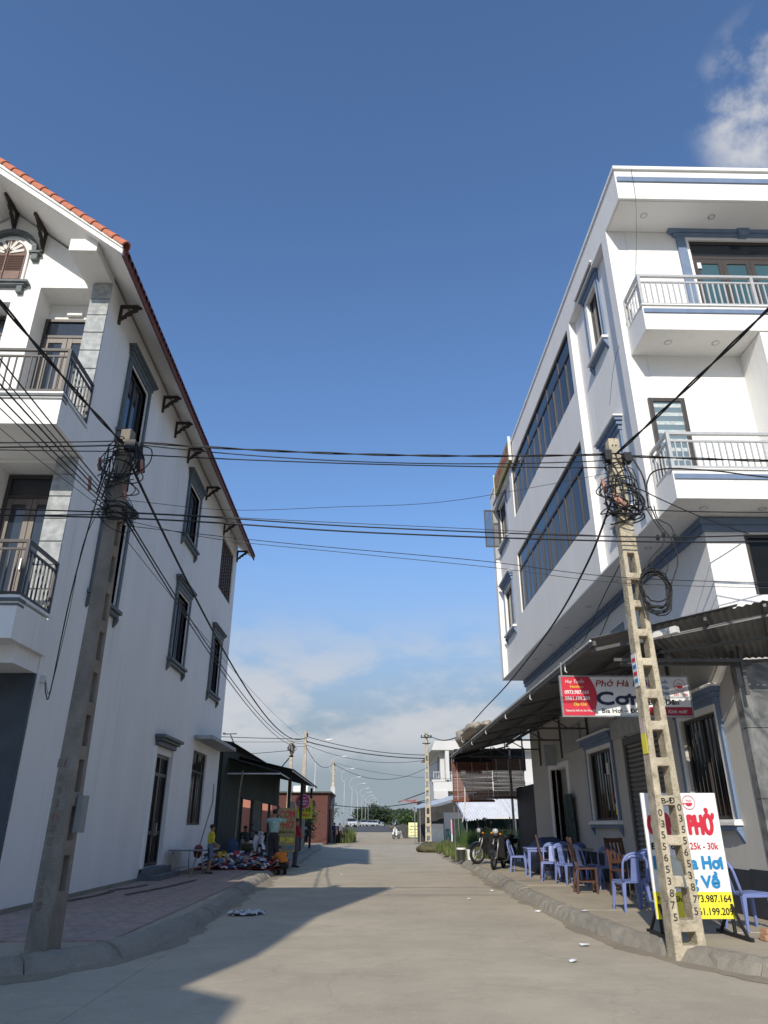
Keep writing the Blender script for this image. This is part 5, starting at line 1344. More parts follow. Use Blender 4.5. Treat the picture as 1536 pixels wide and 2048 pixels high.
def fold_table(l=1.1, w=.6, h=.72, top=None, name='folding_table'):
    t = T(name, '', 'table', (0, 0, 0))
    b = MB(); b.box(-l / 2, l / 2, -w / 2, w / 2, h - .03, h); tp = b.build('table_top', top or M_wood2, t, bevel=.006)
    b = MB()
    for (x0, x1, y0, y1) in ((-l / 2, l / 2, -w / 2 - .012, -w / 2), (-l / 2, l / 2, w / 2, w / 2 + .012), (-l / 2 - .012, -l / 2, -w / 2, w / 2), (l / 2, l / 2 + .012, -w / 2, w / 2)): b.box(x0, x1, y0, y1, h - .04, h + .003)
    b.build('metal_edge', M_steel_gal, t)
    for sx in (-1, 1):
        for sy in (-1, 1):
            b = MB(); b.tube([(sx * (l / 2 - .12), sy * (w / 2 - .04), h - .03), (sx * (l / 2 - .02) * (.75 if sy > 0 else 1.02), sy * (w / 2 - .02), 0)], .012, 7); b.build('leg', M_steel_gal, t, smooth=True)
    b = MB()
    for sx in (-1, 1): b.tube([(sx * (l / 2 - .06), -w / 2 + .04, .12), (sx * (l / 2 - .1), w / 2 - .04, .12)], .009, 6)
    b.build('stretcher', M_steel_gal, t)
    return t
G_pc = 'blue plastic chairs outside the eatery'; G_wc = 'wooden chairs outside the eatery'; G_tb = 'tables outside the eatery'
pc0 = plastic_chair(); used = []
def pc(loc, rz, label):
    o = pc0 if not used else copy_tree(pc0); used.append(1)
    return place(o, loc, R(rz), label, G_pc)
PZ = .152
pc((5.02, 10.55, PZ), 100, 'blue plastic chair standing alone right of the white menu board')
pc((4.22, 12.75, PZ), 185, 'blue plastic chair nearest the kerb, left of the menu board')
pc((4.75, 13.1, PZ), 150, 'blue plastic chair tucked at the near table behind the menu board')
pc((5.15, 16.9, PZ), 170, 'blue plastic chair against the shop wall under the farther window')
pc((4.65, 18.3, PZ), 20, 'blue plastic chair between the middle wooden table and the kerb')
pc((5.15, 19.6, PZ), 200, 'blue plastic chair with its back to the wall beyond the wooden table')
pc((4.42, 22.9, PZ), 65, 'blue plastic chair farthest up the pavement, next to the parked motorbikes')
pc((5.2, 14.6, PZ), 165, 'blue plastic chair behind the menu board in front of the roller shutter')
pc((4.95, 17.65, PZ), 110, 'blue plastic chair just behind the largest wooden chair')
pc((5.15, 20.7, PZ), 170, 'blue plastic chair at the wall beside the covered heap')
pc((4.5, 19.3, PZ), -20, 'blue plastic chair at the kerb end of the brown folding table')
wc0 = wood_chair(); uw = []
def wc(loc, rz, label):
    o = wc0 if not uw else copy_tree(wc0); uw.append(1)
    return place(o, loc, R(rz), label, G_wc)
wc((4.42, 16.05, PZ), -75 + 160, 'largest-looking wooden chair standing on the sunlit pavement, turned to the right')
wc((4.98, 15.3, PZ), 15, 'dark wooden chair between the near table and the roller shutter')
wc((4.62, 20.05, PZ), 75 - 180 + 180, 'wooden chair farthest away, at the blue table')
tb = fold_table(1.15, .62, .74); place(tb, (4.95, 13.9, PZ), R(80), 'grey folding table left of the menu board with a steel edge', G_tb)
for ch in tb.children:
    if ch.name.startswith('table_top'): ch.data.materials[0] = mat('grey_laminate', (.30, .30, .29), .4, .1, 4)
tb2 = fold_table(1.1, .6, .74); place(tb2, (5.0, 18.9, PZ), R(88), 'brown folding table behind the largest wooden chair', G_tb)
# low blue plastic table
BT = T('plastic_table', 'blue plastic table with thick legs next to the farthest wooden chair', 'table', (4.55, 21.0, PZ), R(85), G_tb, org=False)
b = MB(); b.box(-.5, .5, -.33, .33, .66, .70); b.box(-.48, .48, -.31, .31, .60, .66); b.build('table_top', M_plastic_b, BT, bevel=.015)
for sx in (-1, 1):
    for sy in (-1, 1):
        b = MB(); x, y = sx * .44, sy * .27; b.hexa([(x * 1.08 - .02, y * 1.08 - .02, 0), (x * 1.08 + .02, y * 1.08 - .02, 0), (x * 1.08 + .02, y * 1.08 + .02, 0), (x * 1.08 - .02, y * 1.08 + .02, 0), (x - .04, y - .04, .6), (x + .04, y - .04, .6), (x + .04, y + .04, .6), (x - .04, y + .04, .6)]); b.build('leg', M_plastic_b, BT, bevel=.006)
# blue sheet thrown over a heap by the wall
random.seed(21); b = MB(); b.ell((0, 0, .55), (.55, 1.3, .38), 24, 10, jit=.10); b.box(-.4, .4, -1.1, 1.1, 0, .5)
o = b.build('covered_heap', mat('blue_cover_sheet', (.06, .085, .16), .7, .3, 4, .6, 10), smooth=True); o.location = (5.2, 22.3, PZ); tag(o, 'heap under a dark blue sheet against the wall beyond the tables', 'cover')
# green-grey cloth hanging at the side door
random.seed(2); b = MB(); pts = []
cols = 14
for j in range(9):
    z = 2.2 - j * .2
    for i in range(cols): pts.append((5.60 + .05 * math.sin(i * 1.7 + j * .3), 21.0 + i * .05 + .02 * math.sin(j), z))
b.add(pts, [(j * cols + i, j * cols + i + 1, (j + 1) * cols + i + 1, (j + 1) * cols + i) for j in range(8) for i in range(cols - 1)])
o = b.build('hanging_cloth', mat('green_grey_cloth', (.06, .085, .08), .9, .4, 5), smooth=True); tag(o, 'dark green-grey cloth hanging beside the far shop door', 'cloth')
# small boxed sign lamp on the wall by the side door
b = MB(); b.box(5.35, 5.7, 22.6, 22.66, 3.05, 3.65); o = b.build('shop_sign', mat('grey_sign', (.38, .40, .42), .6, .15, 5)); tag(o, 'dim grey sign hung on the wall above the far shop door', 'sign')
b = MB(); b.box(5.68, 5.735, 19.9, 21.6, 3.3, 3.9); o = b.build('wall_banner', mat('faded_banner', (.36, .36, .37), .7, .2, 3)); tag(o, 'faded long banner on the wall between far window and door', 'sign')
b = MB(); b.box(5.66, 5.735, 14.2, 17.2, 3.22, 3.62); o = b.build('shutter_banner', mat('faded_banner2', (.40, .41, .40), .7, .25, 3)); tag(o, 'faded printed panel above the roller shutter', 'sign')
# loose bricks by the board foot, rubbish
def brick(loc, rz, label, m):
    b = MB(); b.box(-.11, .11, -.052, .052, 0, .062); o = b.build('loose_brick', m, bevel=.006); o.location = loc; o.rotation_euler = (0, 0, R(rz)); return tag(o, label, 'brick', 'loose bricks by the menu board')
mb_ = mat('pale_brick', (.42, .24, .15), .9, .2, 12, .3, 40)
brick((4.78, 9.62, PZ), 10, 'lower loose brick holding down the menu board stand', mb_); brick((4.80, 9.64, PZ + .062), 18, 'upper loose brick on the menu board stand', mb_); brick((5.02, 9.55, PZ), -30, 'loose brick lying farthest right by the menu board', mb_)
random.seed(33)
for i, (x, y, s, lab) in enumerate(((2.75, 10.35, .07, 'white paper scrap on the road near the right pole'), (3.0, 14.2, .06, 'pale scrap in the right gutter by the near chairs'), (3.45, 12.7, .09, 'crumpled tissue on the right pavement in front of the chairs'), (2.9, 18.5, .05, 'tiny white scrap at the right kerb beside the wooden chairs'), (2.3, 9.2, .05, 'white scrap on the road below the menu board'), (2.1, 16.5, .05, 'tiny scrap on the sunny road middle right'), (.6, 19.5, .05, 'tiny scrap near the shadow tip on the road'), (-.8, 24.5, .06, 'white scrap on the road near the left stall'))):
    b = MB(); n = 8; b.add([(0, 0, .03)] + [(s * math.cos(2 * math.pi * k / n) * random.uniform(.6, 1.3), s * math.sin(2 * math.pi * k / n) * random.uniform(.6, 1.3), random.uniform(.003, .03)) for k in range(n)], [(0, 1 + k, 1 + (k + 1) % n) for k in range(n)])
    o = b.build('paper_scrap', M_signwhite); o.location = (x, y, .153 if x > kx(KRs, y) + .3 else .004); tag(o, lab, 'litter', 'litter on the ground')
# white plastic bag on the road by the left kerb
b = MB(); n = 14; pts = []
for j in range(6):
    for i in range(n): pts.append(((-.30 + .60 * i / (n - 1)) * (1 - .5 * abs(j - 2.5) / 2.5 * (i % 3) / 2) + .04 * math.sin(j * 2 + i), -.2 + .085 * j + .09 * math.sin(i * 1.7 + j), .01 + .05 * abs(math.sin(i * 1.9 + j * 1.3)) ** 2))
b.add(pts, [(j * n + i, j * n + i + 1, (j + 1) * n + i + 1, (j + 1) * n + i) for j in range(5) for i in range(n - 1)])
o = b.build('plastic_bag', mat('thin_white_plastic', (.6, .62, .62), .4, .15, 8), smooth=True); o.location = (-2.05, 13.9, 0.002); o.rotation_euler = (0, 0, R(25)); tag(o, 'torn white plastic bag lying on the road by the left kerb', 'litter')
# timber offcuts on the left pavement
for i, (x0, y0, x1, y1, lab) in enumerate(((-5.35, 14.3, -5.15, 16.4, 'nearest thin timber strip lying along the left house wall'), (-5.3, 16.6, -4.95, 18.1, 'farther thin timber strip lying along the left house wall'), (-4.65, 15.6, -4.2, 19.6, 'longest crooked strip lying loose on the red pavers'))):
    b = MB(); b.beam((x0, y0, .175), ((x0 + x1) / 2 + .06, (y0 + y1) / 2, .172), .06, .022); b.beam(((x0 + x1) / 2 + .06, (y0 + y1) / 2, .172), (x1, y1, .178), .055, .02)
    o = b.build('timber_strip', mat('grey_timber', (.16, .13, .11), .9, .25, 8)); tag(o, lab, 'timber strip', 'timber strips on the left pavement')
# buckets
def bucket(loc, r, h, m, label):
    t = T('bucket', label, 'bucket', loc, 0, 'buckets by the weeds', org=False); b = MB(); n = 18; vs = []
    for rr, z in ((r * .8, 0), (r, h), (r * 1.06, h), (r * 1.06, h + .02), (r * .95, h + .02), (r * .76, .02)):
        vs += [(rr * math.cos(2 * math.pi * i / n), rr * math.sin(2 * math.pi * i / n), z) for i in range(n)]
    b.add(vs, [(k * n + i, k * n + (i + 1) % n, (k + 1) * n + (i + 1) % n, (k + 1) * n + i) for k in range(5) for i in range(n)] + [tuple(range(n - 1, -1, -1))]); b.build('pail', m, t, smooth=False)
    b = MB(); b.tube([(r * 1.05 * math.cos(a), .02 + .0 * a, h - r * .9 * math.sin(a) * .6) for a in [math.pi * i / 10 for i in range(11)]], .006, 5); b.build('bail', M_steel_gal, t); return t
bk_ = bucket((3.62, 30.3, .17), .17, .36, mat('dark_printed_pail', (.03, .035, .03), .5, .3, 12), 'dark printed bucket with white lid standing by the weeds')
b = MB(); b.disc((3.62, 30.3, .57), .185, .06, 'z'); o = b.build('bucket_lid', M_tyrewhite, bk_, off=(3.62, 30.3, .17))
bucket((4.02, 30.6, .17), .16, .34, M_tyrewhite, 'white plastic bucket right of the dark printed one')
# folding table against the left house
tb3 = fold_table(1.0, 2.0, .62, mat('white_laminate', (.55, .56, .57), .4, .06, 4)); place(tb3, (-5.0, 22.9, .155), R(0), 'grey-topped low folding table against the left house wall', None)
tb3['group'] = 'tables by the left house'
b = MB(); b.tube([(-4.6, 20.8, .16), (-5.1, 25.3, 2.1), (-5.5, 27.2, 2.75)], .018, 7); o = b.build('bamboo_pole', mat('bamboo', (.22, .18, .11), .7, .2, 6)); tag(o, 'thin pole leaning from the pavement up to the barred window', 'pole')
# ------------------------------------------------------------------ motorbikes (local: front towards -Y)
def motorbike(body, label, group='parked motorbikes', seat=None):
    t = T('motorbike', label, 'motorbike', (0, 0, 0), 0, group)
    for y in (-.62, .62):
        b = MB(); b.disc((0, y, .29), .05, .12, 'x'); w = b.build('wheel', M_chrome, t)
        b = MB(); b.torus((0, y, .29), .255, .042, 'x', 28, 8); b.build('tyre', M_rubber, w, smooth=True)
        b = MB(); b.torus((0, y, .29), .205, .018, 'x', 28, 6)
        for i in range(8): a = math.pi * 2 * i / 8; b.tube([(0, y + .05 * math.cos(a), .29 + .05 * math.sin(a)), (0, y + .205 * math.cos(a + .2), .29 + .205 * math.sin(a + .2))], .006, 5)
        b.build('rim', M_chrome, w)
    b = MB()        # leg shield, underbone and tail
    b.hexa([(-.05, -.34, .36), (.05, -.34, .36), (.05, .16, .36), (-.05, .16, .36), (-.05, -.40, .56), (.05, -.40, .56), (.05, .10, .56), (-.05, .10, .56)])
    for s in (-1, 1):
        b.hexa([(s * .02, -.40, .32), (s * .25, -.33, .30), (s * .25, -.29, .30), (s * .02, -.34, .32), (s * .02, -.52, .90), (s * .21, -.46, .90), (s * .21, -.42, .90), (s * .02, -.46, .90)])
        b.hexa([(s * .03, .05, .50), (s * .17, .05, .42), (s * .14, .86, .60), (s * .02, .86, .66), (s * .03, .02, .70), (s * .15, .02, .70), (s * .10, .90, .74), (s * .02, .90, .74)])
    b.hexa([(-.07, -.60, .84), (.07, -.60, .84), (.10, -.44, .84), (-.10, -.44, .84), (-.05, -.56, 1.02), (.05, -.56, 1.02), (.09, -.44, 1.03), (-.09, -.44, 1.03)])
    b.build('body_shell', body, t, bevel=.018)
    b = MB(); b.hexa([(-.11, .0, .70), (.11, .0, .70), (.09, .80, .74), (-.09, .80, .74), (-.10, .02, .78), (.10, .02, .78), (.08, .80, .83), (-.08, .80, .83)]); b.build('seat', seat or M_rubber, t, bevel=.03)
    b = MB(); b.box(-.10, .10, -.12, .22, .20, .40); b.disc((.11, .10, .30), .09, .06, 'x', 14); b.build('engine', M_black, t, bevel=.02)
    b = MB()
    for s in (-1, 1): b.tube([(s * .07, -.62, .29), (s * .07, -.50, .62), (s * .05, -.44, .86)], .02, 7)
    b.build('fork', M_steel_gal, t, smooth=True)
    b = MB(); pts = []
    for i in range(9):
        a = math.pi * (.12 + .72 * i / 8); pts.append((-.62 - .33 * math.cos(a), .29 + .33 * math.sin(a)))
    for (p, q) in zip(pts[:-1], pts[1:]): b.hexa([(-.065, p[0], p[1]), (.065, p[0], p[1]), (.065, q[0], q[1]), (-.065, q[0], q[1]), (-.065, p[0], p[1] + .015), (.065, p[0], p[1] + .015), (.065, q[0], q[1] + .015), (-.065, q[0], q[1] + .015)])
    b.build('front_fender', body, t)
    b = MB(); b.tube([(-.34, -.36, 1.02), (-.2, -.42, 1.0), (0, -.47, .98), (.2, -.42, 1.0), (.34, -.36, 1.02)], .014, 7); hb = b.build('handlebar', M_black, t, smooth=True)
    for s in (-1, 1):
        b = MB(); b.tube([(s * .30, -.36, 1.02), (s * .34, -.37, 1.20)], .007, 5); b.ell((s * .36, -.37, 1.23), (.07, .02, .045), 10, 6); b.build('mirror', M_black, hb)
        b = MB(); b.tube([(s * .24, -.40, 1.01), (s * .36, -.35, 1.02)], .02, 7); b.build('grip', M_rubber, hb)
    b = MB(); b.ell((0, -.58, .96), (.085, .05, .07), 12, 8); b.build('headlight', glass_mat('lamp_glass', (.45, .47, .5), .1), t, smooth=True)
    for s in (-1, 1): b = MB(); b.ell((s * .12, -.50, .90), (.04, .04, .03), 8, 6); b.build('indicator', mat('amber_lens', (.5, .2, .02), .3, .1, 5), t)
    b = MB(); b.ell((0, .92, .70), (.06, .03, .04), 8, 6); b.build('tail_light', M_signred, t)
    b = MB(); b.tube([(.13, .05, .22), (.15, .35, .24), (.16, .80, .36)], [.02, .03, .042], 8); b.build('exhaust', M_chrome, t, smooth=True)
    b = MB(); b.box(-.07, .07, .90, .91, .46, .62); b.build('number_plate', M_signwhite, t)
    b = MB(); b.tube([(-.08, .82, .78), (-.08, .95, .82), (.08, .95, .82), (.08, .82, .78)], .01, 6); b.build('grab_rail', M_chrome, t)
    b = MB(); b.tube([(-.06, .14, .25), (-.20, .20, .01)], .012, 6); b.build('side_stand', M_black, t)
    return t
bk1 = motorbike(M_bikeblk, ''); place(bk1, (4.08, 24.6, .16), R(-22), 'black motorbike with front wheel to the viewer next to the farthest blue chair'); bk1.scale = (1.12,) * 3; bk1.rotation_euler = (0, R(6), R(-22))
bk2 = copy_tree(bk1); place(bk2, (4.45, 27.9, .16), R(-62), 'black motorbike parked behind the other one, by the buckets'); bk2.scale = (1.12,) * 3; bk2.rotation_euler = (0, R(6), R(-62))
bw1 = motorbike(M_bikewht, ''); place(bw1, (2.75, 75.5, gh(75.5)), R(-25), 'white motorbike standing alone on the dusty road far ahead'); bw1.rotation_euler = (0, R(6), R(-25))
b = MB(); b.ell((0, -.05, 0), (.34, .32, .18), 14, 8, jit=.12); o = b.build('hat_load', mat('brown_load', (.16, .13, .09), .9, .3, 6), smooth=False); o.location = (2.5, 75.9, gh(75.9) + .98); tag(o, 'brown bundle carried on the seat of the lone white motorbike', 'bundle')
bw2 = copy_tree(bw1); place(bw2, (-4.45, 30.2, .16), R(35), 'white motorbike parked under the green shed behind the clothes pile'); bw2.rotation_euler = (0, R(6), R(35))
bw3 = copy_tree(bk1); place(bw3, (-4.0, 47.5, .16), R(10), 'dark motorbike parked by the plants near the brick building'); bw3.rotation_euler = (0, R(6), R(12))

# ------------------------------------------------------------------ people
def person(label, loc, rz, h, J, cols, hair=True, hat=None, sk=None):
    """one continuous body grown from tapered limbs, then fused; J are joint overrides for a 1.68 m figure facing -Y"""
    D = dict(pel=(0, 0, .93), wai=(0, 0, 1.06), che=(0, 0, 1.28), nec=(0, .0, 1.42), hea=(0, -.015, 1.56),
             lsh=(.175, 0, 1.37), lel=(.235, .02, 1.10), lwr=(.245, -.06, .86), rsh=(-.175, 0, 1.37), rel=(-.235, .02, 1.10), rwr=(-.245, -.06, .86),
             lhi=(.085, 0, .90), lkn=(.095, -.02, .49), lan=(.10, .02, .08), rhi=(-.085, 0, .90), rkn=(-.095, -.02, .49), ran=(-.10, .02, .08))
    D.update(J); D = {k: Vector(v) for k, v in D.items()}
    slots = ['skin', 'top', 'bottom', 'shoe']
    seg = [('pel', 'wai', .125, .12, 2), ('wai', 'che', .125, .145, 1), ('che', 'nec', .13, .06, 1), ('nec', 'hea', .052, .06, 0),
           ('lsh', 'rsh', .075, .075, 1), ('lsh', 'lel', .062, .05, 1), ('lel', 'lwr', .043, .03, 0), ('rsh', 'rel', .062, .05, 1), ('rel', 'rwr', .043, .03, 0),
           ('lhi', 'lkn', .095, .066, 2), ('lkn', 'lan', .06, .042, cols.get('shin', 2)), ('rhi', 'rkn', .095, .066, 2), ('rkn', 'ran', .06, .042, cols.get('shin', 2)), ('lhi', 'rhi', .10, .10, 2)]
    b = MB(); caps = []
    def capsule(a, c, r0, r1, m):
        a = Vector(a); c = Vector(c); n = 5
        b.tube([a.lerp(c, i / n) for i in range(n + 1)], [r0 + (r1 - r0) * i / n for i in range(n + 1)], 12); b.ell(a, r0, 12, 8); b.ell(c, r1, 12, 8); caps.append((a, c, r0, r1, m))
    for a, c, r0, r1, m in seg: capsule(D[a], D[c], r0, r1, m)
    capsule(D['wai'] + Vector((.055, 0, .05)), D['che'] + Vector((.07, 0, -.03)), .10, .11, 1); capsule(D['wai'] + Vector((-.055, 0, .05)), D['che'] + Vector((-.07, 0, -.03)), .10, .11, 1)
    hd = D['hea']; up = (D['hea'] - D['nec']).normalized(); fwd = Vector(J.get('look', (0, -1, 0))).normalized(); fwd = (fwd - up * fwd.dot(up)).normalized(); rt = fwd.cross(up)
    b.ell(hd + up * .02, (.078, .092, .108), 16, 12); caps.append((hd - up * .02, hd + up * .05, .085, .085, 0))
    b.ell(hd + fwd * .045 - up * .055, (.055, .05, .05), 10, 8)                         # jaw
    b.ell(hd + fwd * .095 - up * .012, (.017, .02, .026), 8, 6)                         # nose
    for s in (-1, 1): b.ell(hd + rt * s * .082, (.016, .022, .032), 8, 6)              # ears
    for e, w in (('lel', 'lwr'), ('rel', 'rwr')):                                       # hands: palm, four fingers, thumb
        d = (D[w] - D[e]).normalized(); s = d.orthogonal().normalized() if abs(d.z) < .95 else Vector((0, 1, 0)); s = (Vector((0, 1, 0)) - d * d.y); s = s.normalized() if s.length > .2 else Vector((1, 0, 0)); nrm = d.cross(s)
        p = D[w]
        capsule(p + d * .03 + s * .015, p + d * .075 + s * .02, .027, .026, 0); capsule(p + d * .03 - s * .015, p + d * .075 - s * .02, .027, .026, 0)
        for k, (o, L_) in enumerate(((-.033, .065), (-.011, .078), (.011, .074), (.033, .056))):
            q = p + d * .085 + s * o; capsule(q, q + d * L_ * .55 + nrm * .008, .011, .011, 0); capsule(q + d * L_ * .55 + nrm * .008, q + d * L_ + nrm * .03, .011, .009, 0)
        capsule(p + d * .035 - s * .035, p + d * .085 - s * .07 + nrm * .015, .013, .011, 0)
    for k_, a_ in (('lkn', 'lan'), ('rkn', 'ran')):                                     # feet
        f = Vector(J.get('feet', (0, -1, 0))).normalized(); p = D[a_]; p = Vector((p.x, p.y, max(p.z, .06)))
        capsule(p - f * .03 + Vector((0, 0, -.03)), p + f * .13 + Vector((0, 0, -.042)), .04, .033, 3)
    me = b.mesh('person', [cols[k] if k in cols else M_skin for k in slots])
    o = bpy.data.objects.new('person', me); COL.objects.link(o)
    rm_ = o.modifiers.new('fuse', 'REMESH'); rm_.mode = 'VOXEL'; rm_.voxel_size = .016
    sm_ = o.modifiers.new('relax', 'SMOOTH'); sm_.factor = .5; sm_.iterations = 3
    dg = bpy.context.evaluated_depsgraph_get(); dg.update(); m2 = bpy.data.meshes.new_from_object(o.evaluated_get(dg))
    o.modifiers.clear(); o.data = m2; bpy.data.meshes.remove(me)
    m2.materials.clear()
    for k in slots: m2.materials.append(cols[k] if k in cols else M_skin)
    n = len(m2.polygons); ce = np.empty(n * 3); m2.polygons.foreach_get('center', ce); ce = ce.reshape(-1, 3)
    best = np.full(n, 1e9); idx = np.zeros(n, dtype=np.int32)
    for a, c, r0, r1, m in caps:
        a = np.array(a); c = np.array(c); ab = c - a; L2 = max(1e-9, ab.dot(ab)); t = np.clip(((ce - a) @ ab) / L2, 0, 1)
        dd = np.linalg.norm(ce - (a + t[:, None] * ab), axis=1) - (r0 + (r1 - r0) * t); k = dd < best; best[k] = dd[k]; idx[k] = m
    if cols.get('shorts'):
        pass
    m2.polygons.foreach_set('material_index', idx); m2.polygons.foreach_set('use_smooth', [True] * n); m2.update()
    o.location = loc; o.rotation_euler = (0, 0, R(rz)); o.scale = (h / 1.68,) * 3
    tag(o, label, 'person')
    if hair:
        q = MB(); q.ell((0, 0, 0), (.088, .100, .088), 14, 10, jit=.035); hm = q.build('hair', cols.get('hairm', M_hair), o, smooth=True)
        M = Matrix((rt, -fwd, up)).transposed().to_4x4(); M.translation = hd + up * .055 - fwd * .018; hm.matrix_local = M
        for s in (-1, 1): q = MB(); q.ell(hd + fwd * .083 + rt * s * .032 + up * .012, (.013, .010, .008), 8, 6); q.build('eye', M_ink, o)
        q = MB(); q.ell(hd + fwd * .092 - up * .058, (.022, .008, .006), 8, 5); q.build('mouth', M_signred, o)
    return o
def cl(name, c): return mat('cloth_' + name, c, .9, .2, 14, .3, 30)
P1 = person('boy in yellow T-shirt and denim shorts standing by the left wall table', (-4.45, 22.35, .15), 115, 1.26,
            dict(lel=(.225, -.03, 1.10), lwr=(.19, -.20, .98), rel=(-.225, -.03, 1.10), rwr=(-.19, -.2, .98), lkn=(.09, -.03, .49), lan=(.11, .05, .08), look=(.2, -1, -.15)),
            dict(top=cl('yellow', (.62, .52, .06)), bottom=cl('denim', (.13, .19, .26)), shoe=cl('sandal', (.05, .03, .025)), shin=0))
P2 = person('person in pale teal shirt and dark trousers standing with both hands raised to the head', (-2.95, 24.6, .15), 172, 1.70,
            dict(lel=(.30, -.12, 1.33), lwr=(.13, -.17, 1.50), rel=(-.31, -.10, 1.36), rwr=(-.13, -.16, 1.52), lan=(.15, .02, .08), ran=(-.13, -.02, .08), look=(.1, -1, .1)),
            dict(top=cl('teal', (.30, .46, .43)), bottom=cl('dark', (.03, .032, .04)), shoe=cl('sandal', (.05, .03, .025))))
P3 = person('person in red T-shirt and grey trousers standing right of the teal shirt', (-2.62, 28.6, .0), 120, 1.62,
            dict(lel=(.23, -.08, 1.12), lwr=(.12, -.24, 1.05), rel=(-.23, -.08, 1.12), rwr=(-.1, -.24, 1.08), look=(0, -1, -.3)),
            dict(top=cl('red', (.36, .03, .045)), bottom=cl('grey', (.10, .10, .12)), shoe=cl('sandal', (.05, .03, .025))))
crouch = dict(pel=(0, .12, .30), wai=(0, .08, .42), che=(0, -.10, .60), nec=(0, -.20, .70), hea=(0, -.28, .80), lsh=(.17, -.12, .66), rsh=(-.17, -.12, .66), lel=(.22, -.34, .50), rel=(-.22, -.34, .50), lwr=(.12, -.52, .36), rwr=(-.12, -.52, .36),
              lhi=(.09, .10, .28), rhi=(-.09, .10, .28), lkn=(.16, -.26, .46), rkn=(-.16, -.26, .46), lan=(.13, .0, .08), ran=(-.13, .0, .08), look=(0, -1, -.5))
P4 = person('crouching person in orange top and black trousers with back to the street', (-2.62, 24.5, .0), 215, 1.45, crouch,
            dict(top=cl('orange', (.62, .20, .03)), bottom=cl('black', (.018, .018, .02)), shoe=cl('sandal', (.05, .03, .025)), hairm=mat('brown_hair', (.07, .05, .045), .7, .3, 30)))
P5 = person('person in dark olive clothes crouching over the clothes pile', (-4.05, 26.3, .15), 10, 1.6, crouch, dict(top=cl('olive', (.06, .06, .04)), bottom=cl('dark', (.03, .032, .04)), shoe=cl('sandal', (.05, .03, .025))))
P6 = person('small child in yellow top squatting behind the boy', (-4.62, 24.9, .15), 40, 1.12, crouch, dict(top=cl('yellow2', (.55, .40, .05)), bottom=cl('red2', (.25, .03, .04)), shoe=cl('sandal', (.05, .03, .025))))
sit = dict(pel=(0, .05, .5), wai=(0, .05, .62), che=(0, .0, .85), nec=(0, -.03, 1.0), hea=(0, -.06, 1.13), lsh=(.175, 0, .95), rsh=(-.175, 0, .95), lel=(.23, -.06, .70), rel=(-.23, -.06, .70), lwr=(.16, -.3, .62), rwr=(-.16, -.3, .62), lhi=(.09, .03, .47), rhi=(-.09, .03, .47), lkn=(.13, -.40, .48), rkn=(-.13, -.40, .48), lan=(.13, -.36, .08), ran=(-.13, -.36, .08))
P7 = person('seated person in dark clothes inside the green shed opening', (-5.3, 33.6, .15), 60, 1.62, sit, dict(top=cl('dark2', (.035, .04, .045)), bottom=cl('dark', (.03, .032, .04)), shoe=cl('sandal', (.05, .03, .025))))
step_ = dict(lkn=(.095, -.16, .52), lan=(.10, -.12, .08), rkn=(-.095, .05, .50), ran=(-.10, .22, .10))
P8 = person('walker in dark blue clothes near the corner of the brick building', (-2.75, 64.5, gh(64.5)), 160, 1.55, step_, dict(top=cl('navy', (.04, .045, .09)), bottom=cl('dark', (.03, .032, .04)), shoe=cl('sandal', (.05, .03, .025))))
P9 = person('walker in grey shirt beside the one in dark blue near the brick building', (-2.35, 65.5, gh(65.5)), 185, 1.5, step_, dict(top=cl('greyshirt', (.14, .14, .15)), bottom=cl('black', (.018, .018, .02)), shoe=cl('sandal', (.05, .03, .025))))
# pair riding a motorbike on the far road
bf = copy_tree(bk1); place(bf, (6.1, 168, gh(168)), R(170), 'dark motorbike carrying two riders on the far avenue'); bf.rotation_euler = (0, 0, R(170))
ride = dict(sit); ride.update(pel=(0, .05, .82), wai=(0, .05, .95), che=(0, 0, 1.16), nec=(0, -.03, 1.31), hea=(0, -.05, 1.44), lsh=(.175, 0, 1.26), rsh=(-.175, 0, 1.26), lel=(.25, -.15, 1.05), rel=(-.25, -.15, 1.05), lwr=(.28, -.38, 1.02), rwr=(-.28, -.38, 1.02), lhi=(.09, .03, .80), rhi=(-.09, .03, .80), lkn=(.17, -.30, .68), rkn=(-.17, -.30, .68), lan=(.16, -.15, .30), ran=(-.16, -.15, .30))
person('front rider in light blue on the far motorbike', (6.1, 168.1, gh(168)), 170, 1.7, ride, dict(top=cl('lightblue', (.25, .45, .60)), bottom=cl('blue', (.12, .25, .40)), shoe=cl('sandal', (.05, .03, .025))))
person('rear rider in dark top on the far motorbike', (6.0, 167.5, gh(168)), 170, 1.66, ride, dict(top=cl('dark2', (.035, .04, .045)), bottom=cl('navy', (.04, .045, .09)), shoe=cl('sandal', (.05, .03, .025))))
# bag held by the boy
b = MB(); b.ell((0, 0, 0), (.13, .16, .17), 12, 8, jit=.12); o = b.build('cloth_bag', cl('maroon', (.16, .05, .06)), smooth=True); o.location = (-4.78, 22.3, .72); tag(o, 'dark red cloth bag held by the boy in yellow', 'bag')

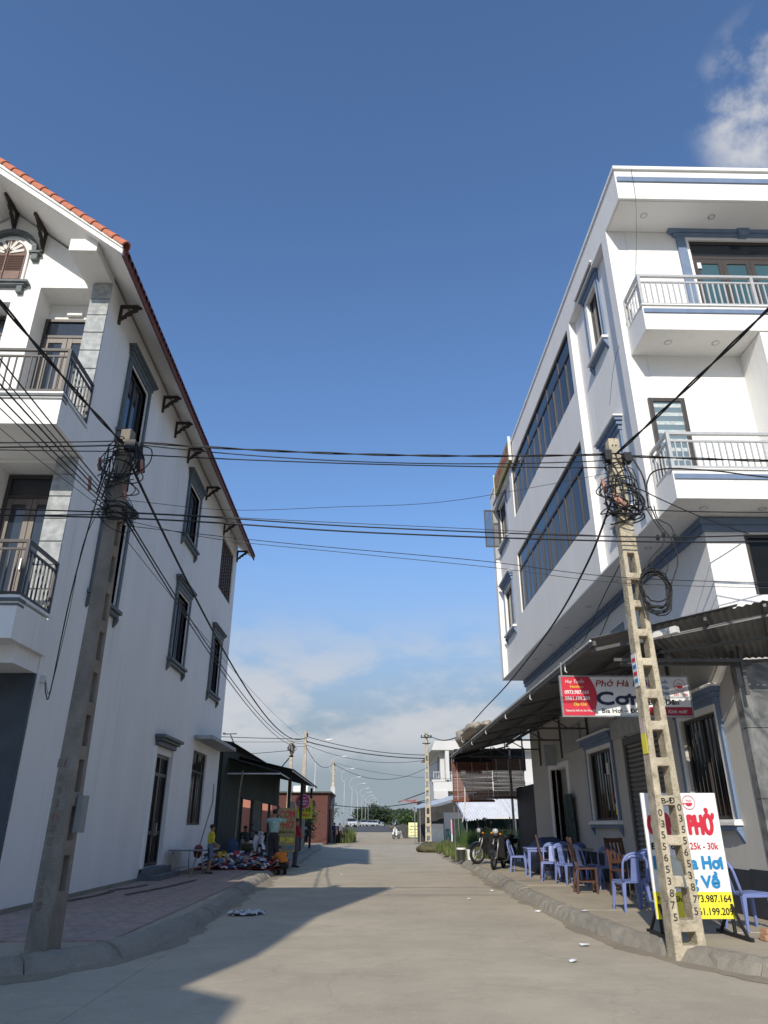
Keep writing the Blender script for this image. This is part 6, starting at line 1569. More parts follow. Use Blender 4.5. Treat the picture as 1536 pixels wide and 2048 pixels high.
# ------------------------------------------------------------------ clothes pile on a red sheet
random.seed(17)
b = MB(); n = 16; pts = []
for j in range(8):
    for i in range(n): pts.append((-5.4 + 2.75 * i / (n - 1) + random.uniform(-.05, .05), 24.1 + .45 * j + random.uniform(-.05, .05), .165 + random.uniform(0, .03) + (.25 if j == 7 else 0) * random.random()))
b.add(pts, [(j * n + i, j * n + i + 1, (j + 1) * n + i + 1, (j + 1) * n + i) for j in range(7) for i in range(n - 1)])
o = b.build('ground_sheet', mat('red_sheet', (.40, .05, .03), .7, .2, 4), smooth=True); tag(o, 'red plastic sheet spread on the pavement under the clothes', 'sheet')
cm = [cl('p_white', (.62, .62, .62)), cl('p_red', (.42, .05, .06)), cl('p_navy', (.05, .06, .13)), cl('p_grey', (.22, .23, .25)), cl('p_pink', (.5, .22, .26)), cl('p_black', (.025, .025, .028)), cl('p_blue', (.14, .22, .40)), cl('p_tan', (.33, .26, .18))]
b = MB(); g_ = 6
for i in range(430):
    x = -5.15 + 2.4 * random.random(); y = 24.25 + 2.2 * random.random() ** 1.1; hmax = .40 * math.exp(-((y - 25.3) / 1.0) ** 2)
    z = .19 + hmax * random.random() ** .8; k = random.choice((0, 0, 0, 0, 3, 1, 1, 2, 3, 4, 5, 5, 6, 7)); w, l = random.uniform(.10, .22), random.uniform(.14, .34); ph, f1, f2 = random.uniform(0, 6.28), random.uniform(1.5, 4), random.uniform(1.5, 4)
    rot = Matrix.Rotation(random.uniform(0, 6.28), 3, 'Z') @ Matrix.Rotation(random.uniform(-.5, .5), 3, 'X') @ Matrix.Rotation(random.uniform(-.4, .4), 3, 'Y'); vs = []
    for q in range(g_):
        for p in range(g_):
            u, v = p / (g_ - 1) - .5, q / (g_ - 1) - .5
            c = rot @ Vector((u * w * (1 - .5 * abs(v)) + random.uniform(-.012, .012), v * l * (1 - .3 * abs(u)) + random.uniform(-.012, .012), .05 * math.cos(u * 3.1) * math.cos(v * 3.1) + .025 * math.sin(f1 * u * 4 + ph) * math.cos(f2 * v * 4) + random.uniform(-.008, .008)))
            vs.append((c.x + x, c.y + y, max(.165, c.z + z)))
    b.add(vs, [(q * g_ + p, q * g_ + p + 1, (q + 1) * g_ + p + 1, (q + 1) * g_ + p) for q in range(g_ - 1) for p in range(g_ - 1)], k)
o = b.build('clothes_pile', cm, smooth=True); stuff(o); o['label'] = 'jumbled second-hand clothes heaped on the red sheet'
# ------------------------------------------------------------------ green shed on the left, beyond the house
SH = T('market_shed', 'low dark green corrugated metal shed with awning beyond the white gabled house', 'shed', (-5.5, 29, .1))
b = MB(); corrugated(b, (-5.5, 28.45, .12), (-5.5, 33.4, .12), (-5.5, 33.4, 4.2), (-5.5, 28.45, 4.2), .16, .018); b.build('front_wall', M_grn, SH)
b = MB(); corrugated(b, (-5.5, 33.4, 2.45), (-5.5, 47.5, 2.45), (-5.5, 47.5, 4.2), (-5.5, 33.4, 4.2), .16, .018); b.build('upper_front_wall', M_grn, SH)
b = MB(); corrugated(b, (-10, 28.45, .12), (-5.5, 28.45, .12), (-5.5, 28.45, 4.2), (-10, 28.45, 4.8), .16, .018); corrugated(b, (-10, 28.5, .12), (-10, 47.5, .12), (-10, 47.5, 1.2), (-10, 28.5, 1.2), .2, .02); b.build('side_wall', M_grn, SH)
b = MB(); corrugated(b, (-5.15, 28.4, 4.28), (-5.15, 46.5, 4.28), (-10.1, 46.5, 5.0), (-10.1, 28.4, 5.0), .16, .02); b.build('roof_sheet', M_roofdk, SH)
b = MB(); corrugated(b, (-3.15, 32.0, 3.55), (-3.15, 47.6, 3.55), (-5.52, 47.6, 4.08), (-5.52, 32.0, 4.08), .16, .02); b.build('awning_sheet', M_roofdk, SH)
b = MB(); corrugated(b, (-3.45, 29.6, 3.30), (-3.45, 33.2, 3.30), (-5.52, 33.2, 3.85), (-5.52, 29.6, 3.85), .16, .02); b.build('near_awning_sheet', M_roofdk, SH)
b = MB(); b.tube([(-5.5, 29.6, 3.24), (-3.45, 29.6, 3.24)], .03, 6); b.tube([(-3.45, 29.6, 3.26), (-3.45, 33.2, 3.26)], .025, 6); b.tube([(-3.2, 32.0, 3.5), (-3.2, 47.6, 3.5)], .03, 6); b.build('awning_frame', M_pvc, SH)
for y, x in ((33.4, -5.5), (36.6, -5.5), (39.6, -5.5), (43.0, -5.5), (47.3, -5.5), (35.0, -3.6), (41.5, -3.6), (47.3, -3.5)):
    b = MB(); b.box(x - .07, x + .07, y - .07, y + .07, .1, 3.5 if x > -4 else 2.5); b.build('post', M_roofdk, SH)
b = MB(); b.box(-5.56, -5.44, 36.8, 39.4, .1, 2.5); b.build('board_panel', mat('worn_board', (.10, .10, .08), .8, .4, 2), SH)
b = MB(); b.box(-9.9, -5.6, 28.6, 47.4, .08, .14); b.build('floor', M_conc_pave, SH)
b = MB(); b.tube([(-4.9, 28.9, .15), (-4.85, 28.9, 2.5), (-4.8, 29.0, 3.3)], .03, 7); o = b.build('bamboo_post', mat('bamboo2', (.26, .22, .15), .8, .3, 5)); tag(o, 'crooked bamboo post in front of the green shed wall', 'post')
# blue bag at the shed wall
random.seed(9); b = MB(); b.ell((-4.85, 28.3, .62), (.2, .2, .34), 14, 9, jit=.15); o = b.build('blue_sack', mat('blue_sack', (.035, .075, .16), .7, .2, 4), smooth=True); tag(o, 'blue sack standing at the shed wall behind the pile', 'sack')
# crates and sacks crowded under the shed awning
random.seed(12)
for i, (x, y, z, w, h, m_, lab) in enumerate(((-5.0, 34.6, .14, .5, .35, M_wood2, 'lower wooden crate under the shed awning'), (-5.0, 34.6, .50, .46, .3, M_wood, 'upper wooden crate under the shed awning'), (-4.7, 36.2, .14, .5, .4, mat('green_crate', (.03, .09, .05), .6, .2, 5), 'green crate under the shed awning'), (-5.1, 38.0, .14, .6, .9, mat('dark_cabinet', (.05, .04, .035), .7, .2, 4), 'dark cabinet under the far half of the shed awning'))):
    t = T('crate', lab, 'crate', (x, y, z), R(random.uniform(-12, 12)), 'goods under the shed awning', org=False); b = MB(); b.box(-w / 2, w / 2, -w / 2, w / 2, 0, .04); b.build('base', m_, t)
    q = MB(); q.box(-w / 2, w / 2, -.012, .012, -.055, .055); me = q.mesh('slat', m_); n_ = max(2, int(h / .13))
    for k in range(n_):
        for a in range(4): c = (w / 2 - .012); piece('slat', me, t, ((0, -c), (c, 0), (0, c), (-c, 0))[a] + (.08 + k * (h - .1) / max(1, n_ - 1),), (0, 0, R(90 * (a % 2))))
    b = MB(); b.box(-w / 2 + .03, w / 2 - .03, -w / 2 + .03, w / 2 - .03, .04, h - .05); b.build('contents', M_roofdk, t)
for i, (x, y, m_, lab) in enumerate(((-4.3, 33.2, cl('sack_grey', (.12, .11, .10)), 'grey sack slumped beside the parked white motorbike'), (-3.9, 34.3, cl('sack_black', (.03, .03, .032)), 'black sack slumped under the shed awning edge'), (-4.2, 37.4, cl('sack_tan', (.20, .16, .11)), 'tan sack slumped farther under the shed awning'))):
    b = MB(); b.ell((x, y, .4), (.3, .3, .36), 14, 9, jit=.12); o = b.build('sack', m_, smooth=True); tag(o, lab, 'sack', 'goods under the shed awning')
# sign boards at the shed
def board(name, label, x0, x1, y, z0, z1, m, lines, th=.03, mt=None, cat='sign'):
    t = T(name, label, cat, ((x0 + x1) / 2, y, z0), 0, 'small sign boards along the street'); b = MB(); b.box(x0, x1, y, y + th, z0, z1); b.build('panel', m, t)
    for (s, u, v, w, h, mm) in lines: put_text(fit_text(s, w * (x1 - x0), h, .02), mm, t, (x0 + u * (x1 - x0), y - .004, z0 + v * (z1 - z0)), (1, 0, 0), (0, 0, 1))
    return t
t = board('menu_board', 'faded yellow cơm phở board standing between the teal and red shirts', -3.12, -2.5, 27.0, .55, 1.95, mat('dull_cream', (.33, .29, .13), .6, .2, 4), [('CƠM', .08, .78, .84, .22, M_signred), ('PHỞ', .08, .54, .84, .22, M_signred), ('BÌNH DÂN', .08, .42, .84, .08, M_ink), ('199.209', .08, .22, .84, .16, M_signyellow), ('0973.987', .08, .06, .84, .12, M_signblue)])
b = MB(); b.box(-3.10, -3.06, 27.03, 27.06, .14, 1.9); b.box(-2.56, -2.52, 27.03, 27.06, .14, 1.9); b.build('legs', M_black, t)
t = board('hanging_sign', 'bright yellow sign under the far end of the shed awning', -4.15, -3.3, 45.6, 1.75, 2.85, M_signyellow, [('PHỞ', .1, .62, .8, .2, M_signred), ('LÀ XÉ', .1, .36, .8, .2, M_ink), ('0961', .15, .1, .7, .16, M_signred)])
b = MB(); b.box(-3.75, -3.71, 45.62, 45.65, 2.85, 3.6); b.build('hanger', M_black, t)
DS = T('round_sign', 'round pink sign hanging at the shed awning corner', 'sign', (-3.55, 42, 2.2), 0, 'small sign boards along the street')
b = MB(); b.disc((-3.55, 42, 2.58), .40, .06, 'y', 28); b.build('disc', M_signpink, DS); b = MB(); b.torus((-3.55, 41.965, 2.58), .36, .02, 'y', 28, 5); b.build('rim', M_signwhite, DS); b = MB(); b.tube([(-3.55, 42, 2.98), (-3.55, 42, 3.5)], .012, 5); b.build('hanger', M_black, DS)
for w_, z in ((.34, 2.72), (.5, 2.56), (.42, 2.42)):
    b = MB(); b.box(-3.55 - w_ / 2, -3.55 + w_ / 2, 41.955, 41.968, z, z + .07); b.build('printed_line', M_signwhite, DS)
for i, (x, lab) in enumerate(((-4.75, 'left of two narrow white printed strips at the back of the shed'), (-4.25, 'right of two narrow white printed strips at the back of the shed'))):
    board('poster_strip', lab, x, x + .34, 46.5, .9, 2.7, M_signwhite, [])

# ------------------------------------------------------------------ brick building beyond
BB = T('brick_building', 'low red brick building with flat roof beyond the shed', 'building', (-5, 66, .0))
b = MB(); b.wall('y', 62.0, -11.5, -3.25, .0, 3.75, [], .1); b.wall('x', -3.25, 62.0, 70.0, .0, 3.75, [(64.5, 66.5, .1, 2.6)], -.3); b.wall('y', 70.0, -11.5, -3.25, 0, 3.75, [], .1); b.build('wall', M_brick_shaded, BB)
b = MB(); b.box(-11.7, -2.95, 61.7, 70.3, 3.78, 3.9); b.build('roof', M_roofdk, BB); b = MB(); b.box(-3.6, -3.56, 64.5, 66.5, .05, 2.6); b.build('door', M_frame_brown, BB)
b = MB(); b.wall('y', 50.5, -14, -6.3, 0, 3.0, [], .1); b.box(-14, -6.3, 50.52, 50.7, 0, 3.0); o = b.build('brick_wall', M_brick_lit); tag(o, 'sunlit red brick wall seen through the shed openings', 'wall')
b = MB(); b.box(-5.9, -4.7, 60.0, 60.4, 3.75, 4.25); o = b.build('white_tank', M_tyrewhite, bevel=.1); tag(o, 'white box on the roofs behind the shed', 'tank')

# ------------------------------------------------------------------ farther poles
p2, _, _ = hpole('utility_pole', 'rust-streaked concrete pole rising behind the shed on the left', (-3.95, 46.6, .1), R(90), 6.75, .36, .17, .36, .17, 9, .6, .52, .34, mat('rusty_pole', (.40, .36, .30), .9, .25, 3, .5, 30, stain=.5, stain_col=(.25, .11, .05), stain_scale=1.2))
p3, _, _ = hpole('utility_pole', 'pole with bushy wire head behind the rust-streaked one', (-5.4, 52.5, .1), R(90), 6.8, .36, .17, .36, .17, 9, .6, .52, .34, M_pole)
p4, _, _ = hpole('utility_pole', 'leaning-braced concrete pole at the brick building corner', (-3.2, 69.5, gh(69.5)), R(90), 6.75, .36, .17, .36, .17, 9, .6, .52, .34, M_pole, lean=(0, 1.2))
b = MB(); b.box(-.22, .05, -.2, .2, 3.1, 4.5); b.build('meter_box', mat('meter_grey', (.45, .46, .46), .6, .1, 5), p4); b = MB(); b.beam((-.1, 0, 3.6), (-2.2, 0, 2.6), .1, .1); b.build('brace', M_pvc, p4)
p5, _, _ = hpole('utility_pole', 'slim ladder pole on the right beside the weeds and yellow board', (3.6, 46.0, .0), R(-8), 6.75, .40, .17, .34, .17, 10, .5, .5, .33, M_pole)
b = MB(); b.hexa([(-.5, -.3, 0), (.1, -.25, 0), (.1, .3, 0), (-.4, .3, 0), (-.12, -.12, .55), (.1, -.12, .6), (.1, .1, .6), (-.1, .1, .55)]); b.build('concrete_footing', M_pole, p5, bevel=.03)
for p, z in ((p2, 6.4), (p3, 6.3), (p4, 6.3), (p5, 6.35)):
    b = MB(); b.box(-.35, .35, -.14, -.08, z, z + .07); b.box(-.25, .25, -.15, -.08, z - .35, z - .29)
    for x in (-.3, -.12, .12, .3): b.ell((x, -.11, z + .13), (.035, .035, .06), 8, 5)
    b.build('crossarm', M_black, p)
random.seed(5); loops((-5.4, 52.4, 6.35), [(9, .42, .4, .2, .018, 0)], 5)
bb = loops((-5.4, 52.4, 6.35), [(9, .26, .24, .2, .012, 0), (4, .14, .34, .1, .012, -.1)], 6); o = bb.build('cable_tangle', M_cable, smooth=True); tag(o, 'wire tangle on the pole head behind the rust-streaked pole', 'cable tangle', 'cable tangles')
far = [((-3.9, 46.6, 6.5), (3.5, 46.0, 5.35), .25, .022, 'topmost far wire slanting between the two middle poles'), ((-3.9, 46.6, 6.2), (3.5, 46.0, 5.15), .22, .032, 'thickest far wire slanting between the two middle poles'), ((-3.9, 46.6, 6.0), (3.5, 46.0, 5.05), .5, .014, 'thin far wire slanting between the two middle poles'), ((-3.9, 46.6, 6.35), (-14, 40, 6.1), .1, .02, 'far wire from the rust-streaked pole to the left behind the house'), ((-3.9, 46.6, 6.2), (-14, 40, 5.8), .15, .012, 'thin far wire from the rust-streaked pole to the left'), ((-5.4, 52.4, 6.2), (-15, 50, 5.6), .15, .02, 'wire from the bushy pole head to the left'),
       ((-3.9, 46.6, 5.9), (-3.2, 69.5, 6.7), .8, .02, 'sagging wire from the rust-streaked pole to the brick corner pole'), ((-3.2, 69.5, 6.6), (6.5, 70, 6.9), 1.5, .022, 'deep sagging wire from the brick corner pole to the right'), ((-3.2, 69.5, 6.7), (9, 66, 5.2), .5, .015, 'thin wire from the brick corner pole to the white building'), ((-3.1, 66, 3.0), (4.5, 58, 3.15), .35, .03, 'low wire between the brick building and the tarpaulin stall')]
for a, c, s, r, lab in far: cable(lab, sagline(a, c, s, 24), r, n=5, group='far wires')
# lamp head on an arm beyond the shed roof
b = MB(); b.beam((-4.6, 39, 4.0), (-4.1, 39, 4.6), .05, .05); b.ell((-4.0, 39, 4.68), (.13, .08, .05), 10, 6); o = b.build('floodlight', M_black); tag(o, 'small dark lamp on an arm sticking up from the shed awning', 'lamp')
b = MB(); b.tube([(-5.3, 29.6, 4.3), (-5.5, 29.6, 4.7)], .025, 6); b.tube([(-5.75, 29.6, 4.72), (-5.25, 29.6, 4.74)], .02, 6); b.ell((-5.75, 29.6, 4.74), (.07, .05, .04), 8, 5); o = b.build('roof_camera', M_pvc); tag(o, 'white camera bracket on the near edge of the shed roof', 'camera')

# ------------------------------------------------------------------ right side beyond the townhouse
b = MB(); b.box(5.9, 6.0, 26.5, 30.2, .12, 2.75); g = b.build('dark_gate', mat('dark_gate', (.018, .022, .03), .6, .3, 2)); tag(g, 'dark metal gate panel at the end of the shop awning', 'gate')
b = MB(); b.tube([(5.75, 30.4, .15), (5.75, 30.4, 4.3)], .05, 8); o = b.build('awning_post', M_steel_gal); tag(o, 'steel post at the far end of the shop awning', 'post')
b = MB(); b.tube([(3.42, 30.5, .1), (3.42, 30.5, 3.95)], .022, 7); o = b.build('corner_post', M_steel_gal); tag(o, 'thin steel post at the far street-side awning corner', 'post')
b = MB(); b.box(3.5, 6.4, 30.42, 30.44, 3.42, 4.25); o = b.build('shade_net', mat('black_shade_net', (.02, .022, .022), .9, .3, 6)); tag(o, 'dark shade net stretched above the bamboo blinds under the awning end', 'net')
def bamboo_blind(label, x0, x1, y, z0, z1, n, m):
    t = T('bamboo_blind', label, 'blind', ((x0 + x1) / 2, y, z0), 0, 'bamboo blinds'); q = MB(); q.box(-(x1 - x0) / 2, (x1 - x0) / 2, -.006, .006, -(z1 - z0) / n * .42, (z1 - z0) / n * .42); me = q.mesh('slat', m)
    for i in range(n): piece('slat', me, t, ((x0 + x1) / 2 + random.uniform(-.01, .01), y + .01 * math.sin(i * .5), z0 + (i + .5) * (z1 - z0) / n), (R(random.uniform(-14, 14)), R(random.uniform(-.4, .4)), 0))
    b = MB(); b.tube([(x0 - .05, y - .03, z0 - .03), (x1 + .05, y - .03, z0 - .02)], .04, 8); b.tube([(x0 - .05, y, z1), (x1 + .05, y, z1)], .025, 6); b.build('roll_bar', m, t)
    b = MB()
    for u in (.12, .5, .88): b.tube([(x0 + u * (x1 - x0), y - .03, z0), (x0 + u * (x1 - x0), y - .03, z1)], .008, 5)
    b.build('cord', M_pvc, t); return t
bamboo_blind('left reddish bamboo blind hanging at the far end of the awning', 3.38, 4.98, 30.3, 2.30, 3.72, 30, M_bamboo)
bamboo_blind('right brown bamboo blind hanging at the far end of the awning', 5.02, 6.3, 30.35, 2.42, 3.86, 28, mat('brown_bamboo', (.13, .075, .05), .8, .3, 30, zstretch=8))
b = MB(); b.tube(smooth_path([(3.85, 30.2, 3.0), (3.84, 30.2, 2.4), (3.80, 30.2, 2.0), (3.70, 30.2, 1.5)]), .022, 6); o = b.build('hanging_rope', M_pvc, smooth=True); tag(o, 'white rope hanging from the left bamboo blind', 'rope')
WS = T('stall_roof_sheet', 'sloping white corrugated sheet roof over the weeds behind the awning', 'roof sheet', (5.7, 38, .1))
b = MB(); corrugated(b, (4.75, 37.4, 1.58), (6.9, 37.4, 1.80), (6.55, 39.2, 2.65), (4.5, 39.2, 2.45), .13, .03); b.build('sheet', mat('white_sheet_metal', (.62, .64, .68), .5, .08, 3), WS)
b = MB(); corrugated(b, (6.9, 37.6, 1.75), (7.6, 37.6, 1.82), (7.5, 39.2, 2.72), (6.6, 39.2, 2.70), .2, .02); b.build('end_sheet', mat('pale_sheet', (.55, .57, .6), .6, .1, 3), WS)
b = MB()
for x, y in ((4.8, 37.5), (7.2, 37.6), (4.6, 39.1), (7.2, 39.1)): b.tube([(x, y, 0), (x, y, 1.7 if y < 38 else 2.5)], .03, 6)
b.build('post', M_steel_gal, WS)
b = MB(); b.box(4.3, 8.5, 39.4, 39.45, .1, 1.7); o = b.build('mesh_fence', mat('green_mesh', (.02, .045, .035), .9, .3, 3)); tag(o, 'dark green mesh screen under the white sheet roof', 'fence')
t = board('menu_board', 'pink and white menu board standing behind the roadside weeds', 4.62, 5.32, 43.0, .55, 1.68, M_signwhite, [('Bún Đậu', .12, .82, .76, .11, M_signpink), ('ỐC', .1, .62, .3, .12, M_signred), ('CUA', .5, .62, .4, .12, M_ink), ('Lẩu 10k', .12, .42, .76, .11, M_ink), ('Cà 30k', .12, .2, .76, .11, M_ink)])
b = MB(); b.add([(4.621, 42.997, .9), (4.86, 42.997, 1.1), (4.9, 42.997, 1.679), (4.621, 42.997, 1.679)], [(0, 1, 2, 3)]); b.build('pink_field', mat('light_pink', (.78, .30, .45), .5, .05, 3), t); b = MB(); b.box(4.64, 4.68, 43.04, 43.08, .05, 1.6); b.box(5.26, 5.3, 43.04, 43.08, .05, 1.6); b.build('legs', M_black, t)
y_ = 78.0
t = board('menu_board', 'pale yellow menu board standing by the dusty road right of the lone motorbike', 4.1, 5.15, y_, gh(y_) + .12, gh(y_) + 1.42, M_cream, [('TRÀ ĐÁ', .12, .68, .76, .14, M_ink), ('BÚN TÔM', .1, .46, .8, .14, M_ink), ('MÌ XÀO', .12, .26, .76, .14, M_signred), ('0973.987.16', .1, .08, .8, .08, M_ink)])
b = MB(); b.box(4.12, 4.17, y_ + .05, y_ + .1, gh(y_) - .1, gh(y_) + 1.3); b.box(5.08, 5.13, y_ + .05, y_ + .1, gh(y_) - .1, gh(y_) + 1.3); b.build('legs', M_black, t)
b = MB(); b.hexa([(3.55, y_ + .3, gh(y_)), (4.05, y_ + .2, gh(y_)), (4.05, y_ + .3, gh(y_)), (3.6, y_ + .4, gh(y_)), (3.2, y_ + .3, gh(y_) + 1.25), (4.05, y_ + .2, gh(y_) + 1.25), (4.05, y_ + .3, gh(y_) + 1.25), (3.25, y_ + .4, gh(y_) + 1.25)]); o = b.build('parasol_cloth', mat('dark_umbrella', (.06, .06, .055), .9, .3, 4)); tag(o, 'folded dark cloth beside the pale yellow menu board', 'cloth')
# green plastic chairs at the far stall
gc = None
for i, (x, y, rz, lab) in enumerate(((5.5, 78.6, 20, 'teal plastic chair right of the pale yellow board'), (7.0, 66, 30, 'leftmost of the green chairs at the tarpaulin stall'), (7.9, 66.5, 200, 'middle one of the green chairs at the tarpaulin stall'), (8.8, 66, 90, 'rightmost of the green chairs at the tarpaulin stall'))):
    o = copy_tree(pc0)
    def recol(q):
        if q.type == 'MESH':
            q.data = q.data.copy(); q.data.materials[0] = mat('green_plastic', (.02, .20, .11), .4, .1, 4)
        for c in q.children: recol(c)
    if gc is None: recol(o); gc = o
    else:
        bpy.data.objects.remove
        for ch in list(o.children):
            for g_ in list(ch.children): bpy.data.objects.remove(g_)
            bpy.data.objects.remove(ch)
        bpy.data.objects.remove(o); o = copy_tree(gc)
    place(o, (x, y, gh(y)), R(rz), lab, 'green chairs at the far stall', 1.25)
# tarpaulin stall
TS = T('tarpaulin_stall', 'street stall under a pale blue tarpaulin right of the slim ladder pole', 'stall', (6, 62, 0))
b = MB(); n = 12; m_ = 10; pts = []
for j in range(m_ + 1):
    for i in range(n + 1):
        u, v = i / n, j / m_; x = 3.9 + 4.6 * u; y = 59 + 7 * v; z = 2.55 + 1.15 * u + .35 * v - .35 * math.sin(math.pi * v) * math.sin(math.pi * u) + .03 * math.sin(i * 2.1) * math.sin(j * 1.7); pts.append((x, y, z))
b.add(pts, [(j * (n + 1) + i, j * (n + 1) + i + 1, (j + 1) * (n + 1) + i + 1, (j + 1) * (n + 1) + i) for j in range(m_) for i in range(n)]); b.build('tarpaulin', M_blue_tarp, TS, smooth=True)
b = MB()
for x, y, h in ((4.0, 59.2, 2.6), (4.0, 65.8, 2.9), (8.4, 59.2, 3.7), (8.4, 65.8, 3.9)): b.tube([(x, y, 0), (x, y, h)], .04, 6)
b.build('post', M_steel_gal, TS)
b = MB(); b.box(5.0, 6.3, 64.5, 65.4, 0, 1.5); b.box(6.6, 8.2, 66.8, 67.1, 0, 2.4); b.build('counter', mat('white_counter', (.62, .62, .6), .6, .1, 3), TS); b = MB(); b.box(4.4, 9.2, 68.5, 68.8, 0, 3.3); b.build('back_wall', mat('stall_dark', (.035, .034, .032), .8, .3, 2), TS)
b = MB(); pts = []
for i in range(9):
    u = i / 8; pts += [(2.5 + 1.3 * u, 59.2, 3.0 + .08 * math.sin(u * 5)), (2.5 + 1.3 * u, 60.0, 3.12 + .2 * u + .05 * math.sin(u * 6))]
b.add(pts, [(2 * i, 2 * i + 2, 2 * i + 3, 2 * i + 1) for i in range(8)]); o = b.build('flag_cloth', mat('red_white_cloth', (.33, .15, .13), .8, .6, 2.5)); tag(o, 'red and white cloth strip fluttering left of the tarpaulin', 'cloth')
b = MB(); b.tube([(2.4, 59.8, 3.05), (5.0, 61.5, 3.95)], .04, 6); o = b.build('tarp_pole', M_roofdk); tag(o, 'slanting dark pole carrying the red and white cloth', 'pole')
for i, x in enumerate((4.25, 4.6)):
    b = MB(); b.tube([(x, 62, 2.0), (x, 62, 2.25)], [.02, .07], 8); b.tube([(x, 62, 2.25), (x, 62, 2.75)], .008, 5); o = b.build('hanging_bulb', M_black); tag(o, '%s of two dark lamps hanging under the tarpaulin edge' % ('left' if i == 0 else 'right'), 'lamp', 'hanging lamps')
M_wb = mat('weathered_white_paint', (.56, .56, .55), .85, .08, .8, stain=.25, stain_col=(.3, .3, .28), stain_scale=.4, zstretch=.3)
# white building far right
WB = T('white_corner_building', 'white flat-roofed building with barred upper windows behind the tarpaulin stall', 'building', (10, 72, 0))
b = MB(); b.wall('y', 72, 6.9, 16, 0, 8.1, [(7.75 + .0, 8.9, 5.9, 7.7), (9.3, 10.9, 5.9, 7.7), (7.5, 8.9, .1, 3.0)], .4); b.wall('x', 6.9, 72, 86, 0, 8.1, [(73, 75, 5.9, 7.6)], .3); b.wall('x', 16, 72, 86, 0, 8.1, [], .1); b.wall('y', 86, 6.9, 16, 0, 8.1, [], .1); b.box(6.0, 7.2, 70.9, 72, 5.1, 5.3); b.build('wall', M_wb, WB)
b = MB(); b.prism([(6.0, 7.95), (6.3, 8.75), (16, 8.95), (16, 7.95)], 'y', 70.8, 86); b.build('roof', M_wb, WB)
b = MB(); b.box(7.3, 7.65, 70.9, 71.9, 5.3, 7.95); b.build('column', M_wb, WB)
b = MB(); b.box(6.1, 16, 70.8, 72, 4.3, 5.1); b.box(6.1, 7.4, 70.5, 72, 3.6, 4.3); b.build('balcony', M_wb, WB)
b = MB(); b.tube([(0, 0, 0), (0, 0, 1.8)], .025, 6); br_ = b.mesh('window_bar', M_steel_gal)
b = MB(); b.box(7.75, 8.9, 72.3, 72.32, 5.9, 7.7); b.box(9.3, 10.9, 72.3, 72.32, 5.9, 7.7); wq = b.build('window', M_glass, WB)
for i in range(12): piece('window_bar', br_, wq, ((7.8 + i * .2) if i < 6 else (9.35 + (i - 6) * .28), 71.97, 5.9))
railing(WB, [(6.15, 70.85, 7.3, 70.85), (7.65, 70.85, 12, 70.85)], 5.1, 6.0, M_steel, .2, rr=.014)
# weeds and grass verge on the right
random.seed(41)
def blades(name, n, region, h0, h1, m, label):
    b = MB()
    for i in range(n):
        x, y = region(); h = random.uniform(h0, h1); a = random.uniform(0, 6.28); w = random.uniform(.012, .028); l = random.uniform(.05, .35) * h; d = random.uniform(0, 6.28); z = gh(y) + (.1 if abs(x - 3) < 9 and y < 50 else 0)
        c, s = math.cos(a) * w, math.sin(a) * w; dx, dy = math.cos(d) * l, math.sin(d) * l
        b.add([(x - c, y - s, z), (x + c, y + s, z), (x + dx * .35 + c * .7, y + dy * .35 + s * .7, z + h * .6), (x + dx * .35 - c * .7, y + dy * .35 - s * .7, z + h * .6), (x + dx, y + dy, z + h)], [(0, 1, 2, 3), (3, 2, 4)])
    o = b.build(name, m); stuff(o); o['label'] = label; return o
def reg1():
    y = random.uniform(31.5, 45); e = kx(KRs, y); return (e + .1 + abs(random.gauss(0, 1.0)) * 1.3 + .3 * math.sin(y * 1.3), y)
blades('weeds', 5200, reg1, .15, .62, M_grass, 'tangled green weeds growing along the right verge beyond the buckets')
def reg2():
    return (random.uniform(4.4, 7.5), random.uniform(34, 38.6))
blades('tall_weeds', 2600, reg2, .5, 1.25, mat('weed_green', (.055, .10, .025), .7, .45, 2.0, trans=.25), 'taller leafy weeds in front of the white sheet roof')
def reg3(): a = random.uniform(0, 6.28); r = random.random() ** .5; return (-1.9 + .9 * r * math.cos(a), 68 + 2.5 * r * math.sin(a))
blades('corner_grass', 900, reg3, .3, 1.3, M_grass, 'clump of grass at the corner behind the walkers')
b = MB(); random.seed(3); b.ell((3.55, 44.6, .2), (.75, 1.1, .35), 16, 8, jit=.12); o = b.build('earth_mound', mat('grassy_earth', (.09, .085, .045), .95, .4, 5, .8, 15), smooth=True); tag(o, 'small grassy earth mound at the foot of the slim ladder pole', 'mound')
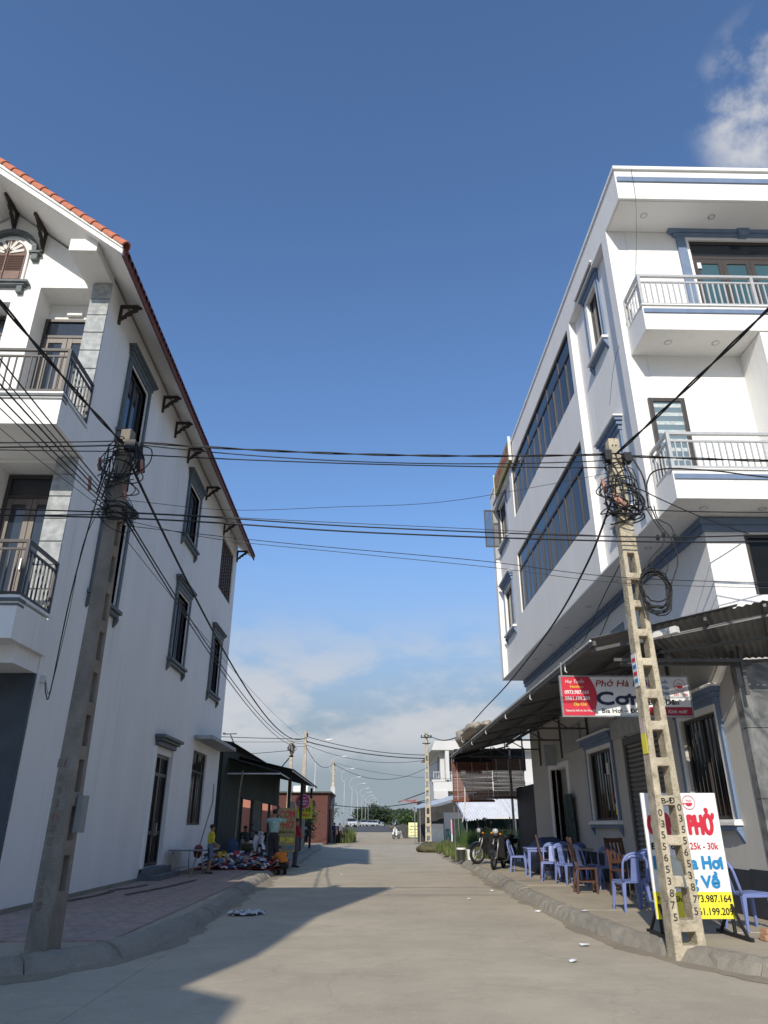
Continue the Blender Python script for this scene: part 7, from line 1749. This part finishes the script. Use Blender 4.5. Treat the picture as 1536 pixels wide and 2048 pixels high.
# ------------------------------------------------------------------ leafy plants
def plant(name, label, cat, base, crown, nleaf, leaf, m, trunk=None, group=None, seed=1, clumps=14):
    """trunk with limbs and a crown of separate leaf faces gathered in clumps"""
    random.seed(seed); t = T(name, label, cat, base, 0, group); bx, by, bz = base; cx_, cy_, cz_, rx, ry, rz_ = crown
    b = MB(); top = (bx + cx_, by + cy_, bz + cz_); r = trunk or rx * .06
    b.tube(smooth_path([(bx, by, bz - .05), (bx + cx_ * .4 + r, by + cy_ * .4, bz + cz_ * .5), top], 5), [r * (1.2 - .7 * i / 10) for i in range(11)], 7)
    cs = []
    for i in range(clumps):
        u, v = random.uniform(0, 6.28), random.uniform(-.9, 1); q = random.uniform(.45, .95); s = math.sqrt(1 - v * v)
        c = Vector((top[0] + rx * q * s * math.cos(u), top[1] + ry * q * s * math.sin(u), top[2] + rz_ * q * v)); cs.append(c)
        b.tube([Vector(top) * .5 + Vector((bx, by, bz + cz_ * .6)) * .5, c], [r * .45, r * .12], 5)
    b.build('trunk', M_bark, t, smooth=True)
    b = MB(); per = nleaf // clumps
    for c in cs:
        k = random.uniform(.22, .42)
        for i in range(per):
            p = c + Vector((random.gauss(0, rx * k), random.gauss(0, ry * k), random.gauss(0, rz_ * k * .8)))
            a = Vector((random.uniform(-1, 1), random.uniform(-1, 1), random.uniform(-.6, .6))).normalized() * leaf * random.uniform(.6, 1.3); w = a.cross(Vector((random.uniform(-1, 1), random.uniform(-1, 1), random.uniform(-1, 1)))).normalized() * leaf * .45
            b.add([p - a, p + w, p + a, p - w], [(0, 1, 2, 3)])
    b.build('crown', m, t)
    return t
plant('potted_shrub', 'dark leafy shrub standing in front of the brick building', 'shrub', (-4.3, 52.0, .1), (0, 0, 1.5, .75, .75, 1.0), 1500, .10, M_leaf, .05, None, 4)
# distant trees
spec = [(-2, 330, 7.5, 7, 'tall dark trees behind the lamp posts, left'), (2.5, 340, 8.7, 6, 'tall dark tree behind the lamp posts, middle'), (7.5, 345, 7.0, 6, 'tall dark tree behind the lamp posts, right'), (22, 360, 4.6, 11, 'low round tree on the far skyline left of the hill clump'), (36, 350, 5.2, 12, 'first round tree of the far skyline clump'), (50, 350, 6.4, 12, 'highest round tree of the far skyline clump'), (63, 350, 5.2, 11, 'low tree right of the highest one on the far skyline'), (76, 340, 5.8, 11, 'tree behind the pale yellow board on the far skyline'), (90, 330, 5.8, 12, 'far tree half hidden by the tarpaulin stall')]
for i, (x, y, h, w, lab) in enumerate(spec):
    plant('far_tree', lab, 'tree', (x, y, gh(y)), (0, 0, h * .55, w * .55, w * .5, h * .42), 2600, .5, M_leaf_dk, .3, 'far trees', 60 + i, 16)
for i, (x, y, h, w, lab) in enumerate(((-30, 250, 8, 9, 'garden tree left of the first far white house'), (-22, 235, 7, 7, 'garden tree before the far white houses'), (-14.5, 245, 7.5, 7, 'garden tree right of the far white houses'), (-40, 260, 9, 9, 'garden tree at the brick building roofline'), (10, 200, 3.2, 7, 'low bush left of the far motorbike riders'), (15, 160, 2.6, 6, 'low bush right of the far motorbike riders'), (9.5, 118, 2.4, 4, 'bush behind the pale yellow board'))):
    plant('garden_tree', lab, 'tree', (x, y, gh(y)), (0, 0, h * .55, w * .55, w * .5, h * .42), 800, .42, M_leaf, .2, 'trees along the far avenue', 80 + i, 11)
# wooded skyline behind everything on the right
random.seed(90); b = MB()
for i in range(9000):
    x = random.uniform(10, 190); y = 400 + random.uniform(-25, 40); hm_ = 5.5 + 3.0 * math.sin(x * .045) + 2.0 * math.sin(x * .13 + 1) + 1.0 * math.sin(x * .4)
    z = gh(y) + max(.2, hm_) * random.random() ** .7; s = random.uniform(.5, 1.1); a = random.uniform(0, 6.28)
    d1 = Vector((math.cos(a), math.sin(a), random.uniform(-.5, .5))) * s; d2 = Vector((random.uniform(-.4, .4), random.uniform(-.4, .4), 1)).normalized() * s * .7; p = Vector((x, y, z)); b.add([p - d1, p - d2, p + d1, p + d2], [(0, 1, 2, 3)])
o = b.build('far_wood', M_leaf_dk); stuff(o); o['label'] = 'low wooded skyline at the end of the street'
# far white houses and boundary wall
for i, (x, y, w, h, lab) in enumerate(((-44, 290, 12, 9, 'leftmost far white house above the boundary wall'), (-31, 285, 9, 8, 'middle far white house above the boundary wall'), (-20, 280, 8, 7, 'rightmost far white house among the trees'))):
    t = T('far_house', lab, 'house', (x, y, gh(y)), 0, 'far white houses'); z0 = gh(y)
    b = MB(); b.wall('y', y, x - w / 2, x + w / 2, z0, z0 + h, [(x - w / 2 + 1 + k * 2.6, x - w / 2 + 2.2 + k * 2.6, z0 + f * 3.2 + 1, z0 + f * 3.2 + 2.6) for k in range(int((w - 1) / 2.6)) for f in range(2)], .3); b.box(x - w / 2, x + w / 2, y + .31, y + 9, z0, z0 + h); b.build('wall', M_rwhite, t)
    b = MB(); b.prism([(x - w / 2 - .4, z0 + h), (x + w / 2 + .4, z0 + h), (x, z0 + h + 1.8)], 'y', y - .4, y + 9.4); b.build('roof', mat('far_roof', (.45, .42, .40), .8, .15, 1), t)
FW = T('boundary_wall', 'grey panelled boundary wall along the far road on the left', 'wall', (-20, 143, 1)); b = MB(); b.box(-70, -8.2, 150, 150.3, .9, 3.2); b.build('wall_panel', mat('grey_panel_wall', (.30, .31, .31), .9, .15, .6), FW)
for i in range(16): b = MB(); b.box(-70 + i * 4.1, -69.6 + i * 4.1, 149.85, 149.999, .9, 3.35); b.build('pier', M_pvc, FW)
for i, (x, y, lab) in enumerate(((-6.6, 104, 'nearer red and white bollard at the far road edge'), (-5.2, 112, 'farther red and white bollard at the far road edge'))):
    t = T('bollard', lab, 'bollard', (x, y, gh(y)), 0, 'road bollards', org=False); b = MB(); b.tube([(0, 0, 0), (0, 0, 1.5)], .09, 8); b.build('post', M_tyrewhite, t); b = MB(); b.tube([(0, 0, .3), (0, 0, .6)], .1, 8); b.tube([(0, 0, .95), (0, 0, 1.25)], .1, 8); b.build('band', M_signred, t)
# ------------------------------------------------------------------ street lamps
def lamp():
    t = T('street_lamp', '', 'street lamp', (0, 0, 0), 0, 'street lamps along the far avenue')
    b = MB(); b.tube([(0, 0, 0), (0, 0, 8.6)], [.085, .045], 8); b.build('post', M_lampwhite, t, smooth=True)
    b = MB(); pts = [(0, 0, 8.3)] + [(-.75 + .75 * math.cos(a) , 0, 9.1 + .0) for a in ()] + [(-.35, 0, 8.7), (-.62, 0, 9.3), (-.55, 0, 10.0), (-.1, 0, 10.6), (.7, 0, 10.95), (1.5, 0, 11.05)]
    b.tube(smooth_path(pts, 5), .05, 7); b.build('curved_arm', M_lampwhite, t, smooth=True)
    b = MB(); b.hexa([(1.3, -.14, 10.98), (2.2, -.12, 11.10), (2.2, .12, 11.10), (1.3, .14, 10.98), (1.3, -.12, 11.10), (2.2, -.08, 11.2), (2.2, .08, 11.2), (1.3, .12, 11.10)]); b.build('lamp_head', M_steel_gal, t)
    b = MB(); b.tube([(-.3, 0, 8.5), (.5, 0, 9.2)], .03, 6); b.build('stay', M_lampwhite, t)
    b = MB(); b.box(-.18, .18, -.18, .18, 0, .25); b.build('base', M_pole, t); return t
l0 = lamp(); ords = ['nearest', 'second', 'third', 'fourth', 'fifth', 'sixth', 'seventh', 'eighth', 'ninth', 'tenth', 'eleventh', 'farthest']
for k in range(12):
    y = 97 + 29 * k; x = -6.8 + .034 * 29 * k; o = l0 if k == 0 else copy_tree(l0)
    place(o, (x, y, gh(y) - .05), 0, '%s white street lamp with curved arm in the receding row' % ords[k])
# ------------------------------------------------------------------ parked cars on the far avenue
def car(body, label):
    t = T('parked_car', label, 'car', (0, 0, 0), 0, 'cars parked on the far avenue')
    b = MB(); prof = [(-2.2, .35), (-2.25, .75), (-2.1, .95), (-1.2, 1.02), (1.9, 1.05), (2.2, .9), (2.25, .4)]
    b.prism(prof, 'x', -.88, .88); b.build('body', body, t, bevel=.06)
    b = MB(); b.hexa([(-.82, -1.25, 1.0), (.82, -1.25, 1.0), (.82, 1.85, 1.03), (-.82, 1.85, 1.03), (-.66, -.55, 1.55), (.66, -.55, 1.55), (.66, 1.35, 1.55), (-.66, 1.35, 1.55)]); b.build('cabin_glass', M_glass, t, bevel=.05)
    b = MB(); b.hexa([(-.67, -.55, 1.54), (.67, -.55, 1.54), (.67, 1.36, 1.54), (-.67, 1.36, 1.54), (-.62, -.45, 1.60), (.62, -.45, 1.60), (.62, 1.25, 1.60), (-.62, 1.25, 1.60)]); b.build('roof', body, t, bevel=.02)
    for x in (-.8, .8):
        for y in (-1.4, 1.4):
            b = MB(); b.disc((x, y, .33), .33, .22, 'x', 18); w = b.build('wheel', M_rubber, t); b = MB(); b.disc((x * 1.01, y, .33), .2, .225, 'x', 14); b.build('rim', M_chrome, w)
    for x in (-.62, .62): b = MB(); b.ell((x, -2.18, .75), (.2, .08, .1), 10, 6); b.build('headlight', glass_mat('lamp_glass', (.45, .47, .5)), t)
    b = MB(); b.box(-.45, .45, -2.27, -2.2, .42, .62); b.build('grille', M_black, t); b = MB(); b.box(-.26, .26, -2.285, -2.272, .44, .55); b.build('number_plate', M_signwhite, t)
    return t
c1 = car(mat('silver_car', (.55, .57, .58), .3, .04, 3, metal=.3), ''); place(c1, (-3.2, 150, gh(150)), R(8), 'silver car parked facing the viewer at the start of the lamp row')
c2 = copy_tree(c1); place(c2, (-1.1, 205, gh(205)), R(4), 'white car parked behind the silver one along the lamp row')
c3 = copy_tree(c1); place(c3, (.6, 222, gh(222)), R(4), 'third parked car along the lamp row, partly hidden')
c4 = copy_tree(c1); place(c4, (2.2, 240, gh(240)), R(4), 'farthest parked car along the lamp row')
# ------------------------------------------------------------------ house across the side street (behind the viewer's left), whose shade reaches the corner
NH = T('neighbour_house', 'tall plain house across the side street, left of and behind the viewer', 'house', (-8, -6, 0))
b = MB(); b.prism([(-1.5, 0), (-1.5, 9.1), (-3.7, 8.0), (-3.6, 6.9), (-6.7, 8.4), (-14, 8.4), (-14, 0)], 'x', -12, -4.62); b.build('wall', M_white, NH)
b = MB(); b.box(-12.2, -4.60, -1.5, -1.0, 0, 12.3); b.build('facade_wall', M_white, NH)
for k in range(3):
    for f in range(3): b = MB(); b.box(-4.63, -4.60, -13 + k * 3.2, -11.6 + k * 3.2, 1 + f * 2.5, 2.6 + f * 2.5); b.build('window', M_glass, NH)
